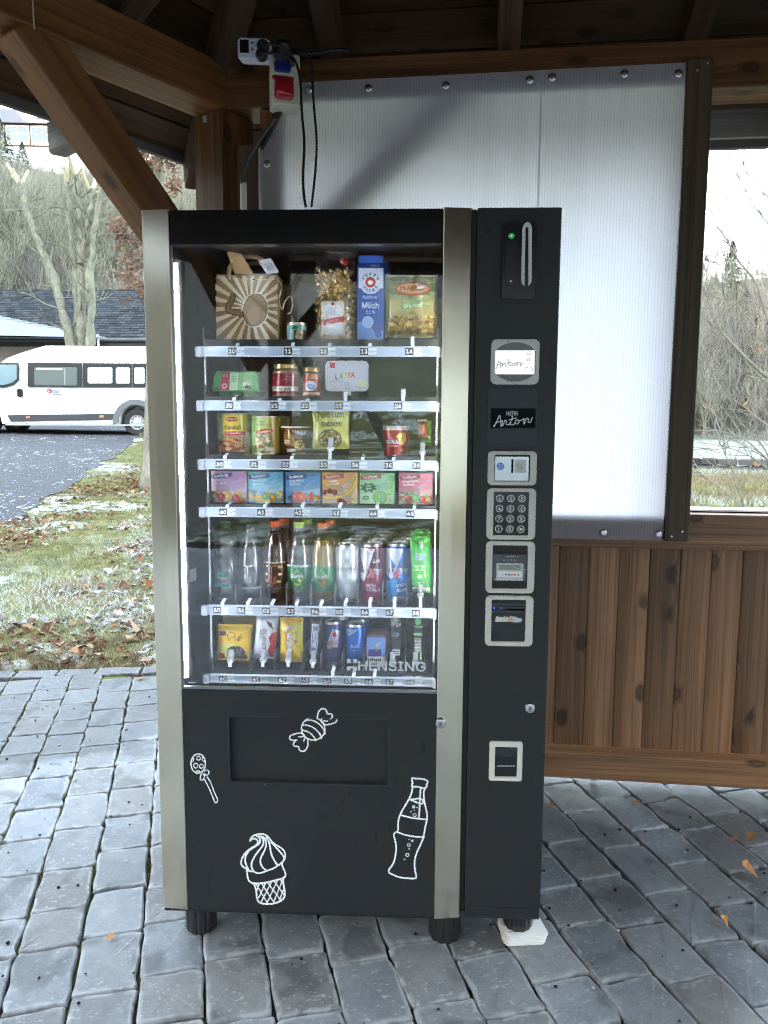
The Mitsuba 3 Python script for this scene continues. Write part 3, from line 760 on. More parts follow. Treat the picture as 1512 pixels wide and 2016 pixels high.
add('bright_core', lathe([(0.0001, 0.0046), (0.0026, 0.0042), (0.0030, 0.003)], 14).apply_transform(frame([c[0], -0.0142, c[1]], [1, 0, 0], Z, [0, -1, 0])), 'paint', sl, color=(0.6, 0.9, 0.6),
    emitter={'type': 'area', 'radiance': {'type': 'rgb', 'value': [0.02, 0.2, 0.03]}})
# display
b = (0.8117, 1.4336, 0.9229, 1.5367)
hole = unary_union([rounded(*(0.8211, 1.4417, 0.9135, 1.5275), 0.016)])
hx = (0.8211, 1.4406, 0.9147, 1.5298)
ell = affinity.scale(Point((hx[0] + hx[2]) / 2, (hx[1] + hx[3]) / 2).buffer(1, quad_segs=24), (hx[2] - hx[0]) * 0.60, (hx[3] - hx[1]) * 0.5)
hole = ell.intersection(sbox(*hx))
dsp = bezel(b, hole, 0.013, 'display', 'pale display bezel with a bright screen')
plate(hx, -0.003, -0.001, (0.10, 0.098, 0.095), 'mask', dsp, 0.003)
sx = (0.82, 1.4569, 0.9124, 1.5113)
scr = add('screen', extr(sbox(*sx).intersection(hole.buffer(-0.0005)), -0.0038, -0.0031), 'paint', dsp, color=(0.7, 0.7, 0.68), label='bright screen reading Anton 14 05', emitter={'type': 'area', 'radiance': {'type': 'rgb', 'value': [0.0060, 0.00595, 0.0057]}})
cal = [[(0.8223, 1.4692), (0.827, 1.4757), (0.8316, 1.4866), (0.8329, 1.4856), (0.8336, 1.4757), (0.8348, 1.4709)], [(0.8247, 1.4775), (0.8378, 1.4819)], [(0.8383, 1.4819), (0.838, 1.4731), (0.8423, 1.4806), (0.8462, 1.4819), (0.8459, 1.4758), (0.8495, 1.4747)],
       [(0.8549, 1.4878), (0.8534, 1.478), (0.8561, 1.4754), (0.8589, 1.478)], [(0.8506, 1.4819), (0.8602, 1.4845)], [(0.8643, 1.4819), (0.8608, 1.4784), (0.864, 1.4754), (0.8677, 1.478), (0.8665, 1.4819), (0.8695, 1.4824)], [(0.8721, 1.4837), (0.8719, 1.4763), (0.8765, 1.4837), (0.8801, 1.4837), (0.8802, 1.4772), (0.8862, 1.4833)],
       [(0.8906, 1.4698), (0.8953, 1.4733), (0.898, 1.4724)], [(0.9054, 1.4733), (0.9082, 1.4683), (0.9066, 1.4624)]]
add('writing', extr(stroke([smoothline(l, 24) if len(l) > 3 else l for l in map(np.array, cal)], 0.0013), -0.0042, -0.0039), 'matte', scr, color=(0.12, 0.12, 0.11))
c = (0.8985, 1.5006); c2 = (0.8988, 1.4891)
add('clock', cat_([text('14', 0.0062, c[0] - .001, c[1] - .0005, -0.0039), text('05', 0.0062, c2[0] - .001, c2[1] - .0022, -0.0039)]), 'matte', scr, color=(0.1, 0.1, 0.1))
c = (0.8522, 1.489)
add('writing', text('Herr', 0.0036, c[0], c[1], -0.0039), 'matte', scr, color=(0.36, 0.35, 0.32))
# blank cover plate with the sticker
b = (0.8074, 1.2887, 0.9218, 1.4242)
bp = plate(b, -0.0018, 0.0, ANTH, 'cover_plate', col, 0.008, 'paint')
b = (0.8145, 1.3326, 0.9183, 1.3785)
st = plate(b, -0.0024, -0.0018, (0.014, 0.014, 0.015), 'sticker', bp, 0.0008, 'matte', label='black sticker reading HERR Anton')
nm = [[(0.8212, 1.3369), (0.8247, 1.3405), (0.83, 1.3509), (0.835, 1.362), (0.8369, 1.3545), (0.8401, 1.3376)], [(0.8219, 1.3389), (0.8228, 1.3365), (0.8243, 1.3389)], [(0.8258, 1.3449), (0.8341, 1.3473), (0.8416, 1.3497)], [(0.842, 1.3505), (0.843, 1.339), (0.8446, 1.3426), (0.8491, 1.351), (0.8512, 1.3486), (0.851, 1.3414), (0.8542, 1.3403), (0.8584, 1.3451)], [(0.864, 1.3606), (0.8612, 1.3467), (0.8621, 1.3403), (0.8661, 1.3403), (0.8696, 1.3451)],
      [(0.8567, 1.3518), (0.8658, 1.3538), (0.8741, 1.3567)], [(0.8758, 1.3517), (0.8723, 1.3483), (0.8732, 1.3435), (0.8776, 1.3432), (0.8802, 1.348), (0.8766, 1.3519)], [(0.8782, 1.3507), (0.8847, 1.3504), (0.892, 1.3556)], [(0.892, 1.3556), (0.8927, 1.3433), (0.8942, 1.3472), (0.8995, 1.356), (0.9019, 1.3536), (0.9017, 1.3469), (0.9053, 1.3457), (0.9087, 1.3521), (0.9117, 1.3574)]]
g = stroke([smoothline(l, 30) if len(l) > 3 else l for l in map(np.array, nm)], 0.0019)
c = (0.8637, 1.3621)
add('lettering', cat_([extr(g, -0.0029, -0.0025), text('HERR', 0.0098, c[0], c[1], -0.0025, squash=0.82)]), 'matte', st, color=(0.85, 0.85, 0.85))
# coin slot
b = (0.8098, 1.199, 0.924, 1.2792)
cs = bezel(b, (0.8253, 1.2086, 0.9086, 1.2709), 0.011, 'coin_unit', 'pale coin bezel with a vertical slot and blue button')
b = (0.8266, 1.2098, 0.905, 1.2661)
plate(b, -0.006, -0.001, (0.50, 0.53, 0.56), 'coin_plate', cs, 0.002, 'metal')
b = (0.8644, 1.2282, 0.8691, 1.2604)
plate(b, -0.0066, -0.006, (0.006, 0.006, 0.006), 'coin_slot', cs, 0.0015, 'matte')
c = (0.8389, 1.2435)
plate((c[0] - 0.0088, c[1] - 0.0088, c[0] + 0.0088, c[1] + 0.0088), -0.008, -0.006, (0.08, 0.16, 0.75), 'return_button', cs, 0.0088, 'gloss', label='round blue return button')
add('button_mark', extr(unary_union([ring(c[0], c[1], 0.0062, 0.0014), stroke([[(c[0] - .003, c[1] + .003), (c[0] + .003, c[1] - .003)], [(c[0] - .003, c[1] - .003), (c[0] + .002, c[1] + .002)]], 0.0012)]), -0.0085, -0.008), 'matte', cs, color=(0.55, 0.66, 0.9))
b = (0.8721, 1.2284, 0.8993, 1.2594)
plate(b, -0.0062, -0.006, (0.58, 0.60, 0.60), 'coin_label', cs, 0.001, 'paint')
add('coin_print', extr(unary_union([ring(*p, 0.0009) for p in [(c[0] + 0.038, c[1] + 0.003, 0.0026), (c[0] + 0.045, c[1] + 0.003, 0.0034), (c[0] + 0.044, c[1] - 0.005, 0.0034), (c[0] + 0.051, c[1] - 0.004, 0.0024)]]), -0.0065, -0.0062), 'matte', cs, color=(0.36, 0.31, 0.14))
# keypad
b = (0.8097, 1.0692, 0.9247, 1.1918)
kp = bezel(b, (0.8253, 1.0802, 0.9079, 1.1833), 0.012, 'keypad', 'pale keypad bezel with twelve round keys', hr=0.002)
b = (0.8253, 1.0802, 0.9079, 1.1833)
plate(b, -0.005, -0.001, (0.006, 0.006, 0.007), 'key_plate', kp, 0.001)
kx = [(0.8395, 1.1674)[0], (0.8655, 1.1676)[0], (0.8915, 1.1679)[0]]
kz = [(0.8652, 1.1676)[1], (0.8658, 1.1434)[1], (0.8664, 1.1192)[1], (0.8658, 1.0948)[1]]
for r_ in range(4):
    for c_ in range(3):
        x, z = kx[c_] - 0.0003 * r_, kz[r_]
        t = ('123', '456', '789', 'i0#')[r_][c_]
        if t == '#':
            gl = extr(unary_union([stroke([[(x - .0042, z + .003), (x - .003, z + .003), (x - .002, z - .0015), (x + .0032, z - .0015)]], 0.001), Polygon([(x - .0028, z + .0022), (x + .004, z + .0022), (x + .003, z - .0008), (x - .002, z - .0008)]), Point(x - .0012, z - .003).buffer(.0009), Point(x + .0022, z - .003).buffer(.0009)]), -0.0056, -0.0052)
        else:
            gl = text(t, 0.0082, x, z - 0.0041, -0.0052, bold=True)
        add('key', cat_([extr(ring(x, z, 0.0086, 0.0016), -0.0056, -0.0050), gl]), 'matte', kp, color=(0.86, 0.86, 0.88))
# card terminal
b = (0.81, 0.9396, 0.9259, 1.0655)
ct = bezel(b, (0.8257, 0.9508, 0.909, 1.0557), 0.012, 'card_terminal', 'pale bezel with a grey card terminal in plastic film', hr=0.002)
b = (0.8257, 0.9508, 0.909, 1.0557)
plate(b, -0.001, -0.0005, (0.010, 0.010, 0.012), 'recess', ct, 0.001, 'paint')
b = (0.8269, 0.9694, 0.9066, 1.0348)
plate(b, -0.006, -0.001, (0.035, 0.040, 0.046), 'terminal_body', ct, 0.003)
b = (0.835, 0.9707, 0.8989, 1.0125)
plate(b, -0.0068, -0.006, (0.50, 0.53, 0.55), 'terminal_face', ct, 0.001, 'paint')
b = (0.8408, 0.9966, 0.8926, 1.0089)
plate(b, -0.0072, -0.0068, (0.20, 0.23, 0.20), 'terminal_display', ct, 0.0006, 'gloss')
b = (0.8388, 0.9793, 0.8966, 0.9929)
plate(b, -0.0072, -0.0068, (0.80, 0.80, 0.80), 'scheme_label', ct, 0.0006, 'matte')
pr = CM()
c = (0.8676, 0.9844)
pr.add(text('VISA', 0.0035, c[0], c[1] - .0005, -0.0072, bold=True), (0.03, 0.05, 0.25))
pr.add(extr(Point(c[0] + .0095, c[1] + .001).buffer(.0022), -0.0075, -0.0072), (0.6, 0.05, 0.03)); pr.add(extr(Point(c[0] + .0122, c[1] + .001).buffer(.0022), -0.0076, -0.0072), (0.75, 0.33, 0.05))
pr.add(extr(sbox(c[0] + .017, c[1] - .001, c[0] + .0215, c[1] + .0032), -0.0075, -0.0072), (0.1, 0.3, 0.6)); pr.add(extr(sbox(c[0] - .012, c[1] - .001, c[0] - .008, c[1] + .0028), -0.0075, -0.0072), (0.08, 0.08, 0.1)); pr.add(extr(ring(c[0] - .0165, c[1] + .001, .0024, .0008), -0.0075, -0.0072), (0.35, 0.35, 0.4))
for i in range(4):
    q = ((0.853, 1.0204), (0.8614, 1.0205), (0.8699, 1.0206), (0.8783, 1.0207))[i]
    pr.add(extr(sbox(q[0] - .0018, q[1] - .0006, q[0] + .0018, q[1] + .0006), -0.0066, -0.006), (0.6, 0.62, 0.64))
add('terminal_print', pr, 'matte', ct)
fl_ = rounded(*(0.8272, 0.9725, 0.9053, 1.0339), 0.004)
gv, gf = trimesh.creation.triangulate_polygon(fl_, engine='earcut')
add('plastic_film', tm(np.column_stack([gv[:, 0], np.full(len(gv), -0.0088), gv[:, 1]]), gf), 'film', ct)
decal('film_crease', [[(0.8716, 1.0083), (0.8838, 1.0011), (0.9031, 0.9976)], [(0.8555, 1.0301), (0.8735, 1.0291), (0.8878, 1.0305)], [(0.8291, 0.9732), (0.8363, 0.9758), (0.8508, 0.9723)]], 0.0007, parent=ct, y=-0.0090, col=(0.6, 0.62, 0.63))
# note acceptor
b = (0.8115, 0.8091, 0.9259, 0.9333)
na = bezel(b, (0.8261, 0.8204, 0.9077, 0.9234), 0.012, 'note_acceptor', 'pale bezel with a banknote slot lit blue', hr=0.002)
b = (0.8261, 0.8204, 0.9077, 0.9234)
plate(b, -0.001, -0.0005, (0.020, 0.022, 0.026), 'recess', na, 0.001, 'coat' if False else 'paint')
for z0, z1, d in ((1187, 1192, 0.004), (1193.5, 1197, 0.005), (1201, 1206, 0.006)):
    bb = (0.8266, 0.8909, 0.9069, 0.9146)
    za, zb = front_z(z0), front_z(z1)
    plate((bb[0], zb, bb[2], za), -d, -0.001, (0.030, 0.032, 0.038), 'slot_lip', na, 0.0008)
b = (0.8657, 0.898, 0.9045, 0.9018)
plate(b, -0.0052, -0.001, (0.006, 0.006, 0.006), 'note_slot', na, 0.0004, 'matte')
for p in ((0.832, 0.9033), (0.8478, 0.903)):
    add('blue_light', lathe([(0.0001, 0.002), (0.0014, 0.0014), (0.0018, 0)], 10).apply_transform(frame([p[0], -0.0062, p[1]], [1, 0, 0], Z, [0, -1, 0])), 'paint', na, color=(0.3, 0.4, 0.95), emitter={'type': 'area', 'radiance': {'type': 'rgb', 'value': [0.008, 0.01, 0.2]}})
pr = CM()
for i, (x0, colr) in enumerate(((974, (0.62, 0.68, 0.66)), (992, (0.62, 0.66, 0.62)), (1005, (0.66, 0.42, 0.36)), (1013, (0.45, 0.58, 0.68)))):
    q = [[(0.8346, 0.868), (0.838, 0.8819), (0.8612, 0.8773), (0.859, 0.8684)], [(0.8517, 0.8683), (0.8562, 0.8822), (0.8758, 0.8775), (0.8736, 0.8687)], [(0.8639, 0.8685), (0.8708, 0.8837), (0.8879, 0.8802), (0.8834, 0.8676)], [(0.8785, 0.8675), (0.8757, 0.8812), (0.9002, 0.8766), (0.898, 0.8678)]][i]
    pr.add(extr(Polygon(q), -0.0016 - i * 0.0002, -0.001), colr)
add('banknote_picture', pr, 'matte', na, label='small picture of fanned banknotes')
# coin return
b = (0.8287, 0.4663, 0.9097, 0.5674)
cr_ = bezel(b, (0.8425, 0.4769, 0.8973, 0.5544), 0.006, 'coin_return', 'pale framed coin return hatch low on the column', hr=0.002, d=0.008)
b = (0.8425, 0.4769, 0.8973, 0.5544)
plate(b, 0.0, 0.001, (0.004, 0.004, 0.004), 'recess', cr_, 0.001)
b = (0.8418, 0.5286, 0.8965, 0.5548)
plate(b, -0.003, -0.0003, (0.022, 0.026, 0.03), 'hatch_lid', cr_, 0.001)
add('hatch_hinge', tube([(lambda q: (q[0], -0.003, q[1]))((0.8487, 0.5041)), (lambda q: (q[0], -0.003, q[1]))((0.891, 0.5052))], 0.0011, 8), 'chrome', cr_)
# feet
def foot(x, y, z0, r):
    n = 40
    ang = np.arange(n) * 2 * np.pi / n
    rr = r * (1 - 0.07 * (np.abs(((ang / (2 * np.pi) * 10) % 1) - 0.5) < 0.14))
    P = Polygon(np.column_stack([rr * np.cos(ang), rr * np.sin(ang)]))
    m = cat_([moved(trimesh.creation.extrude_polygon(P, ZB - 0.012 - z0 - 0.008, engine='earcut'), [x, y, z0 + 0.008]), moved(trimesh.creation.extrude_polygon(P.buffer(-0.004), 0.0078, engine='earcut'), [x, y, z0])])
    return add('foot', m, 'gloss', vm, color=(0.016, 0.016, 0.017))
foot(0.079, 0.070, 0.002, 0.042); foot(0.728, 0.066, 0.002, 0.042); foot(0.921, 0.078, 0.031, 0.039)
foot(0.079, 0.70, 0.002, 0.042); foot(0.90, 0.70, 0.002, 0.042)
# price rails, trays, tags, product clips
RAILS = [(674, 1.5449, (0.1014, 1.5047, 0.6917, 1.5293), [(10, 457, '3,20'), (11, 567, '4,50'), (12, 637, '3,50'), (13, 717, '3,20'), (14, 806, '3,00')], 691),
         (783, 1.4057, (0.0995, 1.3717, 0.6934, 1.3967), [(20, 451, '2,50'), (21, 540, '7,50'), (22, 600, '3,00'), (23, 667, '2,50'), (24, 784, '3,50')], 799),
         (896, 1.2588, (0.1012, 1.2249, 0.6941, 1.2504), [(30, 432, '4,30'), (31, 500, '5,00'), (32, 562, '2,50'), (33, 637, '2,00'), (34, 699, '1,50'), (35, 765, '1,50'), (36, 820, '1,50')], 915),
         (991, 1.1332, (0.1009, 1.104, 0.6944, 1.1286), [(40, 439, '1,50'), (41, 514, '1,50'), (42, 587, '1,50'), (43, 662, '1,50'), (44, 735, '1,50'), (45, 808, '1,50')], 1010),
         (1184, 0.8722, (0.1016, 0.8487, 0.6951, 0.874), [(50, 427, '1,80'), (51, 475, '2,00'), (52, 524, '2,00'), (53, 572, '2,00'), (54, 620, '2,00'), (55, 668, '2,20'), (56, 718, '2,20'), (57, 767, '2,50'), (58, 819, '40,00')], 1204),
         (1310, 0.6974, (0.0973, 0.6675, 0.6962, 0.6894), [(60, 439, '2,50'), (61, 504, '1,50'), (62, 555, '1,20'), (63, 601, '1,20'), (64, 644, '2,30'), (65, 685, '2,50'), (66, 726, '10,00'), (67, 767, '13,00'), (68, 808, '13,00')], 1339)]
ORD = ('topmost', 'second', 'third', 'fourth', 'fifth', 'lowest')
TRAY = []
RX0, RX1 = 0.104, 0.694
for k, (_, tz, rb, tags_, _) in enumerate(RAILS):
    z0, z1 = rb[1], rb[3]
    tray = add('shelf_tray', cat_([bx(0.112, 0.690, 0.112, 0.58, tz - 0.010, tz - 0.002), bx(0.112, 0.690, 0.108, 0.112, tz - 0.016, tz + 0.002), bx(0.108, 0.112, 0.108, 0.58, tz - 0.016, tz + 0.03), bx(0.690, 0.694, 0.108, 0.58, tz - 0.016, tz + 0.03)]), 'paint', vm, color=(0.016, 0.017, 0.020))
    TRAY.append(tz)
    rail = add('price_rail', cat_([bx(RX0, RX1, 0.098, 0.106, z0, z1, 0.001), bx(RX0, RX1, 0.094, 0.0979, z1 - 0.0035, z1, 0.001), bx(RX0, RX1, 0.094, 0.0979, z0, z0 + 0.0035, 0.001)]), 'paint', vm, color=(0.36, 0.42, 0.50), label=f'pale blue price rail, {ORD[k]} of six' if False else None)
    add('rail_end', cat_([bx(RX0 - 0.012, RX0 + 0.004, 0.091, 0.108, z0 - 0.002, z1 - 0.001, 0.002), bx(RX1 - 0.006, RX1 + 0.004, 0.091, 0.108, z0 - 0.003, z1 - 0.002, 0.002)]), 'paint', rail, color=(0.42, 0.45, 0.52))
    zc = (z0 + z1) / 2
    hh = (z1 - z0) / 2 - 0.0042
    for num, px, price in tags_:
        x = front_x(px, RAILS[k][4], 0.096)
        nt = add('number_tag', bx(x - 0.0098, x + 0.0098, 0.0966, 0.0978, zc - hh - 0.0006, zc + hh + 0.0006), 'paint', rail, color=(0.035, 0.037, 0.042))
        nt_ = scene[nt]
        m = CM()
        m.add(text(str(num), 0.0098, x, zc - 0.0049, 0.0964, bold=True, t=0.0003), (0.85, 0.86, 0.88))
        m.add(bx(x - 0.0098, x + 0.0098, 0.0966, 0.0978, zc - hh - 0.0006, zc + hh + 0.0006), (0.035, 0.037, 0.042))
        mesh, colr = m.get()
        scene[nt] = mikit.ply(mesh, 'mat_paint', color=colr)
        w = 0.0195 if len(price) < 5 else 0.021
        m = CM()
        m.add(bx(x + 0.0108, x + 0.0108 + w, 0.0968, 0.0979, zc - hh, zc + hh), (0.60, 0.64, 0.70))
        m.add(text(price + ' \u20ac', 0.0048, x + 0.0108 + w / 2, zc - 0.0024, 0.0966, t=0.0002), (0.08, 0.09, 0.12))
        add('price_tag', m, 'paint', rail)
    # clear cover strip of the rail
# uprights
for x in (0.1085, 0.6895):
    add('shelf_upright', bx(x, x + 0.004, 0.115, 0.122, 0.66, 1.52), 'metal', vm, color=(0.34, 0.36, 0.39))
# white lettering stuck on the glass
c = (0.5862, 0.7394); c0 = (0.5036, 0.7378); c1 = (0.6696, 0.741)
tx = text('HENSING', 0.0225, c[0], c[1], 0.0052, bold=True)
v = np.asarray(tx.vertices); v[:, 0] = c0[0] + (v[:, 0] - v[:, 0].min()) / np.ptp(v[:, 0]) * (c1[0] - c0[0])
b = (0.4761, 0.7375, 0.5011, 0.7672)
q = (b[2] - b[0]) * 0.36; q2 = (b[3] - b[1]) * 0.36
sq = [sbox(b[0], b[3] - q2, b[0] + q, b[3]), sbox(b[2] - q, b[3] - q2, b[2], b[3]), sbox(b[0], b[1], b[0] + q, b[1] + q2), sbox(b[2] - q, b[1], b[2], b[1] + q2), sbox(b[0] + q, b[1] + q2 * 0.5, b[0] + q * 1.35, b[1] + q2), sbox(b[2] - q * 1.35, b[1] + q2 * .5, b[2] - q, b[1] + q2)]
c = (0.6375, 0.7159)
sub = text('GET IT.', 0.0105, c[0], c[1], 0.0052, bold=True)
add('door_lettering', cat_([trimesh.Trimesh(v, tx.faces, process=False), extr(unary_union(sq), 0.0048, 0.0052), sub]), 'matte', door, color=(0.55, 0.60, 0.66), label='grey lettering on the glass reading HENSING GET IT')
add('info_sticker', extr(Polygon([(0.0915, 0.9851), (0.1066, 0.9891), (0.1059, 0.9588), (0.0907, 0.9535)]), 0.0044, 0.0052), 'matte', door, color=(0.34, 0.37, 0.41), label='small grey sticker on the left of the glass')

# ---------------------------------------------------------------- lids under the right foot
for i in range(3):
    z = 0.002 + i * 0.0096
    P = rounded(-0.055, -0.05, 0.055, 0.05, 0.013)
    P = affinity.translate(affinity.rotate(P, 6 + 3 * i, origin=(0, 0)), 0.930 + 0.002 * i, 0.078 - 0.0015 * i)
    m = cat_([moved(trimesh.creation.extrude_polygon(P, 0.0035, engine='earcut'), [0, 0, z + 0.0058]), moved(trimesh.creation.extrude_polygon(P.buffer(-0.0055), 0.0055, engine='earcut'), [0, 0, z])])
    add('plastic_lid', m, 'paint', color=(0.74, 0.73, 0.72), label=f'{("lowest", "middle", "topmost")[i]} of the white plastic lids stacked under the right foot', cat='lid')

# ---------------------------------------------------------------- goods in the machine
class Print:
    """flat inks in layers; coordinates in metres, x to the right and z up on the face"""
    def __init__(self):
        self.l = []
    def poly(self, p, col):
        if not p.is_empty:
            for g in getattr(p, 'geoms', [p]):
                if g.geom_type == 'Polygon' and g.area > 1e-8:
                    v, f = trimesh.creation.triangulate_polygon(g, engine='earcut')
                    if len(f):
                        self.l.append((np.asarray(v), np.asarray(f), col))
        return self
    def rect(self, x0, z0, x1, z1, col, r=0.0):
        return self.poly(rounded(x0, z0, x1, z1, r) if r else sbox(min(x0, x1), min(z0, z1), max(x0, x1), max(z0, z1)), col)
    def disc(self, x, z, r, col, sz=1.0, rot=0):
        return self.poly(affinity.rotate(affinity.scale(Point(x, z).buffer(r, quad_segs=6), 1.0, sz), rot), col)
    def line(self, pts, w, col):
        return self.poly(stroke([pts], w), col)
    def text(self, s_, h, x, z, col, bold=False, rot=0.0, squash=1.0, lean=0.0, edge=None, ew=0.0006):
        m = text(s_, h, x, z, 0.0, 0.001, bold, rot, True, squash, lean)
        n = m.face_normals
        f = np.asarray(m.faces)[n[:, 1] < -0.5]
        v = np.asarray(m.vertices)[:, [0, 2]]
        if edge is not None:
            tri = unary_union([Polygon(v[t]).buffer(1e-6) for t in f]).buffer(ew)
            self.poly(tri.simplify(ew * 0.2), edge)
        self.l.append((v, f, col))
        return self
    def script(self, lines, w, col):
        return self.poly(stroke([smoothline(l, 20) if len(l) > 2 else l for l in map(np.array, lines)], w), col)
    def emit(self, fmap, step=None, lift=0.00012, clip=None):
        """fmap(x, z, h) -> xyz, h the height above the surface"""
        cm = CM()
        for i, (v, f, c) in enumerate(self.l):
            if step:
                v3, f = trimesh.remesh.subdivide_to_size(np.column_stack([v, np.zeros(len(v))]), f, step, max_iter=12)
                v = v3[:, :2]
            p = fmap(v[:, 0], v[:, 1], 0.0003 + lift * i)
            a = p[f]
            nrm = np.cross(a[:, 1] - a[:, 0], a[:, 2] - a[:, 0])
            f = np.where((nrm[:, 1] > 0)[:, None], f[:, [0, 2, 1]], f)
            cm.add(trimesh.Trimesh(p, f, process=False), c)
        return cm

def flat(y):
    return lambda x, z, h: np.column_stack([x, np.full(len(x), y) - h, z])
def cyl(cx, cy, rfun):
    def fn(x, z, h):
        r = np.asarray(rfun(z)) + h
        a = np.clip((x - cx) / np.asarray(rfun(z)), -2.2, 2.2)
        return np.column_stack([cx + r * np.sin(a), cy - r * np.cos(a), z])
    return fn
def profr(prof):
    p = np.array(prof); o = np.argsort(p[:, 1], kind='stable')
    return lambda z: np.interp(z, p[o, 1], p[o, 0])

def pouch(x0, z0, x1, z1, y, th, seed=0, crimp=0.010, wr=0.002, lean=0.0, nx=22, nz=30, back=0.5, p=2.4):
    """a filled bag: flat crimped ends, creases; returns (mesh, map of its front)"""
    xs, zs = np.linspace(0, 1, nx), np.linspace(0, 1, nz)
    U_, V_ = np.meshgrid(xs, zs, indexing='ij')
    def thick(u, v):
        cz = crimp / abs(z1 - z0)
        vv = np.clip((v - cz) / (1 - 2 * cz), 0, 1)
        t = np.clip(1 - np.abs(2 * u - 1) ** p, 0, 1) ** 0.6 * np.clip(1 - np.abs(2 * vv - 1) ** (p + 1), 0, 1) ** 0.55
        w = meshkit.fbm(np.stack([u * 5 + seed, v * 6, u * 0 + seed * 1.7], -1), 3) - 0.5
        ridge = np.abs(meshkit.noise(np.stack([u * 9 + 3 * v + seed, v * 4, u * 0 + 3.3 + seed], -1)) - 0.5)
        crim = np.sin(v * abs(z1 - z0) / 0.0016) * 0.0004 * ((v < cz) | (v > 1 - cz))
        return th * t + wr * (w * 2 + (0.35 - ridge)) * (0.35 + t) + crim
    def pos(u, v, side):
        t = thick(u, v)
        pin = 0.05 * np.sin(np.pi * v) ** 2
        x = x0 + (x1 - x0) * (0.5 + (u - 0.5) * (1 - pin * 0.6)) + lean * (v - 0.5) * (z1 - z0)
        yy = y + th - t if side else y + th + back * t
        return np.stack([x, yy, z0 + (z1 - z0) * v], -1)
    A_, B_ = pos(U_, V_, True).reshape(-1, 3), pos(U_, V_, False).reshape(-1, 3)
    i, j = np.meshgrid(np.arange(nx - 1), np.arange(nz - 1), indexing='ij')
    q = np.stack([i * nz + j, (i + 1) * nz + j, (i + 1) * nz + j + 1, i * nz + j + 1], -1).reshape(-1, 4)
    m = tm(np.vstack([A_, B_]), np.vstack([q, q[:, ::-1] + nx * nz]))
    def fmap(x, z, h):
        v = np.clip((z - z0) / (z1 - z0), 0, 1)
        u = np.clip((x - lean * (v - 0.5) * (z1 - z0) - x0) / (x1 - x0), 0.0, 1.0)
        o = pos(u, v, True)
        o[:, 1] -= h + 0.0004
        return o
    return m, fmap

def blobs(pr, seed, region, n, cols, s0, s1, sides=(5, 8), ang=None):
    """scattered small shapes: pictures of food"""
    r = np.random.default_rng(seed)
    x0, z0, x1, z1 = region.bounds
    for _ in range(n):
        x, z = r.uniform(x0, x1), r.uniform(z0, z1)
        if not region.contains(Point(x, z)):
            continue
        k = r.integers(*sides); a = np.sort(r.uniform(0, 2 * np.pi, k))
        s_ = r.uniform(s0, s1)
        pr.poly(Polygon(np.column_stack([x + s_ * np.cos(a), z + s_ * np.sin(a) * 0.75])).buffer(s_ * 0.15).intersection(region), cols[r.integers(len(cols))])
    return pr

def can_profile(r, h, z0):
    return [(0.0001, z0 + 0.006), (r * 0.62, z0 + 0.005), (r * 0.78, z0), (r * 0.84, z0 + 0.001), (r, z0 + 0.011), (r, z0 + h - 0.014), (r * 0.90, z0 + h - 0.004), (r * 0.865, z0 + h - 0.001), (r * 0.86, z0 + h), (r * 0.82, z0 + h), (r * 0.80, z0 + h - 0.005), (0.0001, z0 + h - 0.005)]

def drinks_can(cx, cy, z0, r, h, label, group, col, pr=None, sc=1.0):
    """aluminium can: bare ends, printed wall, ring pull"""
    k = thing('drinks_can', label, 'can', group)
    pf = can_profile(r, h, z0)
    m = lathe(pf, 28); m.apply_translation([cx, cy, 0])
    add('shell', m, 'metal', k, smooth=35, color=(0.62, 0.63, 0.65))
    body = lathe([(r + 0.0002, z0 + 0.0115), (r + 0.0002, z0 + h - 0.0145), (r * 0.93, z0 + h - 0.0062)], 28); body.apply_translation([cx, cy, 0])
    cm = CM(); cm.add(body, col)
    if pr is not None:
        rf = profr([(r, z0 + 0.0115), (r, z0 + h - 0.0145), (r * 0.93, z0 + h - 0.0062)])
        e = pr.emit(cyl(cx, cy, rf), 0.006)
        a, c = e.get(); cm.add(a, c)
    mesh, colr = cm.get()
    add('printed_wall', mesh, 'satin', k, smooth=True, color=colr)
    tab = [moved(chbox((0.0075, 0.011, 0.0006), 0.0004), [cx, cy + 0.001, z0 + h - 0.0032]), moved(lathe([(0.0001, 0.002), (0.003, 0.0015), (0.003, 0)], 10), [cx, cy + 0.003, z0 + h - 0.0045])]
    add('ring_pull', cat_(tab), 'metal', k, color=(0.5, 0.5, 0.52))
    return k
scene['mat_satin'] = two({'type': 'principled', 'base_color': VC, 'roughness': 0.22, 'metallic': 0.35, 'specular': 0.6, 'clearcoat': 0.4, 'clearcoat_gloss': 0.9})
scene['mat_liquid'] = two({'type': 'principled', 'base_color': VC, 'roughness': 0.08, 'specular': 0.35})

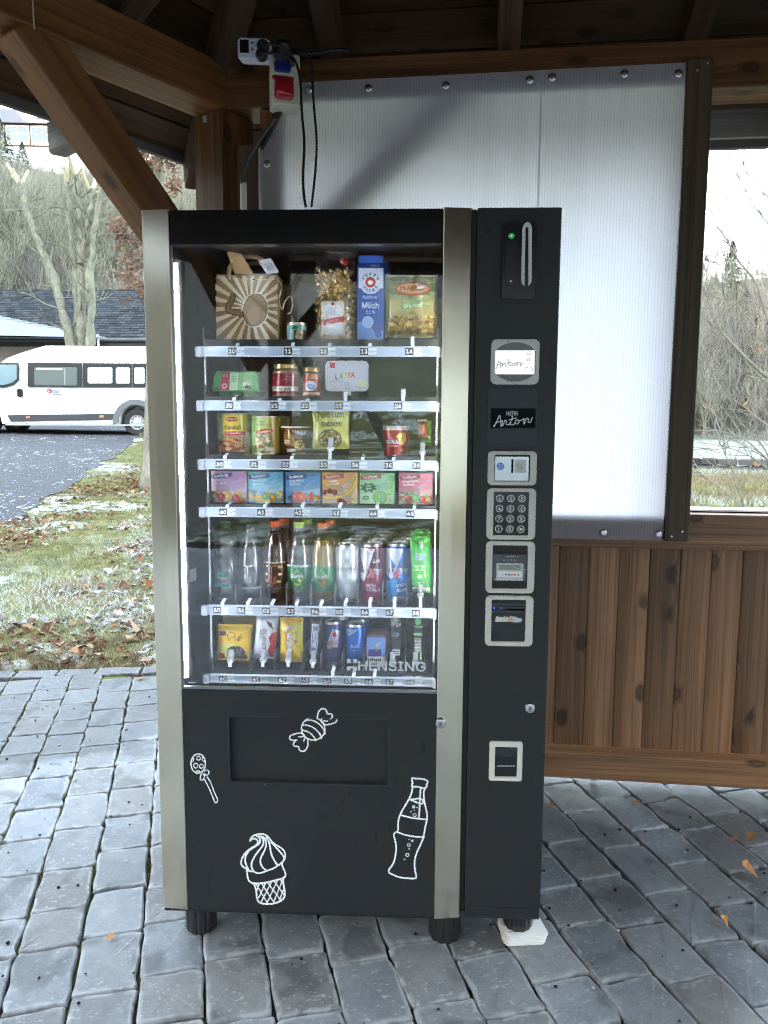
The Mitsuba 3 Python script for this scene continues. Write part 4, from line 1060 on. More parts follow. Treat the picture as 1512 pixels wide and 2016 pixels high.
def tin_can(cx, cy, z0, r, h, label, pr, col, cat='tin can', lidc=(0.62, 0.55, 0.40)):
    k = thing('tin_can', label, cat)
    pf = [(0.0001, z0 + 0.002), (r * 0.93, z0 + 0.002), (r * 1.015, z0), (r * 1.02, z0 + 0.003), (r * 0.985, z0 + 0.005), (r * 0.985, z0 + h - 0.005), (r * 1.02, z0 + h - 0.003), (r * 1.015, z0 + h), (r * 0.93, z0 + h), (r * 0.92, z0 + h - 0.004), (0.0001, z0 + h - 0.004)]
    m = lathe(pf, 32); m.apply_translation([cx, cy, 0])
    add('tin', m, 'metal', k, smooth=35, color=lidc)
    body = lathe([(r, z0 + 0.0055), (r, z0 + h - 0.0055)], 32); body.apply_translation([cx, cy, 0])
    cm = CM(); cm.add(body, col)
    a, c = pr.emit(cyl(cx, cy, lambda z: np.full(np.shape(z), r)), 0.006).get(); cm.add(a, c)
    mesh, colr = cm.get()
    add('paper_label', mesh, 'gloss', k, smooth=True, color=colr)
    return k

def clip_at(px, py_top, py_bot, ztop):
    pass

Y0 = 0.16
TZ = TRAY
# white product clips on the tray lips (one per selection with goods in front)
def clip(px, py0, py1, parent_rail):
    a, b = front_x(px, (py0 + py1) / 2, 0.115), front_z(py0, px, 0.115)
    z1 = front_z(py1, px, 0.103)
    m = cat_([bx(a - 0.0042, a + 0.0042, 0.101, 0.104, z1 - 0.001, b - 0.004, 0.0008), bx(a - 0.0038, a + 0.0046, 0.104, 0.125, b - 0.006, b - 0.0025, 0.0008), bx(a - 0.0034, a + 0.005, 0.1235, 0.126, b - 0.0045, b + 0.002, 0.0006)])
    add('product_clip', m, 'paint', parent_rail, color=(0.72, 0.76, 0.80))
PR_ = [k for k in scene if k.startswith('vending_machine__price_rail') and '__' not in k[len('vending_machine__'):]]
for k, cl in enumerate((((470, 674, 683), (578, 673, 684), (650, 674, 684), (729, 674, 684), (812, 662, 684)), ((463, 780, 791), (552, 782, 791), (607, 783, 791), (681, 770, 791), (794, 769, 791)), ((445, 894, 906), (512, 894, 906), (576, 895, 906), (651, 883, 906), (715, 897, 906), (775, 898, 906), (832, 888, 906)),
                          ((450, 990, 1000), (523, 990, 1000), (597, 990, 1000), (670, 991, 1001), (743, 991, 1001), (816, 992, 1001)), ((440, 1180, 1194), (490, 1180, 1194), (537, 1182, 1195), (585, 1182, 1195), (633, 1183, 1195), (681, 1181, 1195), (729, 1179, 1195), (777, 1178, 1195), (828, 1172, 1195)),
                          ((455, 1300, 1312), (519, 1299, 1312), (569, 1299, 1312), (617, 1302, 1314), (656, 1314, 1331), (697, 1320, 1332), (738, 1320, 1332)))):
    for c in cl:
        clip(*c, PR_[k])
# thin dividers standing between the drinks columns
for px in (466, 515, 565, 612, 660, 705, 753, 800):
    x = front_x(px, 1170, 0.13)
    add('divider', bx(x - 0.0007, x + 0.0007, 0.118, 0.55, TZ[4] - 0.002, TZ[4] + 0.055), 'metal', vm, color=(0.35, 0.36, 0.38))
for px in (494, 541, 596, 632, 674, 716, 760, 798):
    x = front_x(px, 1290, 0.13)
    add('divider', bx(x - 0.0007, x + 0.0007, 0.118, 0.55, TZ[5] - 0.002, TZ[5] + 0.045), 'metal', vm, color=(0.35, 0.36, 0.38))
# the grips that hold hanging goods
for px, py, k in ((684, 762, 1), (794, 775, 1), (651, 872, 2), (832, 880, 2), (828, 1160, 4), (455, 1288, 5), (519, 1287, 5), (569, 1288, 5), (617, 1290, 5), (773, 1293, 5), (818, 1293, 5)):
    x, z = front_x(px, py, 0.13), front_z(py, px, 0.13)
    add('grip', cat_([bx(x - 0.0062, x + 0.0062, 0.126, 0.134, z - 0.008, z + 0.012, 0.001), bx(x - 0.0085, x + 0.0085, 0.118, 0.136, z - 0.020, z - 0.0095, 0.0015), bx(x - 0.0012, x + 0.0012, 0.118, 0.121, z - 0.0095, z + 0.002)]), 'paint', vm, color=(0.42, 0.45, 0.48))

def dims(b):
    return (b[0] + b[2]) / 2, b[2] - b[0], b[1], b[3] - b[1]
C_ = srgb
# --- top shelf
b = (0.1263, 1.5453, 0.2891, 1.7143)
pz0, pz1 = TZ[0], b[3]
k = thing('paper_bag', 'brown paper carrier bag with pale sunburst print', 'bag')
m = bx(b[0], b[2], 0.165, 0.255, pz0, pz1, 0.002)
m = m.subdivide().subdivide().subdivide()
v = np.asarray(m.vertices); v[:, 1] += 0.004 * (meshkit.fbm(v * 22, 3) - 0.5) * 2; v[:, 0] += 0.012 * (v[:, 2] - pz0) / (pz1 - pz0) * (v[:, 0] - (b[0] + b[2]) / 2) / 0.08 * -0.3
add('body', trimesh.Trimesh(v, m.faces, process=False), 'matte', k, color=C_(150, 124, 88), smooth=True)
pr = Print(); xc, zc = b[0] + 0.56 * (b[2] - b[0]), pz0 + 0.52 * (pz1 - pz0)
face = sbox(b[0] + 0.002, pz0 + 0.002, b[2] - 0.002, pz1 - 0.004)
for i in range(22):
    a0 = i * 2 * math.pi / 22; a1 = a0 + 0.13
    pr.poly(Polygon([(xc, zc), (xc + .3 * math.cos(a0), zc + .3 * math.sin(a0)), (xc + .3 * math.cos(a1), zc + .3 * math.sin(a1))]).intersection(face), C_(206, 192, 164))
pt = affinity.rotate(affinity.scale(Point(xc + 0.012, zc - 0.008).buffer(0.037), 0.86, 1.12), -12)
pr.poly(pt.buffer(0.0022), C_(226, 216, 196)).poly(pt, C_(52, 42, 32)).poly(pt.buffer(-0.0016), C_(122, 98, 66))
pr.poly(affinity.translate(affinity.scale(pt, 0.5, 0.55), -0.004, -0.012), C_(138, 112, 78))
arm = stroke([smoothline([(xc - 0.024, zc - 0.02), (xc - 0.045, zc - 0.012), (xc - 0.058, zc - 0.006), (xc - 0.050, zc + 0.012), (xc - 0.044, zc + 0.026)], 14)], 0.013)
pr.poly(arm.buffer(0.001), C_(52, 42, 32)).poly(arm.buffer(-0.0008), C_(122, 98, 66))
pr.line([(b[0] + 0.004, pz1 - 0.011), (b[2] - 0.004, pz1 - 0.014)], 0.0011, C_(226, 214, 190))
add('print', pr.emit(flat(0.1632)), 'matte', k)
for yy in (0.17, 0.25):
    add('handle', tube(smoothline([(b[0] + 0.045, yy, pz1 - 0.02), (b[0] + 0.040, yy, pz1 + 0.022), (b[0] + 0.058, yy + .01, pz1 + 0.040), (b[2] - 0.040, yy + .01, pz1 + 0.036), (b[2] - 0.022, yy, pz1 + 0.008), (b[2] - 0.03, yy, pz1 - 0.02)], 18), 0.006, 6), 'matte', k, color=C_(160, 132, 96), smooth=True)
add('flap', tm([(lambda q: (q[0], 0.168, q[1]))(p) for p in [(0.1571, 1.7723), (0.1958, 1.7647), (0.2261, 1.7148), (0.1768, 1.7149)]], [[0, 1, 2], [0, 2, 3]]), 'matte', k, color=C_(182, 150, 112))
add('drawstring', tube(smoothline([(x, 0.158, z) for x, z in [(0.2911, 1.6979), (0.296, 1.6692), (0.2918, 1.643), (0.2994, 1.6254), (0.3047, 1.643), (0.3204, 1.6579), (0.3253, 1.6379), (0.3122, 1.6154)]], 26), 0.0011, 5), 'matte', k, color=C_(214, 206, 190))
tk = thing('paper_tag', 'white printed paper tag hanging over the top of the sunburst bag', 'tag')
q = Polygon([(0.2386, 1.7468), (0.2708, 1.7529), (0.291, 1.7181), (0.2613, 1.712)])
add('card', extr(q, 0.1600, 0.1606), 'matte', tk, color=C_(214, 214, 218))
pr = Print()
for i in range(5):
    z = (0.2539, 1.7369)[1] - i * 0.0036; x = (0.2539, 1.7369)[0] + i * 0.0022
    pr.line([(x, z), (x + 0.019, z + 0.0035)], 0.0011, C_(90, 90, 100))
add('print', pr.emit(flat(0.1598)), 'matte', tk)
b2 = (0.2458, 1.6046, 0.3054, 1.712)
k = thing('paper_bag', 'second brown paper bag half hidden behind the sunburst bag', 'bag')
add('body', bx(b2[0] - 0.05, b2[2], 0.31, 0.39, pz0, b2[3], 0.002), 'matte', k, color=C_(128, 106, 78))
add('fold', bx(b2[2] - 0.02, b2[2] - 0.004, 0.308, 0.312, pz0 + 0.02, b2[3] - 0.005, 0.001), 'matte', k, color=C_(146, 120, 88))
b = (0.3062, 1.5449, 0.3568, 1.5955)
cx, w, _, _ = dims(b); r = w / 2; h = b[3] - TZ[0]
pr = Print().rect(cx - .05, TZ[0] + 0.007, cx - 0.002, TZ[0] + h - 0.006, C_(150, 196, 190)).rect(cx - 0.016, TZ[0] + h - 0.018, cx + 0.006, TZ[0] + h - 0.008, C_(24, 120, 84), 0.004)
pr.rect(cx - 0.003, TZ[0] + 0.007, cx + 0.05, TZ[0] + h - 0.02, C_(60, 58, 50))
for i, (dx, dz, rr) in enumerate(((0.010, 0.020, 0.010), (0.008, 0.014, 0.010), (0.012, 0.026, 0.010))):
    pr.disc(cx + dx, TZ[0] + dz, rr, C_(150, 130, 86), 0.62).disc(cx + dx, TZ[0] + dz, rr * 0.88, C_(206, 188, 138), 0.6)
for i in range(4):
    pr.rect(cx - 0.02, TZ[0] + 0.010 + i * 0.004, cx - 0.007, TZ[0] + 0.0115 + i * 0.004, C_(96, 140, 136))
tin_can(cx, Y0 + r, TZ[0], r, h, 'small teal tin with biscuits on its label on the top shelf', pr, C_(140, 186, 182))
# pasta bag
b = (0.3819, 1.545, 0.4821, 1.7696)
k = thing('pasta_bag', 'clear bag of spiral pasta with a red and white card', 'bag of pasta')
cx, w, _, _ = dims(b); z0, z1 = TZ[0], b[3]
film, fm = pouch(b[0], z0, b[2], z1 - 0.018, 0.150, 0.040, 3, 0.004, 0.004, p=3.2)
add('film', film, 'film', k, smooth=True)
def fusilli(c, d, L, r, turns):
    t = np.linspace(0, 1, 13); d = d / np.linalg.norm(d)
    a = np.cross(d, [0.3, 0.5, 0.8]); a /= np.linalg.norm(a); e = np.cross(d, a)
    vs = []
    for s_ in (1, -1):
        vs.append(np.asarray(c) + np.outer((t - 0.5) * L, d) + s_ * r * (np.cos(t * turns * 6.283)[:, None] * a + np.sin(t * turns * 6.283)[:, None] * e))
    i = np.arange(12)
    f = np.vstack([np.stack([i, i + 1, i + 14], 1), np.stack([i, i + 14, i + 13], 1)])
    return tm(np.vstack(vs), f)
r_ = np.random.default_rng(5); ps = CM()
for i in range(260):
    u_, v_ = r_.uniform(0.07, 0.93), r_.uniform(0.02, 0.86)
    tt = 0.036 * max(0, 1 - abs(2 * u_ - 1) ** 3.2) ** .6
    c = (b[0] + u_ * w, 0.152 + 0.040 - tt + abs(r_.normal(0, 0.012)) + .005, z0 + v_ * (z1 - 0.02 - z0))
    ps.add(fusilli(c, r_.normal(size=3) * [1, 0.4, 1], r_.uniform(0.022, 0.03), 0.0042, 1.7), np.array(C_(240, 218, 166)) * r_.uniform(0.8, 1.15))
m_, c_ = ps.get()
add('pasta', m_, 'matte', k, color=c_, kind='stuff', label='pale spiral pasta')
kn = add('knot', tube(smoothline([(cx + .02, 0.175, z1 - 0.026), (cx + .024, 0.170, z1 - 0.020)], 4), 0.010, 8), 'gloss', k, color=C_(176, 52, 46), label='red tie round the neck of the bag')
for s_ in (-1, 1):
    pm, _ = pouch(cx + .016 - (0.040 if s_ < 0 else -0.008), z1 - 0.018, cx + .016 + (0.008 if s_ < 0 else 0.040), z1 + 0.012, 0.155, 0.014, 5 + s_, 0.001, 0.006, lean=0.4 * s_, nx=14, nz=14)
    add('film_tail', pm, 'film', k, smooth=True)
q = (0.3973, 1.5514, 0.4575, 1.6451)
pr = Print().rect(*q, C_(214, 206, 190), 0.001)
qx, qw, qz, qh = dims(q)
pr.disc(qx, qz + 0.70 * qh, qw * 0.43, C_(236, 236, 238), 0.95).disc(qx, qz + 0.30 * qh, qw * 0.43, C_(236, 236, 238), 0.95).disc(qx, qz + .93 * qh, .004, C_(176, 40, 44))
pr.poly(Polygon([(q[0], qz + 0.34 * qh), (q[2], qz + 0.47 * qh), (q[2], qz + 0.62 * qh), (q[0], qz + 0.51 * qh)]), C_(178, 34, 44))
pr.text('kernige', 0.0042, qx, qz + 0.475 * qh, C_(240, 220, 220), rot=0.1).text('Eiernudeln', 0.0058, qx, qz + 0.385 * qh, C_(250, 250, 250), bold=True, rot=0.1, squash=.82)
for i in range(4):
    pr.rect(qx - .012, qz + (.66 + .05 * i) * qh, qx + .012, qz + (.673 + .05 * i) * qh, C_(150, 156, 170)); pr.rect(qx - .011, qz + (.12 + .05 * i) * qh, qx + .010, qz + (.132 + .05 * i) * qh, C_(160, 164, 176))
add('card', pr.emit(fm, 0.01, lift=0.0002), 'gloss', k)
for j in (1,):
    k2 = thing('pasta_bag', 'clear bag of pale pasta standing behind the one with the red card', 'bag of pasta')
    pm, fm2 = pouch(b[0] - 0.018, z0, b[2] - 0.016, z1 - 0.02, 0.26, 0.036, 9, 0.004, 0.004)
    add('film', pm, 'film', k2, smooth=True)
    pm, fm2 = pouch(b[0] - 0.015, z0 + .003, b[2] - 0.02, z1 - 0.05, 0.262, 0.030, 9, 0.004, 0.010, nx=30, nz=40)
    add('pasta', pm, 'matte', k2, color=C_(176, 160, 120), smooth=True)
# milk cartons
b = (0.4885, 1.5451, 0.5564, 1.7458)
def milk(x0, x1, y, z0, z1, label, front):
    k = thing('milk_carton', label, 'carton', 'milk cartons on the top shelf')
    w = x1 - x0; zt = z1 - 0.016
    P = [(x0, y, z0), (x1, y, z0), (x1, y + w, z0), (x0, y + w, z0)]
    top = [(x0, y, zt), (x1, y, zt), (x1, y + w, zt), (x0, y + w, zt)]
    rg = [(x0 + .002, y + 0.012, z1 - 0.002), (x1 - .002, y + 0.012, z1 - 0.002)]
    v_ = np.array(P + top + rg)
    f_ = [[0, 1, 5], [0, 5, 4], [1, 2, 6], [1, 6, 5], [2, 3, 7], [2, 7, 6], [3, 0, 4], [3, 4, 7], [4, 5, 9], [4, 9, 8], [6, 7, 8], [6, 8, 9], [5, 6, 9], [7, 4, 8]]
    add('carton', tm(v_, f_), 'gloss', k, color=C_(44, 84, 170))
    fin = extr(rounded(x0 + .003, z1 - 0.004, x1 - .003, z1 + 0.014, 0.004), y + 0.010, y + 0.013)
    add('top_seal', fin, 'gloss', k, color=C_(62, 104, 190))
    pr = Print(); xc = (x0 + x1) / 2; h = zt - z0
    pr.rect(x0 + .004, z0 + 0.72 * h, x1 - .002, z0 + 0.985 * h, C_(202, 210, 226), 0.002).disc(xc, z0 + 0.80 * h, w * 0.42, C_(202, 210, 226))
    pr.poly(ring(xc, z0 + 0.80 * h, w * 0.36, 0.0006), C_(120, 136, 180))
    for ch, a in zip('B\u00c4REN', np.linspace(2.55, 0.6, 5)):
        pr.text(ch, 0.0062, xc + math.cos(a) * w * 0.28, z0 + 0.80 * h + math.sin(a) * w * 0.28 - .003, C_(40, 44, 90), True, rot=a - math.pi / 2)
    for ch, a in zip('MARKE', np.linspace(-2.6, -0.55, 5)):
        pr.text(ch, 0.0062, xc + math.cos(a) * w * 0.30, z0 + 0.80 * h + math.sin(a) * w * 0.30 - .003, C_(40, 44, 90), True, rot=a + math.pi / 2)
    pr.disc(xc, z0 + 0.80 * h, w * 0.19, C_(186, 44, 52)).disc(xc, z0 + 0.795 * h, w * 0.10, C_(226, 222, 224), 0.8)
    pr.text('Haltbare', 0.0085, xc - .002, z0 + 0.58 * h, C_(190, 210, 238), lean=0.2, squash=.8).text('Milch', 0.014, xc, z0 + 0.455 * h, C_(226, 234, 246), True, squash=.9).text('1,5 %', 0.0075, xc, z0 + 0.385 * h, C_(220, 230, 244), squash=.8)
    pr.poly(Polygon([(x0 + .001, z0 + .002), (x1 - .002, z0 + .002), (x1 - .002, z0 + .16 * h), (x0 + .7 * w, z0 + .12 * h), (x0 + .35 * w, z0 + .30 * h), (x0 + .001, z0 + .26 * h)]), C_(96, 142, 206))
    pr.disc(x0 + 0.40 * w, z0 + 0.27 * h, w * 0.22, C_(150, 182, 222)).disc(x1 - .2 * w, z0 + .11 * h, w * .13, C_(50, 92, 176))
    pr.text('Milch', 0.0065, x0 + .68 * w, z1 - .0158, C_(160, 190, 232))
    add('print', pr.emit(flat(y)), 'gloss', k)
x0, x1 = b[0], b[2]
milk(x0, x1, 0.16, TZ[0], b[3], 'foremost blue and white milk carton', True)
milk(x0 + .012, x1 + .012, 0.235, TZ[0], b[3], 'blue milk carton behind the foremost one', False)
# pale vegetable bag
b = (0.5586, 1.5702, 0.6996, 1.714)
k = thing('dumpling_bag', 'pale green and yellow bag with an oval brown emblem', 'bag')
pm, fm = pouch(b[0], b[1] - 0.012, b[2] - 0.008, b[3], 0.15, 0.030, 12, 0.007, 0.004)
add('bag', pm, 'gloss', k, smooth=True, color=C_(196, 186, 128))
cx, w, z0, h = dims(b); reg = sbox(b[0] + .004, z0 - .008, b[2] - .012, b[3] - .003)
pr = Print().poly(sbox(b[0] + .003, z0 + .55 * h, b[2] - .012, z0 + .97 * h), C_(168, 176, 112)).poly(sbox(b[0] + .003, z0 - .006, b[2] - .012, z0 + .2 * h), C_(186, 160, 92))
blobs(pr, 4, sbox(b[0] + .004, z0 + .62 * h, b[2] - .013, z0 + .96 * h), 60, [C_(96, 132, 60), C_(150, 166, 90), C_(120, 148, 72)], 0.004, 0.011)
blobs(pr, 6, sbox(b[0] + .004, z0 - .004, b[2] - .013, z0 + .28 * h), 90, [C_(206, 178, 96), C_(176, 138, 70), C_(218, 198, 120), C_(150, 116, 62)], 0.004, 0.009)
el = affinity.scale(Point(cx, z0 + .72 * h).buffer(1), w * .31, h * .10)
pr.poly(affinity.translate(el, 0.0, -0.004), C_(150, 62, 30)).poly(el.buffer(.0015), C_(168, 84, 40)).poly(affinity.scale(el, .9, .85), C_(206, 152, 84))
pr.text('PFANNI', 0.0105, cx - .005, z0 + .685 * h, C_(158, 56, 30), True, rot=.05)
pr.poly(affinity.rotate(sbox(cx + .010, z0 + .71 * h, cx + .032, z0 + .77 * h), 8), C_(200, 204, 212))
pr.poly(Polygon([(cx - .03, z0 + .36 * h), (cx + .038, z0 + .42 * h), (cx + .042, z0 + .54 * h), (cx - .03, z0 + .50 * h)]), C_(150, 176, 116))
pr.text('Gnocchi', 0.0085, cx, z0 + .40 * h, C_(226, 232, 206), True, rot=.06).text('500 g', 0.0045, cx, z0 + .29 * h, C_(60, 70, 50))
add('print', pr.emit(fm, 0.006), 'gloss', k)
# --- second shelf
b = (0.1156, 1.405, 0.2354, 1.4733)
k = thing('egg_carton', 'green egg carton with a pink and green printed lid', 'egg carton')
cx, w, _, _ = dims(b); z0, z1 = TZ[1], b[3]; hz = z1 - z0
def hullbox(rects):
    return trimesh.convex.convex_hull(np.array([(sx * a, sy * c + y_, z) for a, c, y_, z in rects for sx in (-1, 1) for sy in (-1, 1)]))
cups = []
for i in range(3):
    for j in range(2):
        pf = lathe([(0.0001, 0), (0.012, 0.0), (0.020, 0.018), (0.0215, 0.020)], 14); pf.apply_translation([cx + (i - 1) * 0.034, 0.182 + j * 0.04, z0]); cups.append(pf)
add('cups', cat_(cups), 'matte', k, color=C_(72, 140, 84))
add('lid', moved(hullbox([(w / 2, 0.046, 0, z0 + 0.016), (w / 2 * .99, 0.045, 0, z0 + 0.026), (w / 2 * 0.90, 0.036, 0, z1 - 0.006), (w / 2 * 0.84, 0.030, 0, z1)]), [cx, 0.206, 0]), 'matte', k, color=C_(96, 178, 110))
pr = Print(); yslope = lambda x, z, h_: np.column_stack([x, 0.1600 + (z - z0 - 0.024) / (hz - 0.030) * 0.0105 - h_ - .0006, z])
zt = z1 - 0.004; zb = z0 + 0.024
lab = Polygon([(cx - .34 * w, zb - .006), (cx + .38 * w, zb - .006), (cx + .36 * w, zt), (cx - .30 * w, zt)])
pr.poly(lab, C_(142, 196, 134)).poly(lab.intersection(sbox(cx - w, zb - .02, cx - .13 * w, zt)), C_(206, 76, 108)).poly(lab.intersection(sbox(cx - .13 * w, zb - .02, cx + .05 * w, zt)), C_(196, 226, 190))
pr.disc(cx - .235 * w, zb + .005, .0068, C_(238, 226, 230)).disc(cx - .235 * w, zb + .005, .0038, C_(206, 76, 108)).disc(cx + .23 * w, zb + .010, .0085, C_(232, 240, 230), .8)
pr.disc(cx + .25 * w, zb + .003, .006, C_(62, 52, 48), .7).disc(cx + .32 * w, zb, .005, C_(150, 120, 70), .7)
for i in range(5):
    pr.rect(cx - .10 * w, zt - .005 - i * .0042, cx + .02 * w, zt - .0062 - i * .0042, C_(70, 130, 80)); 
for i in range(2):
    pr.rect(cx - .30 * w, zt - .004 - i * .004, cx - .16 * w, zt - .0056 - i * .004, C_(240, 214, 222))
pr.rect(cx + .18 * w, zb + .009, cx + .28 * w, zb + .0105, C_(60, 110, 70))
add('paper_label', pr.emit(yslope), 'matte', k)

def jar(b, TZ_, label, bodyc, labc, lidc, pr_fn, lz0, lz1, lidh=0.012):
    cx, w, _, _ = dims(b); r = w / 2; z0, z1 = TZ_, b[3]; h = z1 - z0
    k = thing('glass_jar', label, 'jar')
    add('filling', moved(lathe([(0.0001, z0 + .002), (r * .9, z0 + .002), (r * .97, z0 + .006), (r * .97, z1 - lidh - .012), (r * .8, z1 - lidh - .003), (.0001, z1 - lidh - .003)], 32), [cx, Y0 + r, 0]), 'liquid', k, smooth=35, color=bodyc)
    add('glass', moved(lathe([(r * .92, z0), (r, z0 + .005), (r, z1 - lidh - .012), (r * .86, z1 - lidh - .001), (r * .86, z1 - .002)], 32), [cx, Y0 + r, 0]), 'pane', k, smooth=True)
    add('lid', moved(lathe([(r * .90, z1 - lidh), (r * .945, z1 - lidh + .001), (r * .945, z1 - .0015), (r * .90, z1), (.0001, z1 - .0005)], 32), [cx, Y0 + r, 0]), 'metal', k, smooth=40, color=lidc)
    pr = pr_fn(cx, z0, h, r)
    body = lathe([(r + .0004, z0 + lz0 * h), (r + .0004, z0 + lz1 * h)], 32); body.apply_translation([cx, Y0 + r, 0])
    cm = CM(); cm.add(body, labc)
    a, c = pr.emit(cyl(cx, Y0 + r, lambda z: np.full(np.shape(z), r + .0004)), 0.006).get(); cm.add(a, c)
    me, co = cm.get(); add('paper_label', me, 'gloss', k, smooth=True, color=co)
def p_honey(cx, z0, h, r):
    pr = Print().rect(cx - .9 * r * 1.4, z0 + .20 * h, cx + .9 * r * 1.4, z0 + .34 * h, C_(232, 228, 224))
    pr.text('Rapshonig', .0058, cx - .002, z0 + .235 * h, C_(60, 50, 50), True)
    bx_ = affinity.rotate(sbox(cx - .001, z0 + .48 * h, cx + .023, z0 + .68 * h), -14)
    pr.poly(bx_.buffer(.0008).difference(bx_), C_(220, 160, 160))
    for i in range(2):
        pr.poly(affinity.rotate(sbox(cx + .003, z0 + (.53 + .08 * i) * h, cx + .019, z0 + (.55 + .08 * i) * h), -14, origin=(cx + .011, z0 + .58 * h)), C_(232, 190, 190))
    for i in range(2):
        pr.rect(cx - .018, z0 + (.12 + .05 * i) * h, cx + .016, z0 + (.135 + .05 * i) * h, C_(196, 110, 116))
    return pr
jar((0.2657, 1.4055, 0.335, 1.4915), TZ[1], 'honey jar with dark red label and gold lid', C_(176, 150, 120), C_(140, 26, 40), C_(212, 186, 120), p_honey, .10, .72)
def p_jam(cx, z0, h, r):
    pr = Print().disc(cx, z0 + .38 * h, r * .72, C_(226, 230, 240), .78).script([[(cx - .011, z0 + .38 * h), (cx - .007, z0 + .46 * h), (cx - .004, z0 + .38 * h), (cx, z0 + .44 * h), (cx + .004, z0 + .38 * h), (cx + .010, z0 + .44 * h)]], .0014, C_(50, 90, 176)).rect(cx - .009, z0 + .29 * h, cx + .009, z0 + .31 * h, C_(80, 110, 180))
    pr.rect(cx - 1.2 * r, z0 + .10 * h, cx + 1.2 * r, z0 + .18 * h, C_(214, 200, 170))
    return pr
jar((0.3467, 1.4058, 0.3924, 1.484), TZ[1], 'small jar with blue oval on a red label', C_(190, 120, 80), C_(170, 60, 52), C_(206, 170, 104), p_jam, .08, .60)
# margarine tub, standing on edge
b = (0.4068, 1.4228, 0.5172, 1.4994)
k = thing('margarine_tub', 'pale grey rectangular margarine tub with coloured letters', 'tub')
cx, w, z0, h = dims(b)
o = rounded(*b, 0.012)
add('lid', cat_([extr(o, .165, .172), extr(o.buffer(-.004), .1635, .165)]), 'gloss', k, color=C_(206, 208, 220))
add('tub', extr(o.buffer(-.006), .172, .22), 'gloss', k, color=C_(214, 214, 222))
pr = Print().poly(o.buffer(-.005).difference(o.buffer(-.0056)), C_(170, 172, 190))
for ch, dx, colr in (('L', -.022, C_(40, 70, 160)), ('\u00c4', -.011, C_(120, 176, 70)), ('T', 0.000, C_(226, 196, 60)), ('T', .009, C_(214, 120, 60)), ('A', .019, C_(196, 44, 50))):
    pr.text(ch, .0125, cx + dx - .003, z0 + .42 * h + dx * .12, colr, True, squash=.95)
pr.poly(affinity.rotate(sbox(b[0] + .012, b[3] - .018, b[0] + .025, b[3] - .005), -4), C_(196, 40, 44))
pr.disc(b[2] - .016, z0 + .26 * h, .012, C_(222, 214, 170), .75).disc(b[2] - .016, z0 + .26 * h, .0095, C_(206, 214, 190), .7).line([(b[2] - .034, z0 + .16 * h), (b[2] - .012, z0 + .1 * h)], .0012, C_(90, 80, 60))
pr.rect(b[0] + .013, z0 + .32 * h, b[0] + .045, z0 + .335 * h, C_(160, 160, 180))
add('print', pr.emit(flat(.1632)), 'gloss', k)
add('stand', bx(cx - .012, cx + .012, .166, .2, TZ[1], z0 + .002), 'paint', vm, color=(.05, .05, .055))
# --- third shelf
b = (0.1181, 1.2574, 0.2004, 1.3661)
cx, w, _, _ = dims(b); r = w / 2; z0 = TZ[2]; h = b[3] - z0
pr = Print().rect(cx - .055, z0 + .10 * h, cx - .022, z0 + .97 * h, C_(150, 150, 80)).rect(cx - .022, z0 + .48 * h, cx + .05, z0 + .97 * h, C_(232, 204, 44)).rect(cx - .022, z0 + .06 * h, cx + .05, z0 + .48 * h, C_(196, 140, 90))
pr.rect(cx - .040, z0 + .40 * h, cx - .025, z0 + .86 * h, C_(196, 204, 206)).rect(cx - .040, z0 + .08 * h, cx - .024, z0 + .34 * h, C_(150, 40, 36))
for i in range(9):
    pr.rect(cx - .037, z0 + (.44 + .045 * i) * h, cx - .028, z0 + (.455 + .045 * i) * h, C_(110, 116, 126))
lg = affinity.scale(Point(cx + .005, z0 + .85 * h).buffer(1), .0155, .0062)
pr.poly(lg.buffer(.0012), C_(240, 210, 60)).poly(lg, C_(190, 44, 34)).text('MAGGI', .0052, cx + .005, z0 + .828 * h, C_(240, 214, 90), True)
pr.text('Ravioli', .0105, cx + .008, z0 + .60 * h, C_(110, 52, 28), True, squash=.9)
pr.rect(cx - .012, z0 + .47 * h, cx + .04, z0 + .56 * h, C_(190, 50, 46), .001).text('in Tomatensauce', .0042, cx + .010, z0 + .50 * h, C_(240, 220, 200), True, squash=.75)
pr.disc(cx + .004, z0 + .10 * h, .033, C_(70, 52, 36), .95)
reg = affinity.scale(Point(cx + .004, z0 + .12 * h).buffer(.031), 1, 1).intersection(sbox(cx - .05, z0 + .065 * h, cx + .05, z0 + .5 * h))
pr.poly(reg, C_(176, 60, 30)); blobs(pr, 21, reg, 60, [C_(214, 150, 80), C_(196, 110, 52), C_(180, 52, 34), C_(226, 176, 110)], .0055, .0085, (4, 5))
tin_can(cx, Y0 + r, z0, r, h, 'yellow tin of ravioli with a red bordered picture', pr, C_(206, 176, 60))
tin2 = lambda x, lab: tin_can(x, Y0 + 3.1 * r, z0, r, h, lab, Print().rect(cx - .01, z0 + .5 * h, cx + .01, z0 + .9 * h, C_(200, 190, 60)), C_(190, 170, 60))
b = (0.2096, 1.258, 0.2824, 1.3587)
cx, w, _, _ = dims(b); r = w / 2; h = b[3] - z0
pr = Print().rect(cx - .05, z0 + .56 * h, cx + .05, z0 + .97 * h, C_(190, 196, 84)).rect(cx - .05, z0 + .06 * h, cx - .012, z0 + .97 * h, C_(150, 190, 90)).rect(cx + .016, z0 + .06 * h, cx + .05, z0 + .97 * h, C_(196, 168, 70))
pr.text('Nudel-Topf', .0060, cx + .002, z0 + .75 * h, C_(96, 96, 50), squash=.85).rect(cx - .012, z0 + .86 * h, cx + .006, z0 + .875 * h, C_(110, 120, 60))
pr.disc(cx + .002, z0 + .28 * h, .024, C_(84, 110, 50), 1.0); reg = Point(cx + .002, z0 + .29 * h).buffer(.022)
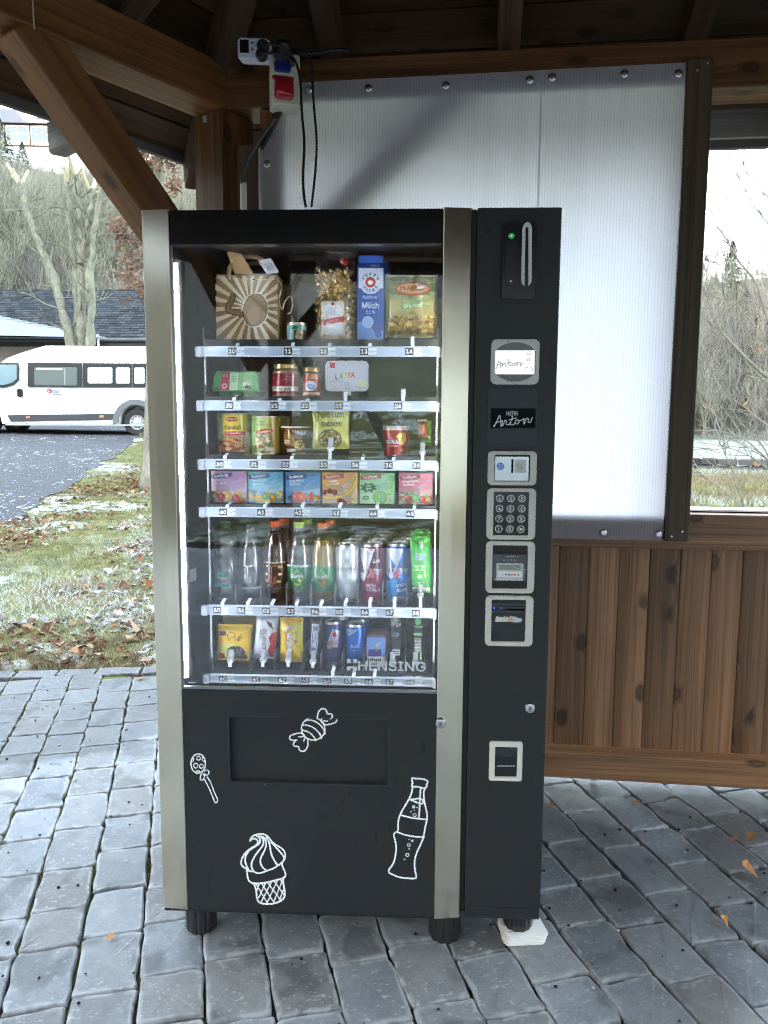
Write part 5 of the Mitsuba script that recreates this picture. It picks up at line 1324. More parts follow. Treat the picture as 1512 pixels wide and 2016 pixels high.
pr.poly(reg, C_(196, 160, 90)); blobs(pr, 31, reg, 110, [C_(232, 214, 160), C_(206, 172, 104), C_(236, 226, 190), C_(120, 130, 60), C_(176, 120, 60)], .002, .0045)
lg = affinity.rotate(affinity.scale(Point(cx + .003, z0 + .60 * h).buffer(1), .019, .0062), 10)
pr.poly(lg, C_(180, 40, 30)).text('Erasco', .0062, cx + .003, z0 + .575 * h, C_(250, 240, 220), True, rot=.15, lean=.15)
pr.rect(cx + .005, z0 + .10 * h, cx + .024, z0 + .2 * h, C_(206, 196, 170))
tin_can(cx, Y0 + r, z0, r, h, 'green and yellow tin of noodle stew', pr, C_(178, 184, 84))
tin_can(cx + .014, Y0 + 3.1 * r, z0, r, h, 'yellow tin standing behind the noodle stew tin', Print().rect(cx, z0 + .5 * h, cx + .02, z0 + .9 * h, C_(150, 170, 60)), C_(190, 178, 80))
# noodle cup
b = (0.2861, 1.256, 0.3653, 1.3318)
cx, w, _, _ = dims(b); h = b[3] - z0; r = w / 2
k = thing('noodle_cup', 'brown and yellow instant noodle cup with a white lid', 'cup')
rt_, rb_ = r * .94, r * .66
rf = lambda z: rb_ + (rt_ - rb_) * np.clip((np.asarray(z) - z0) / h, 0, 1)
body = lathe([(rb_ * .9, z0 + .001), (rb_, z0), (rf(z0 + .006) + .0008, z0 + .002), (rf(z0 + .03), z0 + .03), (rt_, z0 + h - .004), (r, z0 + h - .003), (r, z0 + h), (.0001, z0 + h)], 36); body.apply_translation([cx, Y0 + r, 0])
cm = CM(); cm.add(body, C_(104, 44, 24))
pr = Print().poly(Polygon([(cx - .05, z0 + .03 * h), (cx + .012, z0 + .03 * h), (cx + .002, z0 + .5 * h), (cx - .012, z0 + .93 * h), (cx - .05, z0 + .93 * h)]), C_(186, 130, 50))
pr.poly(Polygon([(cx - .020, z0 + .95 * h), (cx + .042, z0 + .95 * h), (cx + .030, z0 + .74 * h), (cx + .020, z0 + .68 * h), (cx + .008, z0 + .74 * h)]), C_(222, 226, 236))
pr.rect(cx - .028, z0 + .68 * h, cx - .014, z0 + .90 * h, C_(220, 186, 50), .002).disc(cx - .021, z0 + .84 * h, .006, C_(180, 50, 34), .55).text('5 Min', .004, cx - .021, z0 + .73 * h, C_(90, 50, 20), True)
reg = affinity.scale(Point(cx + .012, z0 + .34 * h).buffer(.0135), .95, 1.1); pr.poly(reg, C_(150, 104, 46)); blobs(pr, 41, reg, 70, [C_(226, 196, 120), C_(190, 140, 70), C_(236, 214, 150)], .002, .004)
pr.rect(cx - .018, z0 + .10 * h, cx + .003, z0 + .22 * h, C_(190, 204, 190), .001).rect(cx - .024, z0 + .48 * h, cx - .008, z0 + .53 * h, C_(232, 220, 190)).rect(cx - .024, z0 + .40 * h, cx - .009, z0 + .45 * h, C_(232, 220, 190))
a, c = pr.emit(cyl(cx, Y0 + r, rf), .006).get(); cm.add(a, c); me, co = cm.get()
add('cup', me, 'gloss', k, smooth=True, color=co)
add('lid', moved(lathe([(r * 1.01, z0 + h - .0035), (r * 1.03, z0 + h - .0015), (r * 1.01, z0 + h + .001), (.0001, z0 + h + .0014)], 36), [cx, Y0 + r, 0]), 'paint', k, smooth=40, color=C_(226, 228, 234))
# noodle soup packet
b = (0.3734, 1.275, 0.4692, 1.3763)
k = thing('noodle_packet', 'yellow green instant noodle packet reading CHICKEN', 'packet')
pm, fm = pouch(*b, .146, .018, 15, .006, .004)
add('packet', pm, 'gloss', k, smooth=True, color=C_(206, 204, 110))
cx, w, z0, h = dims(b)
pr = Print().text('YumYum', .0150, cx - .001, z0 + .80 * h, C_(92, 110, 40), True, squash=.82).text('CHICKEN', .0100, cx + .001, z0 + .58 * h, C_(44, 50, 62), True, lean=.25, squash=.85)
reg = affinity.scale(Point(cx - .001, z0 + .16 * h).buffer(.027), 1.05, 1.0).intersection(sbox(b[0] + .003, z0 + .02, b[2], z0 + h)); reg = affinity.scale(Point(cx - .001, z0 + .26 * h).buffer(.0265), 1.05, .82)
pr.poly(affinity.scale(reg, 1.1, 1.12), C_(96, 92, 60)).poly(reg, C_(150, 130, 70)); blobs(pr, 51, reg, 170, [C_(206, 190, 120), C_(120, 104, 60), C_(232, 220, 160), C_(84, 76, 50), C_(170, 140, 70)], .0018, .004)
pr.script([[(b[0] + .005, z0 + .9 * h), (b[0] + .012, z0 + .7 * h), (b[0] + .007, z0 + .5 * h)]], .0014, C_(130, 140, 60))
add('print', pr.emit(fm, .005), 'gloss', k)
# crisps tube
b = (0.5542, 1.2591, 0.6221, 1.3358)
cx, w, _, _ = dims(b); r = w / 2; z0 = TZ[2]; h = b[3] - z0
k = thing('crisps_tube', 'short red tube of stacked crisps', 'tube')
body = lathe([(r * .97, z0), (r, z0 + .002), (r, z0 + h - .006)], 36); body.apply_translation([cx, Y0 + r, 0])
cm = CM(); cm.add(body, C_(172, 22, 32))
pr = Print().rect(cx - .06, z0 + .85 * h, cx + .06, z0 + .90 * h, C_(206, 196, 198)).text('PRINGLES', .0085, cx - .003, z0 + .40 * h, C_(236, 230, 232), True, squash=.80, edge=C_(90, 10, 20))
for (dx, dz, a_) in ((.018, .60, 40), (.022, .50, 62), (.016, .66, 20)):
    ar = affinity.rotate(affinity.scale(Point(cx + dx, z0 + dz * h).buffer(.0115), 1.1, .55), a_); pr.poly(ar, C_(206, 150, 60)).poly(affinity.translate(ar, -.0016, .0014), C_(232, 190, 96))
pr.rect(cx - .017, z0 + .31 * h, cx + .006, z0 + .345 * h, C_(230, 180, 180)).rect(cx + .012, z0 + .14 * h, cx + .020, z0 + .24 * h, C_(220, 130, 130))
a, c = pr.emit(cyl(cx, Y0 + r, lambda z: np.full(np.shape(z), r)), .006).get(); cm.add(a, c); me, co = cm.get()
add('tube', me, 'satin', k, smooth=True, color=co)
add('lid', moved(lathe([(r * 1.02, z0 + h - .007), (r * 1.03, z0 + h - .001), (r * .99, z0 + h), (.0001, z0 + h - .001)], 36), [cx, Y0 + r, 0]), 'gloss', k, smooth=40, color=C_(190, 180, 186))
# sausage snack
k = thing('sausage_snack', 'sealed brown sausage stick hanging on the right', 'snack')
b = (0.6439, 1.3051, 0.6711, 1.3516)
pm, fm = pouch(b[0], b[1], b[2], b[3], .150, .013, 17, .004, .001, lean=-.15, nx=14)
add('wrapper', pm, 'gloss', k, smooth=True, color=C_(150, 66, 44))
cx, w, z0, h = dims(b)
pr = Print().poly(Polygon([(b[0], b[3] - .006), (b[2] + .002, b[3] - .006), (b[2] + .002, b[3]), (b[0], b[3])]), C_(206, 200, 196)).rect(cx - .0015, z0 + .2 * h, cx + .0015, z0 + .7 * h, C_(190, 120, 90))
add('print', pr.emit(fm, .005), 'gloss', k)
k = thing('sausage_snack', 'green backed packet behind the brown sausage stick', 'snack')
b = (0.6651, 1.2834, 0.6849, 1.3491)
pm, fm = pouch(b[0] - .012, b[1], b[2] - .004, b[3], .185, .010, 18, .004, .001, nx=12)
add('wrapper', pm, 'gloss', k, smooth=True, color=C_(88, 150, 50))
# --- juice cartons
JU = [(416, 485, C_(196, 150, 190), C_(92, 66, 140), ('Multivitamin', '12-Frucht'), [C_(206, 70, 90), C_(226, 190, 90), C_(230, 214, 170), C_(180, 60, 60)], 'pink and lilac multivitamin juice carton', 927, 991),
      (489, 558, C_(110, 186, 214), C_(48, 70, 140), ('Eistee Mango-', 'Geschmack'), [C_(220, 176, 60), C_(90, 150, 70), C_(236, 206, 70), C_(120, 160, 210)], 'light blue juice carton with a mango', 928, 991),
      (562, 631, C_(70, 150, 206), C_(40, 60, 130), ('Eistee Pfirsich-', 'Geschmack'), [C_(206, 50, 50), C_(214, 110, 60), C_(60, 120, 70), C_(90, 150, 206)], 'blue juice carton with red peaches', 929, 991),
      (634, 704, C_(222, 166, 96), C_(176, 70, 70), ('Banane-', 'Sauerkirsche'), [C_(236, 206, 90), C_(150, 24, 40), C_(226, 190, 70)], 'orange juice carton with a banana and cherries', 929, 992),
      (708, 777, C_(146, 206, 150), C_(176, 50, 84), ('Apfel', 'Saurer'), [C_(110, 186, 50), C_(70, 150, 50), C_(150, 206, 90)], 'green juice carton with a plain green apple', 930, 992),
      (785, 853, C_(222, 130, 160), C_(176, 40, 84), ('Wassermelonen', 'Geschmack'), [C_(206, 60, 56), C_(110, 176, 96), C_(180, 206, 170)], 'pink juice carton with watermelon pieces', 930, 992)]
for i, (xa, xb, base, tagc, words, cols, lab, ya, yb) in enumerate(JU):
    b = (lambda p, q: (p[0], TZ[3], q[0], p[1]))((front_x(xa, (ya + yb) / 2, .16), front_z(ya, xa, .16)), (front_x(xb, (ya + yb) / 2, .16), 0))
    cx, w, z0, h = dims(b)
    k = thing('juice_carton', lab, 'carton', 'juice cartons on the fourth shelf')
    add('carton', bx(b[0], b[2], .16, .222, z0, b[3], .0012), 'gloss', k, color=base)
    F_ = sbox(b[0] + .0012, z0 + .0012, b[2] - .0012, b[3] - .0012)
    pr = Print()
    pale = tuple(np.array(base) * .55 + .33)
    pr.poly(Polygon([(b[0], z0 + .50 * h), (b[2], z0 + .66 * h), (b[2], z0), (b[0], z0)]).intersection(F_), tuple(np.array(base) * .7 + .16)).poly(Polygon([(b[0], z0 + .30 * h), (b[2], z0 + .50 * h), (b[2], z0), (b[0], z0)]).intersection(F_), pale)
    rs = np.random.default_rng(60 + i)
    for _ in range(12):
        pr.disc(b[0] + w * rs.uniform(.66, .98), z0 + h * rs.uniform(.74, .97), rs.uniform(.0006, .0016), tuple(np.array(tagc) * .8 + .05))
    low = sbox(b[0] + .0015, z0 + .0015, b[2] - .0015, z0 + .38 * h)
    if i == 3:
        bn = stroke([smoothline([(b[0] + .001, z0 + .22 * h), (cx, z0 + .22 * h), (cx + .3 * w, z0 + .40 * h), (b[2] - .006, z0 + .68 * h)], 14)], .010).intersection(F_); pr.poly(bn, C_(176, 130, 50)).poly(bn.buffer(-.0012), C_(236, 208, 100))
        for x_, z_ in ((.22, .40), (.36, .36), (.06, .36), (.50, .10), (.62, .07)):
            pr.poly(Point(b[0] + x_ * w, z0 + z_ * h).buffer(.007).intersection(F_), C_(130, 18, 36)).disc(b[0] + x_ * w - .002, z0 + z_ * h + .002, .0018, C_(206, 110, 120))
    elif i == 4:
        sp = Polygon([(cx + .28 * w * (1.0 if j % 2 else .62) * math.cos(j * .3925) - .24 * w, z0 + .52 * h + .17 * h * (1.0 if j % 2 else .62) * math.sin(j * .3925)) for j in range(16)]); pr.poly(sp, C_(20, 110, 70))
        pr.disc(cx + .08 * w, z0 + .22 * h, .018, C_(84, 150, 40)).disc(cx + .08 * w, z0 + .23 * h, .0165, C_(126, 196, 60)).disc(b[0] + .18 * w, z0 + .20 * h, .008, C_(60, 140, 70), .8).disc(b[0] + .18 * w, z0 + .20 * h, .005, C_(120, 196, 110), .8)
        blobs(pr, 77, sbox(cx + .2 * w, z0 + .3 * h, b[2] - .002, z0 + .8 * h), 14, [C_(160, 214, 120), C_(110, 190, 90)], .003, .007)
        pr.disc(cx + .10 * w, z0 + .26 * h, .005, C_(170, 222, 110))
    else:
        blobs(pr, 70 + i, low, 26, cols, .005, .0115)
        for j in range(3):
            pr.poly(Point(b[0] + w * (.3 + .2 * j), z0 + h * (.16 + .05 * (j % 2))).buffer(.0095).intersection(F_), cols[j % 2]).disc(b[0] + w * (.3 + .2 * j) - .003, z0 + h * .22, .003, tuple(np.minimum(1, np.array(cols[j % 2]) * 1.3 + .08)))
    rot = .11
    pr.poly(affinity.rotate(sbox(b[0] + .0025, b[3] - .0175, b[0] + .62 * w, b[3] - .0065), 6), tagc).text('Durstl\u00f6scher', .0072, b[0] + .32 * w, b[3] - .0150, C_(244, 244, 248), True, rot=rot, squash=.62)
    if i == 4:
        pr.text('Saurer', .0052, cx - .24 * w, z0 + .56 * h, C_(226, 240, 226), True, squash=.7).text('Apfel', .0052, cx - .24 * w, z0 + .47 * h, C_(226, 240, 226), True, squash=.7)
    else:
        pr.text(words[0], .0066, b[0] + .34 * w, b[3] - .0255, C_(244, 246, 250), True, rot=rot, squash=.62).text(words[1], .0066, b[0] + .30 * w, b[3] - .0345, C_(244, 246, 250), True, rot=rot, squash=.62)
    st_ = [(b[0] + .66 * w, z0 + .10 * h), (b[0] + .56 * w, z0 + .52 * h), (b[0] + .86 * w, z0 + .78 * h)]
    pr.line(st_, .0030, C_(206, 216, 236)).line(st_, .0012, C_(60, 90, 170))
    pr.disc(b[2] - .0115, z0 + .145 * h, .0048, C_(206, 214, 40)).line([(b[2] - .0135, z0 + .17 * h), (b[2] - .0115, z0 + .11 * h), (b[2] - .0095, z0 + .17 * h)], .0011, C_(70, 120, 30))
    add('print', pr.emit(flat(.16)), 'gloss', k)
    k2 = thing('juice_carton', f'juice carton hidden behind the {lab.split(" juice")[0]} one in front', 'carton', 'juice cartons of the second row') if False else None
# --- bottles
def bottle(cx, cy, z0, h, r, label, liquid, cap, lab=None, level=.80, waist=False, pr=None, group='bottles on the fifth shelf'):
    k = thing('drinks_bottle', label, 'bottle', group)
    if waist:
        pf = [(r * .55, 0), (r * .86, .003), (r * .98, .014), (r, .03), (r, .45 * h), (r * .96, .50 * h), (r * .78, .56 * h), (r * .84, .62 * h), (r * 1.0, .70 * h), (r * .93, .77 * h), (r * .66, .84 * h), (r * .42, .89 * h), (r * .37, .91 * h), (r * .37, .945 * h)]
    else:
        pf = [(r * .55, 0), (r * .86, .003), (r * .98, .012), (r, .02), (r, .47 * h), (r * .985, .50 * h), (r * .95, .60 * h), (r * .84, .70 * h), (r * .66, .79 * h), (r * .50, .86 * h), (r * .42, .90 * h), (r * .40, .945 * h)]
    pf = [(a, z0 + b_) for a, b_ in smoothline(np.array(pf), 44)]
    add('plastic', moved(lathe(pf, 32), [cx, cy, 0]), 'clearplastic', k, smooth=True)
    if liquid is not None:
        zl = z0 + level * h
        lq = [(max(a - .0012, .0005), z) for a, z in pf if z < zl]
        lq = [(.0001, lq[0][1] + .002)] + [(a, max(z, lq[0][1] + .002)) for a, z in lq] + [(.0001, lq[-1][1])]
        add('drink', moved(lathe(lq, 32), [cx, cy, 0]), 'liquid', k, smooth=40, color=liquid)
    cr = r * .42
    n = 36; ang = np.arange(n) * 2 * np.pi / n
    P = Polygon(np.column_stack([(cr * (1 + .03 * (np.arange(n) % 2))) * np.cos(ang), (cr * (1 + .03 * (np.arange(n) % 2))) * np.sin(ang)]))
    add('cap', cat_([moved(trimesh.creation.extrude_polygon(P, .052 * h, engine='earcut'), [cx, cy, z0 + .935 * h]), moved(lathe([(cr * 1.06, 0), (cr * 1.06, .003), (cr, .0035)], 24), [cx, cy, z0 + .922 * h])]), 'paint', k, color=cap)
    if lab is not None:
        l0, l1, lc = lab
        rr = profr(pf)
        rad = lambda z: np.maximum(rr(z), r * .98) + .0006
        cm = CM()
        if lc is not None:
            bd = lathe([(float(rad(z0 + t * h)), z0 + t * h) for t in np.linspace(l0, l1, 6)], 36); bd.apply_translation([cx, cy, 0]); cm.add(bd, lc)
        if pr is not None:
            a, c = pr.emit(cyl(cx, cy, rad), .006).get(); cm.add(a, c)
        me, co = cm.get(); add('printed_label', me, 'gloss', k, smooth=True, color=co)
    return k
scene['mat_clearplastic'] = {'type': 'thindielectric', 'int_ior': 1.8}
z0 = TZ[4]
def bot(px0, px1, py, **kw):
    a, c = front_x(px0, 1110, Y0 + .028), front_x(px1, 1110, Y0 + .028)
    r = (c - a) / 2; zt = front_z(py, (px0 + px1) / 2, Y0 + r)
    return (a + c) / 2, Y0 + r, z0, zt - z0, r
q = bot(421, 468, 1024); cx, cy, _, h, r = q
pr = Print().disc(cx - .004, z0 + .33 * h, .017, C_(70, 150, 128), .62).text('ODIUS', .0070, cx - .003, z0 + .262 * h, C_(206, 222, 220), True).rect(cx - .03, z0 + .17 * h, cx + .015, z0 + .21 * h, C_(60, 150, 160))
bottle(*q, 'clear water bottle with a green cap and teal label', None, C_(26, 78, 58), (.15, .42, None), waist=True, pr=pr)
q = bot(470, 515, 1028); cx, cy, _, h, r = q
def palm(pr, cx, zc, col, s_=1.0):
    for a in (-155, -120, -60, -25, 200, -20):
        t = math.radians(a)
        pr.poly(Polygon([(cx, zc + .010 * s_), (cx + .017 * s_ * math.cos(t) * 1.0, zc + .010 * s_ + .009 * s_ * (math.sin(t) + .55)), (cx + .010 * s_ * math.cos(t), zc + .010 * s_ + .004)]), col)
    return pr.rect(cx - .0012, zc - .045 * s_, cx + .0012, zc + .010 * s_, col)
pr = palm(Print(), cx, z0 + .40 * h, C_(214, 220, 228), 1.0).poly(unary_union([sbox(cx + dx_ - .0011, z0 + .235 * h, cx + dx_ + .0011, z0 + (.30 + .02 * (j_ % 2)) * h) for j_, dx_ in enumerate((-.007, -.0035, .0035, .007))]), C_(214, 220, 228))
pr.rect(cx - 1.25 * r, z0 + .155 * h, cx + 1.25 * r, z0 + .178 * h, C_(206, 212, 220)).rect(cx - .010, z0 + .163 * h, cx + .010, z0 + .169 * h, C_(70, 76, 84))
bottle(*q, 'clear bottle with white palm tree print and dark cap', None, C_(34, 42, 40), (.14, .5, None), pr=pr)
q = bot(519, 565, 1024); cx, cy, _, h, r = q
pr = palm(Print().rect(cx - 1.3 * r, z0 + .16 * h, cx + 1.3 * r, z0 + .165 * h, C_(190, 150, 130)).rect(cx - 1.3 * r, z0 + .478 * h, cx + 1.3 * r, z0 + .49 * h, C_(206, 196, 190)), cx - .004, z0 + .39 * h, C_(196, 110, 66), 1.05)
pr.poly(unary_union([sbox(cx + dx_ - .0011, z0 + .225 * h, cx + dx_ + .0011, z0 + (.30 + .02 * (j_ % 2)) * h) for j_, dx_ in enumerate((-.009, -.0055, .0015, .005))]), C_(186, 96, 60))
for dx, dz, rr in ((-.019, .34, .005), (-.017, .26, .006), (.016, .34, .005), (.014, .25, .006), (-.012, .20, .004), (-.016, .44, .004), (.016, .43, .005)):
    pr.disc(cx + dx, z0 + dz * h, rr, C_(206, 176, 110), .7)
bottle(*q, 'dark cola bottle with an orange cap and palm print', C_(46, 20, 12), C_(222, 100, 40), (.15, .49, C_(54, 24, 14)), pr=pr, level=.86)
bottle(cx + .014, cy + .056, z0, h, r, 'second cola bottle, its orange cap showing behind', C_(46, 20, 12), C_(222, 100, 40), level=.86)
def bluna(cx, h, r, fruit):
    dm = affinity.rotate(sbox(cx - .0135, z0 + .30 * h - .0135, cx + .0135, z0 + .30 * h + .0135), 45); dm = affinity.scale(dm, .92, 1.1)
    pr = Print().poly(dm.buffer(.0012, join_style='mitre').difference(dm), C_(186, 206, 70)).text('Bluna', .0098, cx - .001, z0 + .30 * h, C_(236, 240, 240), True, edge=C_(14, 60, 60), rot=.08, squash=.9).disc(cx + .006, z0 + .268 * h, .0046, fruit).rect(cx - .008, z0 + .215 * h, cx + .010, z0 + .228 * h, fruit)
    return pr
q = bot(565, 612, 1025); cx, cy, _, h, r = q
bottle(*q, 'clear lemonade bottle with lime green cap and green label', None, C_(164, 196, 40), (.13, .45, C_(20, 104, 66)), pr=bluna(cx, h, r, C_(200, 210, 40)).rect(cx - 1.3 * r, z0 + .435 * h, cx + 1.3 * r, z0 + .46 * h, C_(170, 190, 190)))
bottle(cx + .014, cy + .056, z0, h, r, 'second lemonade bottle, its lime green cap showing behind', None, C_(164, 196, 40))
q = bot(612, 659, 1027); cx, cy, _, h, r = q
bottle(*q, 'yellow orangeade bottle with orange cap and green label', C_(150, 122, 34), C_(222, 100, 40), (.13, .45, C_(60, 128, 80)), level=.78, pr=bluna(cx, h, r, C_(206, 110, 40)))
bottle(cx + .014, cy + .056, z0, h, r, 'second orangeade bottle, its orange cap showing behind', C_(150, 122, 34), C_(222, 100, 40), level=.78)
# --- half litre cans, four deep
def cangeo(px0, px1, py0):
    a, c = front_x(px0, 1120, Y0 + .02), front_x(px1, 1120, Y0 + .02)
    r = (c - a) / 2
    return (a + c) / 2, r, front_z(py0, (px0 + px1) / 2, Y0 + r) - z0
cx, r, h = cangeo(660, 707, 1070)
pr = Print().text('Bitburger', .0115, cx, z0 + .545 * h, C_(70, 66, 60), True, squash=.78).disc(cx + .001, z0 + .72 * h, .0052, C_(130, 110, 70), 1.1).disc(cx + .001, z0 + .72 * h, .0036, C_(206, 200, 186), 1.1)
for i, (wd, dz) in enumerate(((.013, .47), (.010, .44), (.013, .40), (.011, .37), (.006, .33))):
    pr.rect(cx - wd, z0 + dz * h, cx + wd, z0 + (dz + .008) * h, C_(150, 154, 160))
for s_ in (-1, 1):
    pr.script([[(cx + s_ * .020, z0 + .64 * h), (cx + s_ * .012, z0 + .66 * h), (cx + s_ * .008, z0 + .63 * h), (cx + s_ * .015, z0 + .62 * h)]], .0009, C_(120, 120, 124))
cans_ = [('white beer can', C_(206, 212, 220), pr, cx, r, h)]
cx, r, h = cangeo(709, 756, 1069)
pr = Print().poly(sbox(cx - .08, z0 + .015 * h, cx + .08, z0 + .93 * h), C_(126, 20, 62)).poly(Polygon([(cx - .05, z0 + .93 * h), (cx + .008, z0 + .93 * h), (cx - .012, z0 + .50 * h), (cx - .05, z0 + .86 * h)]), C_(206, 206, 214)).poly(Polygon([(cx + .03, z0 + .93 * h), (cx + .009, z0 + .93 * h), (cx - .010, z0 + .56 * h), (cx + .002, z0 + .44 * h), (cx + .03, z0 + .6 * h)]), C_(66, 18, 34))
pr.poly(Polygon([(cx - .05, z0 + .5 * h), (cx - .014, z0 + .52 * h), (cx - .02, z0 + .36 * h), (cx - .05, z0 + .42 * h)]), C_(206, 206, 214)).poly(Polygon([(cx - .05, z0 + .015 * h), (cx - .01, z0 + .38 * h), (cx + .05, z0 + .20 * h), (cx + .05, z0 + .015 * h)]), C_(166, 24, 96))
def mix_(pr, cx, zc, c1, cX):
    for ch, dx in (('M', -.0215), ('i', -.0125)):
        pr.text(ch, .0125, cx + dx, zc, c1, True, lean=.2, edge=C_(236, 236, 242))
    pr.text('X', .0235, cx - .003, zc - .010, cX, True, lean=.25, edge=C_(240, 240, 246), squash=.8)
    for ch, dx in (('e', .0070), ('r', .0135), ('y', .0195)):
        pr.text(ch, .0128, cx + dx, zc + .002, c1, True, lean=.2, edge=C_(236, 236, 242))
    return pr
mix_(pr, cx, z0 + .50 * h, C_(30, 28, 60), C_(206, 40, 70)).text('BIER', .0072, cx - .001, z0 + .27 * h, C_(236, 230, 236), True).text('+COLA', .0078, cx + .004, z0 + .20 * h, C_(236, 230, 236), True).text('3,1%', .0070, cx + .013, z0 + .70 * h, C_(230, 224, 230), True, squash=.8)
cans_.append(('dark red beer and cola can', C_(120, 22, 58), pr, cx, r, h))
cx, r, h = cangeo(760, 807, 1068)
pr = Print().poly(Polygon([(cx - .05, z0 + .93 * h), (cx + .015, z0 + .93 * h), (cx - .002, z0 + .6 * h), (cx - .016, z0 + .40 * h), (cx - .05, z0 + .50 * h)]), C_(190, 196, 214)).poly(Polygon([(cx - .024, z0 + .80 * h), (cx - .004, z0 + .62 * h), (cx - .018, z0 + .55 * h)]), C_(40, 100, 180)).poly(Polygon([(cx + .016, z0 + .93 * h), (cx + .05, z0 + .93 * h), (cx + .05, z0 + .4 * h), (cx + .004, z0 + .5 * h)]), C_(24, 60, 130)).poly(Polygon([(cx - .05, z0 + .3 * h), (cx - .005, z0 + .42 * h), (cx + .006, z0 + .2 * h), (cx - .02, z0 + .02 * h), (cx - .05, z0 + .02 * h)]), C_(40, 140, 206))
mix_(pr, cx, z0 + .50 * h, C_(26, 36, 100), C_(206, 40, 70)).text('ICED', .0070, cx + .006, z0 + .28 * h, C_(214, 228, 244), True, lean=.3, rot=.08).text('BLUE', .0078, cx + .010, z0 + .20 * h, C_(214, 228, 244), True, lean=.3, rot=.08).text('BIER  ENERGY', .0036, cx + .002, z0 + .09 * h, C_(206, 220, 240), True)
cans_.append(('blue iced beer can', C_(26, 96, 176), pr, cx, r, h))
for lab, colr, pr, cx, r, h in cans_:
    drinks_can(cx, Y0 + r, z0, r, h, f'foremost {lab} of its row', 'half litre beer cans', colr, pr)
    for j, o in enumerate(('second', 'third', 'fourth')):
        drinks_can(cx + .0105 * (j + 1) * (1 if cx < .60 else .25), Y0 + r + (2 * r + .002) * (j + 1), z0, r, h, f'{o} {lab}, its rim showing behind the foremost', 'half litre beer cans', colr)
# green pouches
for j, (bb, y, lab) in enumerate((((0.6302, 0.9014, 0.6833, 1.0497), .15, 'foremost bright green hanging pouch with a white printed foot'), ((0.638, 0.9007, 0.688, 1.0573), .185, 'green pouch behind the foremost one'), ((0.6419, 0.9081, 0.6831, 1.0612), .215, 'rearmost green pouch at the back of the hanging row'))):
    k = thing('hanging_pouch', lab, 'pouch', 'green hanging pouches')
    pm, fm = pouch(*bb, y, .010, 23 + j, .005, .003, lean=-.06, nx=16, nz=32)
    add('pouch', pm, 'gloss', k, smooth=True, color=C_(66, 170, 74))
    if j == 0:
        cx, w, zb_, hh = dims(bb)
        pr = Print()
        for dz_ in (.66, .60):
            wv = [[(cx - .013 + .0045 * i_, zb_ + dz_ * hh + (.005 if i_ % 2 else 0)) for i_ in range(6)]]
            pr.script(wv, .0036, C_(206, 220, 240)).script(wv, .0020, C_(40, 60, 150))
        pr.text('WATER', .0058, cx - .003, zb_ + .46 * hh, C_(200, 236, 200), True).text('MELON', .0058, cx - .003, zb_ + .40 * hh, C_(200, 236, 200), True)
        pr.disc(cx - .003, zb_ + .30 * hh, .006, C_(170, 222, 160), 1.0).disc(cx + .011, zb_ + .34 * hh, .004, C_(150, 222, 110), 2.2).rect(cx - .008, zb_ + .175 * hh, cx, zb_ + .20 * hh, C_(226, 240, 226))
        pr.rect(cx - .006, zb_ + .80 * hh, cx + .006, zb_ + .92 * hh, C_(150, 156, 170)).rect(bb[0] + .001, zb_ + .006, bb[2] - .004, zb_ + .10 * hh, C_(224, 224, 226))
        for i in range(3):
            pr.rect(bb[0] + .004, zb_ + .025 * hh * (i + 1) + .004, bb[0] + .018, zb_ + .025 * hh * (i + 1) + .0056, C_(60, 60, 66))
        add('print', pr.emit(fm, .005), 'gloss', k)
# --- lowest shelf
z0 = TZ[5]
b = (0.1156, 0.7097, 0.2084, 0.8085)
k = thing('biscuit_bag', 'yellow bag of dark biscuits held by a grip', 'bag')
pm, fm = pouch(*b, .140, .016, 31, .006, .005, lean=.05); add('bag', pm, 'gloss', k, smooth=True, color=C_(226, 186, 50))
cx, w, zb_, h = dims(b)
pr = Print().poly(affinity.rotate(sbox(b[0] + .009, zb_ + .72 * h, b[0] + .027, zb_ + .83 * h), 6), C_(90, 40, 50)).poly(affinity.scale(Point(cx - .01, zb_ + .28 * h).buffer(.024), 1.2, 1.0), C_(206, 206, 110))
reg = affinity.scale(Point(cx + .006, zb_ + .26 * h).buffer(.023), 1.1, .85); pr.poly(reg, C_(60, 44, 52)).poly(affinity.scale(Point(cx + .022, zb_ + .12 * h).buffer(.012), 1.1, .7), C_(70, 50, 50))
for i in range(5):
    pr.poly(stroke([[(cx - .016 + .008 * i, zb_ + .02), (cx - .008 + .008 * i, zb_ + .48 * h)]], .0010).intersection(reg), C_(170, 160, 170)).poly(stroke([[(cx - .02, zb_ + .12 * h + .006 * i), (cx + .03, zb_ + .10 * h + .006 * i)]], .0009).intersection(reg), C_(150, 140, 150))
pr.script([[(cx - .006, zb_ + .56 * h), (cx - .002, zb_ + .82 * h), (cx + .006, zb_ + .78 * h), (cx, zb_ + .68 * h)], [(cx + .005, zb_ + .62 * h), (cx + .009, zb_ + .68 * h), (cx + .012, zb_ + .60 * h), (cx + .016, zb_ + .70 * h)], [(cx + .018, zb_ + .60 * h), (cx + .020, zb_ + .76 * h), (cx + .022, zb_ + .62 * h)]], .0014, C_(60, 40, 34))
pr.poly(affinity.rotate(sbox(b[0] + .006, zb_ + .10 * h, b[0] + .022, zb_ + .24 * h), -10), C_(190, 50, 46)).script([[(b[0] + .012, zb_ + .5 * h), (cx, zb_ + .62 * h), (b[2] - .012, zb_ + .88 * h)]], .0009, C_(240, 226, 170))
add('print', pr.emit(fm, .005), 'gloss', k)
k = thing('biscuit_bag', 'yellow and clear biscuit bag behind the front one', 'bag')
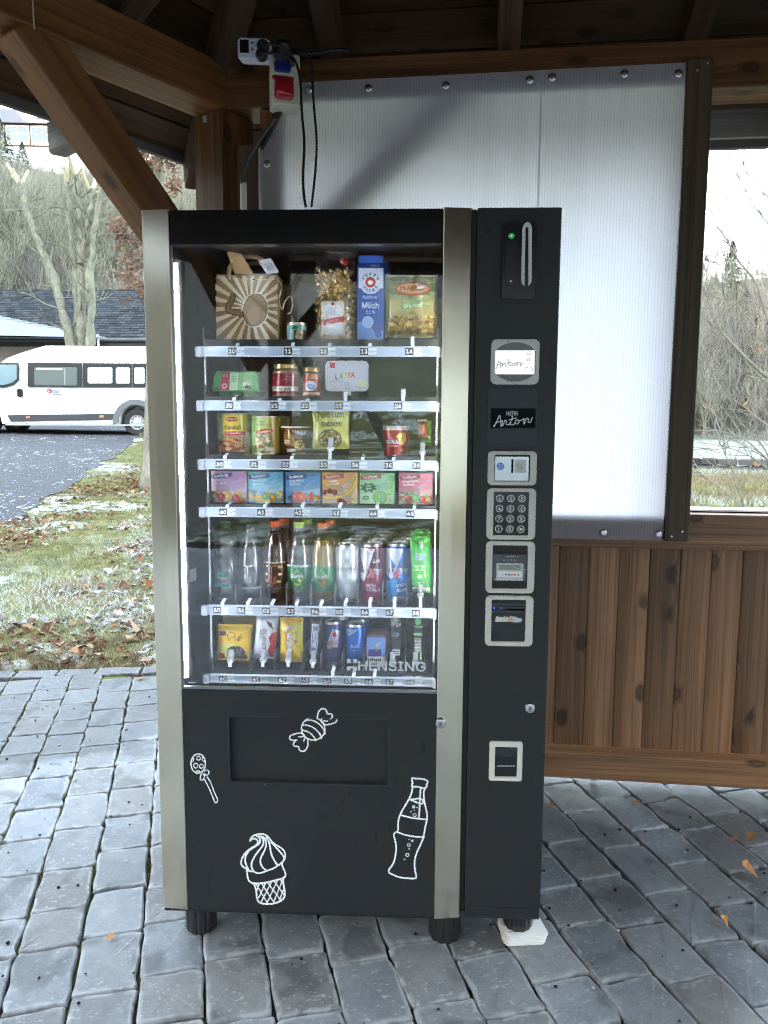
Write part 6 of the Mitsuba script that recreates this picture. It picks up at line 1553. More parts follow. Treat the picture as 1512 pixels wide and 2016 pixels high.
pm, fm = pouch(b[0] + .006, b[1] + .008, b[2] + .006, b[3] + .012, .185, .014, 33, .006, .006); add('bag', pm, 'gloss', k, smooth=True, color=C_(150, 128, 70))
b = (0.2182, 0.7183, 0.2766, 0.8402)
k = thing('chocolate_bar', 'white and red wafer bar wrapper standing upright', 'chocolate bar')
pm, fm = pouch(*b, .140, .012, 35, .005, .003, lean=.10, nx=16); add('wrapper', pm, 'gloss', k, smooth=True, color=C_(206, 208, 220))
cx, w, zb_, h = dims(b)
pr = Print().poly(Polygon([(cx + .012, zb_ + .003), (cx + .006, zb_ + .2 * h), (cx + .014, zb_ + .36 * h), (cx + .010, zb_ + .5 * h), (cx + .020, zb_ + .6 * h), (b[2] + .004, zb_ + .6 * h), (b[2] - .002, zb_ + .003)]), C_(176, 36, 44))
pr.poly(Polygon([(cx + .002, zb_ + .88 * h), (cx + .018, zb_ + .80 * h), (cx + .022, zb_ + .66 * h), (cx + .010, zb_ + .74 * h)]), C_(84, 56, 44)).text('bueno', .0145, cx + .003, zb_ + .46 * h, C_(70, 40, 34), False, rot=math.pi / 2 - .05, squash=.95).text('kinder', .0062, cx - .010, zb_ + .58 * h, C_(60, 40, 40), True, rot=math.pi / 2 - .05).text('2', .006, cx - .006, zb_ + .19 * h, C_(190, 40, 50), True, rot=math.pi / 2)
add('print', pr.emit(fm, .005), 'gloss', k)
b = (0.2847, 0.7098, 0.347, 0.8303)
k = thing('sweets_bag', 'yellow bag of chocolate peanuts with big white letters', 'bag')
pm, fm = pouch(*b, .138, .015, 37, .006, .004, nx=18); add('bag', pm, 'gloss', k, smooth=True, color=C_(226, 186, 40))
cx, w, zb_, h = dims(b)
pr = Print().poly(Polygon([(cx + .006, zb_ + .9 * h), (b[2] - .003, zb_ + .9 * h), (b[2] - .003, zb_ + .3 * h), (cx + .01, zb_ + .4 * h)]), C_(176, 170, 60)).text("m&m's", .0180, cx + .004, zb_ + .55 * h, C_(240, 236, 226), True, rot=math.pi / 2, edge=C_(70, 40, 20), ew=.0012, squash=.92)
pr.disc(cx + .013, zb_ + .5 * h, .004, C_(180, 60, 40)).disc(cx + .014, zb_ + .7 * h, .004, C_(90, 150, 50)).disc(cx - .010, zb_ + .12 * h, .004, C_(206, 120, 40))
add('print', pr.emit(fm, .005), 'gloss', k)
b = (0.3632, 0.7165, 0.393, 0.834)
k = thing('chocolate_bar', 'dark brown bar with white and blue lettering', 'chocolate bar')
pm, fm = pouch(*b, .142, .010, 39, .004, .002, lean=.08, nx=12); add('wrapper', pm, 'gloss', k, smooth=True, color=C_(52, 34, 32))
cx, w, zb_, h = dims(b)
pr = Print().poly(affinity.rotate(sbox(cx - .0085, zb_ + .14 * h, cx + .0085, zb_ + .84 * h), -4), C_(226, 226, 234)).poly(affinity.rotate(sbox(cx - .0072, zb_ + .16 * h, cx + .0072, zb_ + .82 * h), -4), C_(40, 50, 120)).text('SNICKERS', .0088, cx + .0045, zb_ + .49 * h, C_(236, 236, 242), True, rot=math.pi / 2 - .08, squash=.80, lean=.15)
add('print', pr.emit(fm, .005), 'gloss', k)
def slim(px0, px1, py0, py1, lab, colr, prf, n=2, dx=.010):
    a, c = front_x(px0, 1270, Y0), front_x(px1, 1270, Y0)
    r = (c - a) / 2; cx = (a + c) / 2
    zb_ = z0; h = front_z(py0, px0, Y0 + r) - zb_
    drinks_can(cx, Y0 + r, zb_, r, h, lab, 'slim cans on the lowest shelf', colr, prf(cx, zb_, h, r))
    drinks_can(cx + dx, Y0 + 3 * r + .003, zb_, r, h, lab.split(' with')[0] + ' behind the first', 'slim cans on the lowest shelf', colr)
def rb(cx, z, h, r):
    pr = Print().poly(Polygon([(cx - .015, z + .45 * h), (cx + .002, z + .86 * h), (cx + .024, z + .80 * h), (cx + .016, z + .42 * h)]), C_(150, 156, 176)).poly(Polygon([(cx - .05, z + .05 * h), (cx - .012, z + .05 * h), (cx - .012, z + .42 * h), (cx - .05, z + .42 * h)]), C_(52, 60, 120))
    pr.text('Red Bull', .0088, cx - .002, z + .50 * h, C_(196, 60, 70), True, lean=.1, squash=.8).disc(cx + .008, z + .72 * h, .006, C_(190, 60, 76), 1.1).disc(cx - .007, z + .42 * h, .006, C_(206, 170, 90), .7)
    return pr.rect(cx - .012, z + .10 * h, cx + .014, z + .40 * h, C_(60, 66, 130))
slim(635, 671, 1221, 1318, 'blue silver energy drink can with red lettering', C_(56, 62, 130), rb, dx=.014)
def bl(cx, z, h, r):
    return Print().text('BLUE', .0088, cx + .001, z + .45 * h, C_(130, 170, 222), True, squash=.85).script([[(cx - .018, z + .48 * h), (cx - .014, z + .43 * h), (cx + .012, z + .42 * h)]], .0009, C_(130, 170, 222)).poly(Polygon([(cx - .03, z + .9 * h), (cx + .01, z + .9 * h), (cx - .014, z + .72 * h), (cx - .03, z + .78 * h)]), C_(120, 150, 190))
slim(679, 717, 1226, 1322, 'plain bright blue can with pale blue lettering', C_(24, 92, 190), bl, dx=.008)
# little boxes
for j in range(4):
    b = (0.515, 0.687, 0.5636, 0.7774)
    k = thing('small_box', ('foremost lilac and blue little box with a white foot', 'second little box behind the foremost', 'third little box of the row', 'rearmost little box of the row')[j], 'box', 'little boxes on the lowest shelf')
    y = .16 + .024 * j
    zt = b[3]
    add('box', bx(b[0] + .001 * j, b[2] + .001 * j, y, y + .022, z0, zt, .001), 'gloss', k, color=C_(190, 180, 210) if j == 0 else C_(196, 150, 170))
    if j == 0:
        cx, w, zb_, h = dims((b[0], z0, b[2], zt))
        pr = Print().rect(b[0] + .001, zb_ + .36 * h, b[2] - .001, zt - .001, C_(104, 140, 206)).rect(b[0] + .004, zb_ + .36 * h, b[2] - .010, zb_ + .60 * h, C_(70, 60, 140)).disc(cx + .003, zb_ + .72 * h, .004, C_(190, 200, 60)).disc(cx + .002, zb_ + .58 * h, .0032, C_(206, 80, 120)).rect(b[0] + .001, zb_ + .002, b[2] - .001, zb_ + .33 * h, C_(226, 226, 230))
        for i in range(7):
            pr.rect(b[0] + .004 + .0052 * i, zb_ + .05 * h, b[0] + .0064 + .0052 * i + .001 * (i % 2), zb_ + .29 * h, C_(40, 40, 46))
        pr.rect(cx + .004, zb_ + .80 * h, cx + .012, zb_ + .83 * h, C_(200, 210, 232))
        add('print', pr.emit(flat(y)), 'gloss', k)
# slim blister sticks
b = (0.5796, 0.7187, 0.6051, 0.8348)
k = thing('vapour_stick', 'slim clear pack with silver and dark print', 'stick')
add('pack', bx(b[0], b[2], .155, .166, b[1], b[3], .0015), 'gloss', k, color=(.03, .032, .036))
cx, w, zb_, h = dims(b)
pr = Print(); blobs(pr, 91, sbox(b[0], zb_ + .78 * h, b[2], b[3]), 30, [C_(190, 176, 90), C_(120, 150, 170), C_(206, 200, 190), C_(170, 110, 60)], .002, .004)
pr.poly(ring(cx, zb_ + .60 * h, .0068, .0012), C_(196, 202, 210)).poly(ring(cx, zb_ + .60 * h, .0036, .0010), C_(170, 176, 186)).rect(b[0] + .003, zb_ + .12 * h, b[2] - .002, zb_ + .26 * h, C_(206, 208, 214)).rect(b[0] + .004, zb_ + .15 * h, b[2] - .004, zb_ + .17 * h, C_(60, 60, 66)).rect(b[0] + .004, zb_ + .20 * h, b[2] - .004, zb_ + .22 * h, C_(60, 60, 66))
add('print', pr.emit(flat(.155)), 'gloss', k)
b = (0.6387, 0.7198, 0.6616, 0.8357)
k = thing('vapour_stick', 'slim black pack with light green bands', 'stick')
add('pack', bx(b[0], b[2], .155, .166, b[1], b[3], .0015), 'gloss', k, color=(.02, .022, .022))
cx, w, zb_, h = dims(b)
pr = Print().disc(cx, b[3] - .012, .0078, C_(110, 176, 110), 1.2).rect(b[0], zb_ + .58 * h, b[2], zb_ + .63 * h, C_(120, 176, 120)).rect(b[0], zb_ + .76 * h, b[2], zb_ + .79 * h, C_(120, 176, 120))
for i in range(10):
    pr.rect(b[0] + .003, zb_ + (.18 + .035 * i) * h, b[2] - .003, zb_ + (.198 + .035 * i) * h, C_(206, 210, 206))
pr.rect(b[2] - .005, zb_ + .0 * h, b[2], zb_ + .2 * h, C_(110, 180, 90))
add('print', pr.emit(flat(.155)), 'gloss', k)

# ---------------------------------------------------------------- sockets, cables and small things on the pavilion
def P3(l):
    return np.array(l)
k = thing('socket_box', 'ivory distribution box with a red and a blue socket under the header', 'socket box')
sp = (0.1928, 0.86, 2.4692)
fr = frame(np.array(sp), WU * 0.93 - WN * 0.36, Z, WN * 0.93 + WU * 0.36)
def put(m):
    m = m.copy(); m.apply_transform(fr); return m
add('housing', put(moved(chbox((0.047, 0.082, 0.040), 0.006), [0.004, -0.005, -0.030])), 'paint', k, color=(0.52, 0.49, 0.40))
rc = cat_([moved(chbox((0.036, 0.006, 0.004), 0.002), [-0.006, 0.026 - 0.030, 0.012]), trimesh.convex.convex_hull(np.vstack([moved(chbox((0.030, 0.024, 0.022), 0.008), [-0.006, -0.05, 0.034]).vertices, moved(chbox((0.028, 0.010, 0.010), 0.006), [-0.006, -0.012, 0.020]).vertices]))])
add('red_socket', put(rc), 'gloss', k, color=(0.36, 0.012, 0.022), smooth=45)
add('blue_socket', put(trimesh.convex.convex_hull(np.vstack([moved(chbox((0.027, 0.016, 0.012), 0.005), [-0.008, 0.030, 0.014]).vertices]))), 'gloss', k, color=(0.012, 0.022, 0.16))
ms = lathe([(0.0001, 0), (0.022, 0), (0.027, 0.008), (0.027, 0.04), (0.020, 0.056), (0.0001, 0.058)], 24); ms.apply_transform(frame([-0.008, 0.052, 0.012], [1, 0, 0], [0, 0.6, -0.8], [0, 0.8, 0.6]))
pg = thing('plug', 'big round black plug in the upper socket of the ivory box', 'plug')
add('plug_body', put(ms), 'paint', pg, smooth=40, color=(0.010, 0.010, 0.011))
ms = lathe([(0.0001, 0), (0.017, 0), (0.019, 0.006), (0.019, 0.02), (0.014, 0.03), (0.0001, 0.031)], 20)
for q_, r_ in (((0.1418, 0.78, 2.5287), 1.0), ((0.1385, 0.77, 2.4983), 0.95)):
    m = ms.copy(); m.apply_scale(r_); m.apply_transform(frame(np.array(q_), WU, Z, WN))
    key = thing('plug', ('upper' if q_[2] > (0.1416, 0.78, 2.5149)[2] else 'lower') + ' small black plug in front of the white energy meter', 'plug')
    add('plug_body', m, 'paint', key, smooth=40, color=(0.010, 0.010, 0.011))
    add('cord', tube(smoothline([np.array(q_) + WN * .025, np.array(q_) + WN * .035 + WU * .05 - Z * .008, np.array(sp) + WU * .03 + Z * .04], 12), 0.0045, 6), 'paint', key, color=(0.010, 0.010, 0.011), smooth=True)
mc = np.array((0.1081, 0.8, 2.5289))
em = thing('energy_meter', 'white plug-in energy meter with a black display', 'energy meter')
fm_ = frame(mc, (WU * 0.98 - WN * 0.15 + Z * -0.03), Z, WN)
def putm(m):
    m = m.copy(); m.apply_transform(fm_); return m
add('case', putm(chbox((0.052, 0.036, 0.022), 0.011)), 'paint', em, color=(0.50, 0.51, 0.56), smooth=50)
add('display', putm(moved(chbox((0.0145, 0.020, 0.002), 0.001), [-0.028, 0.004, 0.022])), 'gloss', em, color=(0.008, 0.008, 0.009))
for dz in (0.016, -0.004):
    add('button', putm(moved(lathe([(0.0001, 0.003), (0.004, 0.002), (0.0045, 0)], 12), [-0.003, dz, 0.0215])), 'paint', em, color=(0.12, 0.12, 0.13))
# cables
def cable(name, pts, r, lab, colr=(0.010, 0.010, 0.011), n=30):
    kx_ = thing('cable', lab, 'cable')
    add('cord', tube(smoothline(P3(pts), n), r, 7), 'paint', kx_, color=colr, smooth=True)
    return kx_
cable('c', [(0.2267, 0.8, 2.5134), (0.2413, 0.8, 2.4901), (0.2556, 0.8, 2.4203), (0.2583, 0.8, 2.3423), (0.2659, 0.8, 2.248), (0.2619, 0.8, 2.1688), (0.2614, 0.8, 2.1051), (0.2694, 0.8, 2.0457)], 0.0045, 'left one of two thin black cables hanging down to the machine')
cable('c', [(0.2531, 0.8, 2.5284), (0.2793, 0.8, 2.5127), (0.2937, 0.8, 2.4508), (0.2981, 0.8, 2.3575), (0.3059, 0.8, 2.2634), (0.3038, 0.8, 2.1844), (0.2967, 0.8, 2.1128), (0.2879, 0.8, 2.0456)], 0.0040, 'right one of two thin black cables hanging down to the machine')
cable('c', [(0.2159, 0.88, 2.5694), (0.2413, 0.88, 2.5611), (0.2683, 0.88, 2.556), (0.3259, 0.88, 2.56), (0.4103, 0.88, 2.5604)], 0.006, 'short black cable running right along the header from the sockets')
cable('c', [(0.1537, 0.9, 2.3616), (0.1256, 0.9, 2.3243), (0.0938, 0.9, 2.2837), (0.0616, 0.9, 2.2313), (0.0435, 0.9, 2.1884), (0.0375, 0.9, 2.1486)], 0.0075, 'grey cable bending down from the sockets into the white pipe', (0.05, 0.05, 0.05))
fb = thing('cable_duct', 'black flat duct slanting across the corner of the white panel', 'duct')
q0, q1 = np.array((0.1713, 0.91, 2.3944)), np.array((0.0935, 0.935, 2.2756))
add('duct', board(0 * Z, (0.1, 0.1, 0.1), Z, WU, 'wood_dark', 'tmp', 'tmp') and chbox((np.linalg.norm(q1 - q0) / 2, 0.011, 0.009), 0.004).apply_transform(frame((q0 + q1) / 2, (q1 - q0) / np.linalg.norm(q1 - q0), np.cross(WN, (q1 - q0) / np.linalg.norm(q1 - q0)), WN)), 'paint', fb, color=(0.010, 0.010, 0.010))
for kk in [x for x in scene if x.startswith('tmp')]:
    del scene[kk]
wp = thing('conduit_pipe', 'white plastic pipe standing beside the corner post', 'pipe')
q0 = np.array((0.04, 0.905, 2.1517))
add('pipe', tube([q0, q0 - Z * 0.15, q0 - Z * 0.6], 0.0115, 14, cap=False), 'paint', wp, color=(0.62, 0.58, 0.52), smooth=True)
st_ = thing('string', 'thin pale string hanging from the left header beam', 'string')
add('string', tube(smoothline(P3([(-0.3873, 0.32, 2.4744), (-0.385, 0.32, 2.4393), (-0.385, 0.32, 2.4116), (-0.384, 0.32, 2.3775)]), 10), 0.0022, 5), 'matte', st_, color=(0.40, 0.33, 0.24), smooth=True)
pgm = add('peg', tube([np.array((-0.077, 0.86, 2.3364)), np.array((-0.0765, 0.86, 2.3557))], 0.0065, 8), 'paint', pav, color=(0.32, 0.26, 0.22), smooth=False)
# weathered rafter tail under the left eave with a hook
LD, LN = np.array([-0.56424674, -0.82560621, 0]), np.array([0.82560621, -0.56424674, 0])
tc = np.array([-0.655, 1.03, 2.345])
board(tc + LN * 0.105 + Z * .005, (0.12, 0.036, 0.055), -LN - Z * 0.06, LD, 'wood_old', 'rafter_tail', pav, ch=0.008, warp=0.002, label='weathered grey rafter tail under the left eave')
add('hook', tube(smoothline(P3([(-0.652, 1, 2.3454), (-0.6581, 1, 2.3334), (-0.6512, 1, 2.323), (-0.6455, 1, 2.3264)]), 10), 0.0022, 5), 'paint', pav, color=(0.02, 0.02, 0.02), smooth=True)
board(W(0.95, 2.415, -0.33), (0.5, 0.05, 0.012), WU, Z, 'wood_old', 'soffit_board', pav)

# ---------------------------------------------------------------- plants: shared builders
def twigs(rs, p0, d0, L, r, depth, out, spread=0.6, upb=0.25, n=(3, 5), seg=4, droop=0.0):
    """a crooked branch with side twigs"""
    pts, rad = [p0], [r]
    d = d0 / np.linalg.norm(d0)
    p = p0
    for i in range(seg):
        d = d + rs.normal(0, 0.16, 3) + np.array([0, 0, upb * 0.25 - droop])
        d /= np.linalg.norm(d)
        p = p + d * L / seg
        pts.append(p); rad.append(r * (1 - 0.75 * (i + 1) / seg))
    out.append((np.array(pts), np.array(rad)))
    if depth > 0:
        for _ in range(rs.integers(*n)):
            t = rs.uniform(0.25, 0.97) * seg
            i = min(int(t), seg - 1)
            q = pts[i] + (pts[i + 1] - pts[i]) * (t - i)
            dd = pts[i + 1] - pts[i]; dd = dd / np.linalg.norm(dd)
            nd = dd + rs.normal(0, spread, 3) + np.array([0, 0, upb])
            twigs(rs, q, nd, L * rs.uniform(0.4, 0.65), max(r * 0.45, r * (1 - 0.7 * t / seg) * 0.6), depth - 1, out, spread, upb, n, max(2, seg - 1), droop)
def branch_mesh(out, sides=4, rmin=0.0):
    return cat_([tube(p, np.maximum(r, rmin), sides if r[0] > 0.02 else 3, cap=False) for p, r in out])
def bark_fn(c0, c1, c2):
    def fn(p, n, uv):
        a = fbm(p.x * 7, p.y * 7, p.z * 3, 3)
        b = noise(p.x * 40, p.y * 40, p.z * 14)
        l = smoothstep(0.52, 0.66, fbm(p.x * 4 + 3, p.y * 4, p.z * 4, 3))
        return mix(mix(c0, c1, dr.clip(a * 0.7 + b * 0.5 - 0.1, 0, 1)), mi.Color3f(*c2), l * 0.4)
    return proc(fn)
scene['mat_bark_pale'] = two({'type': 'diffuse', 'reflectance': bark_fn((0.10, 0.095, 0.07), (0.30, 0.29, 0.23), (0.30, 0.33, 0.22))})
scene['mat_bark_brown'] = two({'type': 'diffuse', 'reflectance': bark_fn((0.13, 0.116, 0.10), (0.34, 0.312, 0.28), (0.22, 0.24, 0.14))})  # bark lightened, hillside haze put into its colour

# ---------------------------------------------------------------- the white minibus
vo = np.array([-6.80, 18.45, 0.0]); vo[2] = float(gz(-6.8, 18.3)) + 0.01
vx = np.array([0.9993, 0.037, 0.0]); vy = np.array([-0.037, 0.9993, 0])   # along the van to its rear; away from the viewer
VF = frame(vo, vx, vy, Z)
van = thing('minibus', 'white minibus with dark window band parked at the car park edge', 'minibus')
def vput(name, m, mat, parent=van, **kw):
    m = m.copy(); m.apply_transform(VF)
    return add(name, m, mat, parent, **kw)
VH = 2.36
side = [(-5.15, 0.45), (-5.2, 0.75), (-5.05, 1.02), (-4.45, 1.22), (-3.9, 1.62), (-3.42, 2.02), (-3.0, 2.18), (-2.4, VH), (0.9, VH), (1.08, 2.3), (1.14, 1.2), (1.16, 0.5), (1.05, 0.36), (0.52, 0.30), (0.40, 0.30)]
arch = [(0.46 * math.cos(a), 0.36 + 0.46 * math.sin(a)) for a in np.linspace(0.0, math.pi, 11)]
side = side[:-1] + [p for p in arch] + [(-0.48, 0.30), (-3.58, 0.30)] + [(-4.04 + 0.44 * math.cos(a), 0.36 + 0.44 * math.sin(a)) for a in np.linspace(0, math.pi, 11)] + [(-4.5, 0.30), (-5.05, 0.34)]
SP = Polygon(side).buffer(0)
ms = []
for y0, y1, ins in ((0.0, 0.03, 0.03), (0.03, 1.93, 0.0), (1.93, 1.96, 0.03)):
    ms.append(extr(SP.buffer(-ins, join_style='mitre') if ins else SP, y0, y1))
body = cat_(ms)
v = np.asarray(body.vertices); v[:, 1] += np.where(v[:, 1] < 1, 1, -1) * np.clip(v[:, 2] - 1.15, 0, 2) ** 1.4 * 0.10
vput('body', trimesh.Trimesh(v, body.faces, process=False), 'gloss', color=(0.74, 0.75, 0.75))
vput('underside', bx(-4.4, 1.0, 0.25, 1.7, 0.26, 0.5), 'paint', color=(0.012, 0.012, 0.012))
def tum(z):
    return max(0, z - 1.15) ** 1.4 * 0.10
def vsheet(poly, d, name, mat, colr, parent=van, **kw):
    m = extr(poly, -d, 0.02)
    m = m.subdivide() if False else m
    v = np.asarray(m.vertices); v[:, 1] += np.clip(v[:, 2] - 1.15, 0, 2) ** 1.4 * 0.10
    return vput(name, trimesh.Trimesh(v, m.faces, process=False), mat, parent, color=colr, **kw)
PXM = 75.0
def vp(px, py):
    return ((px - 262) / PXM, (859 - py) / PXM)
def vrect(x0, y0, x1, y1, r=0.0):
    a, b_ = vp(x0, y1), vp(x1, y0)
    return rounded(a[0], a[1], b_[0], b_[1], r) if r else sbox(a[0], a[1], b_[0], b_[1])
DK = (0.020, 0.022, 0.024)
for x0, x1 in ((48.5, 156.5), (158.5, 255), (256.5, 300)):
    wk = vsheet(vrect(x0, 716, x1, 763), 0.008, 'window', 'gloss', DK)
    panes = {48.5: [(62, 724, 147, 760)], 158.5: [(168, 724, 217, 756), (224, 724, 252, 756)], 256.5: [(260, 724, 281, 756), (286, 724, 298, 756)]}[x0]
    for q in panes:
        vsheet(vrect(*q, 0.05), 0.012, 'pane', 'gloss', (0.10, 0.12, 0.115) if x0 < 100 else (0.42, 0.52, 0.50), wk)  # pale panes: light showing through the bus is put into their colour
    if x0 < 100:
        vsheet(vrect(66, 726, 118, 730, 0.02), 0.015, 'far_window', 'gloss', (0.5, 0.56, 0.56), wk)  # opaque strip painted pale for daylight in the far side window
        vsheet(vrect(121, 726, 124, 759), 0.015, 'seat_post', 'gloss', (0.22, 0.24, 0.22), wk)
fw = vsheet(Polygon([vp(-60, 762), vp(-40, 735), vp(-22, 716), vp(30, 716), vp(33, 722), vp(32, 750), vp(20, 760), vp(0, 765)]), 0.008, 'window', 'gloss', DK)
vsheet(Polygon([vp(-50, 758), vp(-34, 736), vp(-18, 720), vp(27, 720), vp(27, 748), vp(16, 756), vp(0, 760)]), 0.012, 'pane', 'gloss', (0.16, 0.24, 0.27), fw)
for x in (42, 157.5):
    vsheet(vrect(x - .35, 700, x + .35, 836), 0.003, 'door_seam', 'paint', (0.18, 0.18, 0.18))
vsheet(vrect(28, 767, 38, 783, 0.05), 0.03, 'door_handle', 'gloss', (0.015, 0.015, 0.015))
vsheet(vrect(42, 786, 290, 788), 0.006, 'crease', 'gloss', (0.66, 0.67, 0.68))
rs_ = vsheet(Polygon([vp(6, 819), vp(222, 815), vp(217, 827), vp(12, 832)]), 0.02, 'rub_strip', 'paint', (0.045, 0.046, 0.05))
for q in ((43, 821, 51, 825), (189, 818, 198, 823)):
    vsheet(vrect(*q, 0.015), 0.026, 'side_marker', 'gloss', (0.55, 0.20, 0.10), rs_)
vsheet(vrect(0, 836, 290, 839), 0.004, 'sill', 'paint', (0.40, 0.40, 0.38))
gm = Polygon([(0.62 * math.cos(a), 0.36 + 0.60 * math.sin(a)) for a in np.linspace(-0.12, math.pi + 0.1, 18)] + [(0.47 * math.cos(a), 0.36 + 0.47 * math.sin(a)) for a in np.linspace(math.pi, 0, 14)]).buffer(0)
vsheet(gm, 0.025, 'wheel_arch', 'paint', (0.13, 0.135, 0.145))
lg_ = vp(91, 771)
vsheet(unary_union([ring(lg_[0], lg_[1], 0.062, 0.014), stroke([[(lg_[0] + .01, lg_[1] - .035), (lg_[0] + .02, lg_[1] + .035), (lg_[0] - .01, lg_[1] + .02)]], 0.012)]), 0.004, 'emblem', 'paint', (0.36, 0.05, 0.06), label='round red emblem on the sliding door')
vsheet(unary_union([vrect(97, 769, 113, 770.5), vrect(97, 772, 114, 772.6), vrect(97, 776, 116, 778)]), 0.004, 'lettering', 'paint', (0.30, 0.30, 0.33))
q = vp(2, 800)
tl = text('G', 0.10, q[0], q[1], -0.002, bold=True)
vput('lettering', tl, 'paint', color=(0.55, 0.58, 0.60))
def wheel(x, y, R_=0.365):
    t = lathe([(0.20, 0.0), (0.215, -0.012), (R_ - 0.035, -0.012), (R_ - 0.008, 0.012), (R_, 0.04), (R_, 0.18), (R_ - 0.01, 0.2), (0.2, 0.2)], 40)
    t.apply_transform(frame([x, y, R_], [1, 0, 0], Z, [0, -1, 0]) @ np.diag([1, 1, -1, 1.0]))
    k = vput('wheel', t, 'paint', color=(0.022, 0.022, 0.023), smooth=40)
    r_ = lathe([(0.0001, 0.0), (0.035, 0.0), (0.05, 0.02), (0.09, 0.02), (0.12, 0.045), (0.165, 0.05), (0.185, 0.02), (0.20, 0.005), (0.205, 0.02)], 40)
    r_.apply_transform(frame([x, y, R_], [1, 0, 0], Z, [0, -1, 0]) @ np.diag([1, 1, -1, 1.0]))
    vput('rim', r_, 'paint', k, color=(0.42, 0.43, 0.44), smooth=50)
    ho = cat_([moved(lathe([(0.0001, 0.0), (0.017, 0.0), (0.017, 0.01)], 8).apply_transform(frame([0, 0, 0], [1, 0, 0], Z, [0, -1, 0])), [x + 0.142 * math.cos(a), y + 0.040, R_ + 0.142 * math.sin(a)]) for a in np.arange(10) * 0.6283])
    vput('rim_hole', ho, 'paint', k, color=(0.03, 0.03, 0.03), kind='stuff')
wheel(0.0, 0.06); wheel(-4.04, 0.06); wheel(0.0, 1.7); wheel(-4.04, 1.7)

# ---------------------------------------------------------------- low slate roofed building behind the van
lb = thing('low_building', 'long low building with a dark slate roof behind the minibus', 'building')
BX0, BX1, BY, BYR, ZE, ZR = -26.0, -5.6, 30.0, 36.0, 4.55, 7.55
def courses(p00, p10, p01, p11, n, name, parent, mat, col0, col1, lift=0.03, sub=1, rs=None):
    """tile courses on the slope from the eave (p00, p10) to the ridge (p01, p11)"""
    p00, p10, p01, p11 = map(np.asarray, (p00, p10, p01, p11))
    nn_ = np.cross(p10 - p00, p01 - p00); nn_ = nn_ / np.linalg.norm(nn_); nn_ = nn_ if nn_[2] > 0 else -nn_
    for i in range(n):
        t0, t1 = i / n, (i + 1.25) / n
        t1 = min(t1, 1.0)
        a, b_ = p00 + (p01 - p00) * t0, p10 + (p11 - p10) * t0
        c, d = p00 + (p01 - p00) * t1, p10 + (p11 - p10) * t1
        cm = CM()
        m_ = max(1, int(np.linalg.norm(b_ - a) / 0.34))
        s0 = (np.arange(m_ + 1) + 0.5 * (i % 2)) / m_
        s0 = np.clip(s0, 0, 1)
        for j in range(m_):
            if s0[j + 1] - s0[j] < 1e-4: continue
            g = 0.008 / max(1e-6, np.linalg.norm(b_ - a))
            q = [a + (b_ - a) * (s0[j] + g), a + (b_ - a) * (s0[j + 1] - g), c + (d - c) * (s0[j + 1] - g), c + (d - c) * (s0[j] + g)]
            lf = lift * rng.uniform(0.8, 1.25)
            q[0], q[1] = q[0] + nn_ * lf, q[1] + nn_ * lf
            e0, e1 = a + (b_ - a) * (s0[j] + g), a + (b_ - a) * (s0[j + 1] - g)
            cm.add(tm(np.array(q + [e0, e1]), [[0, 1, 2], [0, 2, 3], [4, 5, 1], [4, 1, 0]]), np.array(col0) + (np.array(col1) - np.array(col0)) * rng.random())
        add(name, cm, mat, parent)
add('wall', bx(BX0 + .4, BX1 - .4, BY + 0.5, BY + 11, 0.9, ZE + 0.02), 'matte', lb, color=(0.46, 0.40, 0.39))
rf = add('roof', tm([[BX0, BY, ZE], [BX1, BY, ZE], [BX1 - 2, BYR, ZR], [BX0, BYR, ZR], [BX1, BY + 12, ZE], [BX0, BY + 12, ZE]], [[0, 1, 2], [0, 2, 3], [1, 4, 2], [3, 2, 4], [3, 4, 5]]), 'matte', lb, color=(0.03, 0.033, 0.037), label='dark slate roof with wide eaves')
courses((-19.5, BY - .02, ZE + .02), (BX1, BY - .02, ZE + .02), (-19.5, BYR, ZR + .02), (BX1 - 2, BYR, ZR + .02), 22, 'slate_course', rf, 'matte', (0.030, 0.034, 0.038), (0.062, 0.068, 0.074))
fr_ = add('frosted_wing_roof', tm([[-18.2, BY - 3.2, ZE - .1], [-12.15, BY - .4, ZE + .05], [-18.2, BY + 1.6, ZE + 1.25]], [[0, 1, 2]]), 'matte', lb, color=(0.2, 0.22, 0.25), label='lower wing roof white with frost')
p0_, p1_, p2_ = np.array([-18.2, BY - .5, ZE]), np.array([-12.0, BY - .45, ZE + .02]), np.array([-18.2, BY + 1.6, ZE + 1.30])
for i in range(13):
    t0, t1 = i / 13, (i + 1.1) / 13
    a, b_ = p0_ + (p2_ - p0_) * t0, p1_ + (p2_ - p1_) * t0
    c, d = p0_ + (p2_ - p0_) * min(t1, 1), p1_ + (p2_ - p1_) * min(t1, 1)
    add('frosted_course', tm(np.array([a + Z * .05, b_ + Z * .05, d, c, a, b_]), [[0, 1, 2], [0, 2, 3], [4, 5, 1], [4, 1, 0]]), 'matte', fr_, color=np.array((0.22, 0.245, 0.28)) * rng.uniform(0.85, 1.05))
add('gutter', tube([[BX0, BY - .1, ZE - .03], [BX1, BY - .1, ZE - .03]], 0.07, 8), 'paint', lb, color=(0.05, 0.055, 0.06))
add('fascia', bx(BX0, BX1, BY - .02, BY + .03, ZE - .28, ZE - .02), 'paint', lb, color=(0.03, 0.03, 0.032))
add('chimney_pipe', tube([[-12.4, BY - .3, 4.0], [-12.4, BY - .3, 4.75]], 0.05, 8), 'paint', lb, color=(0.7, 0.7, 0.7))

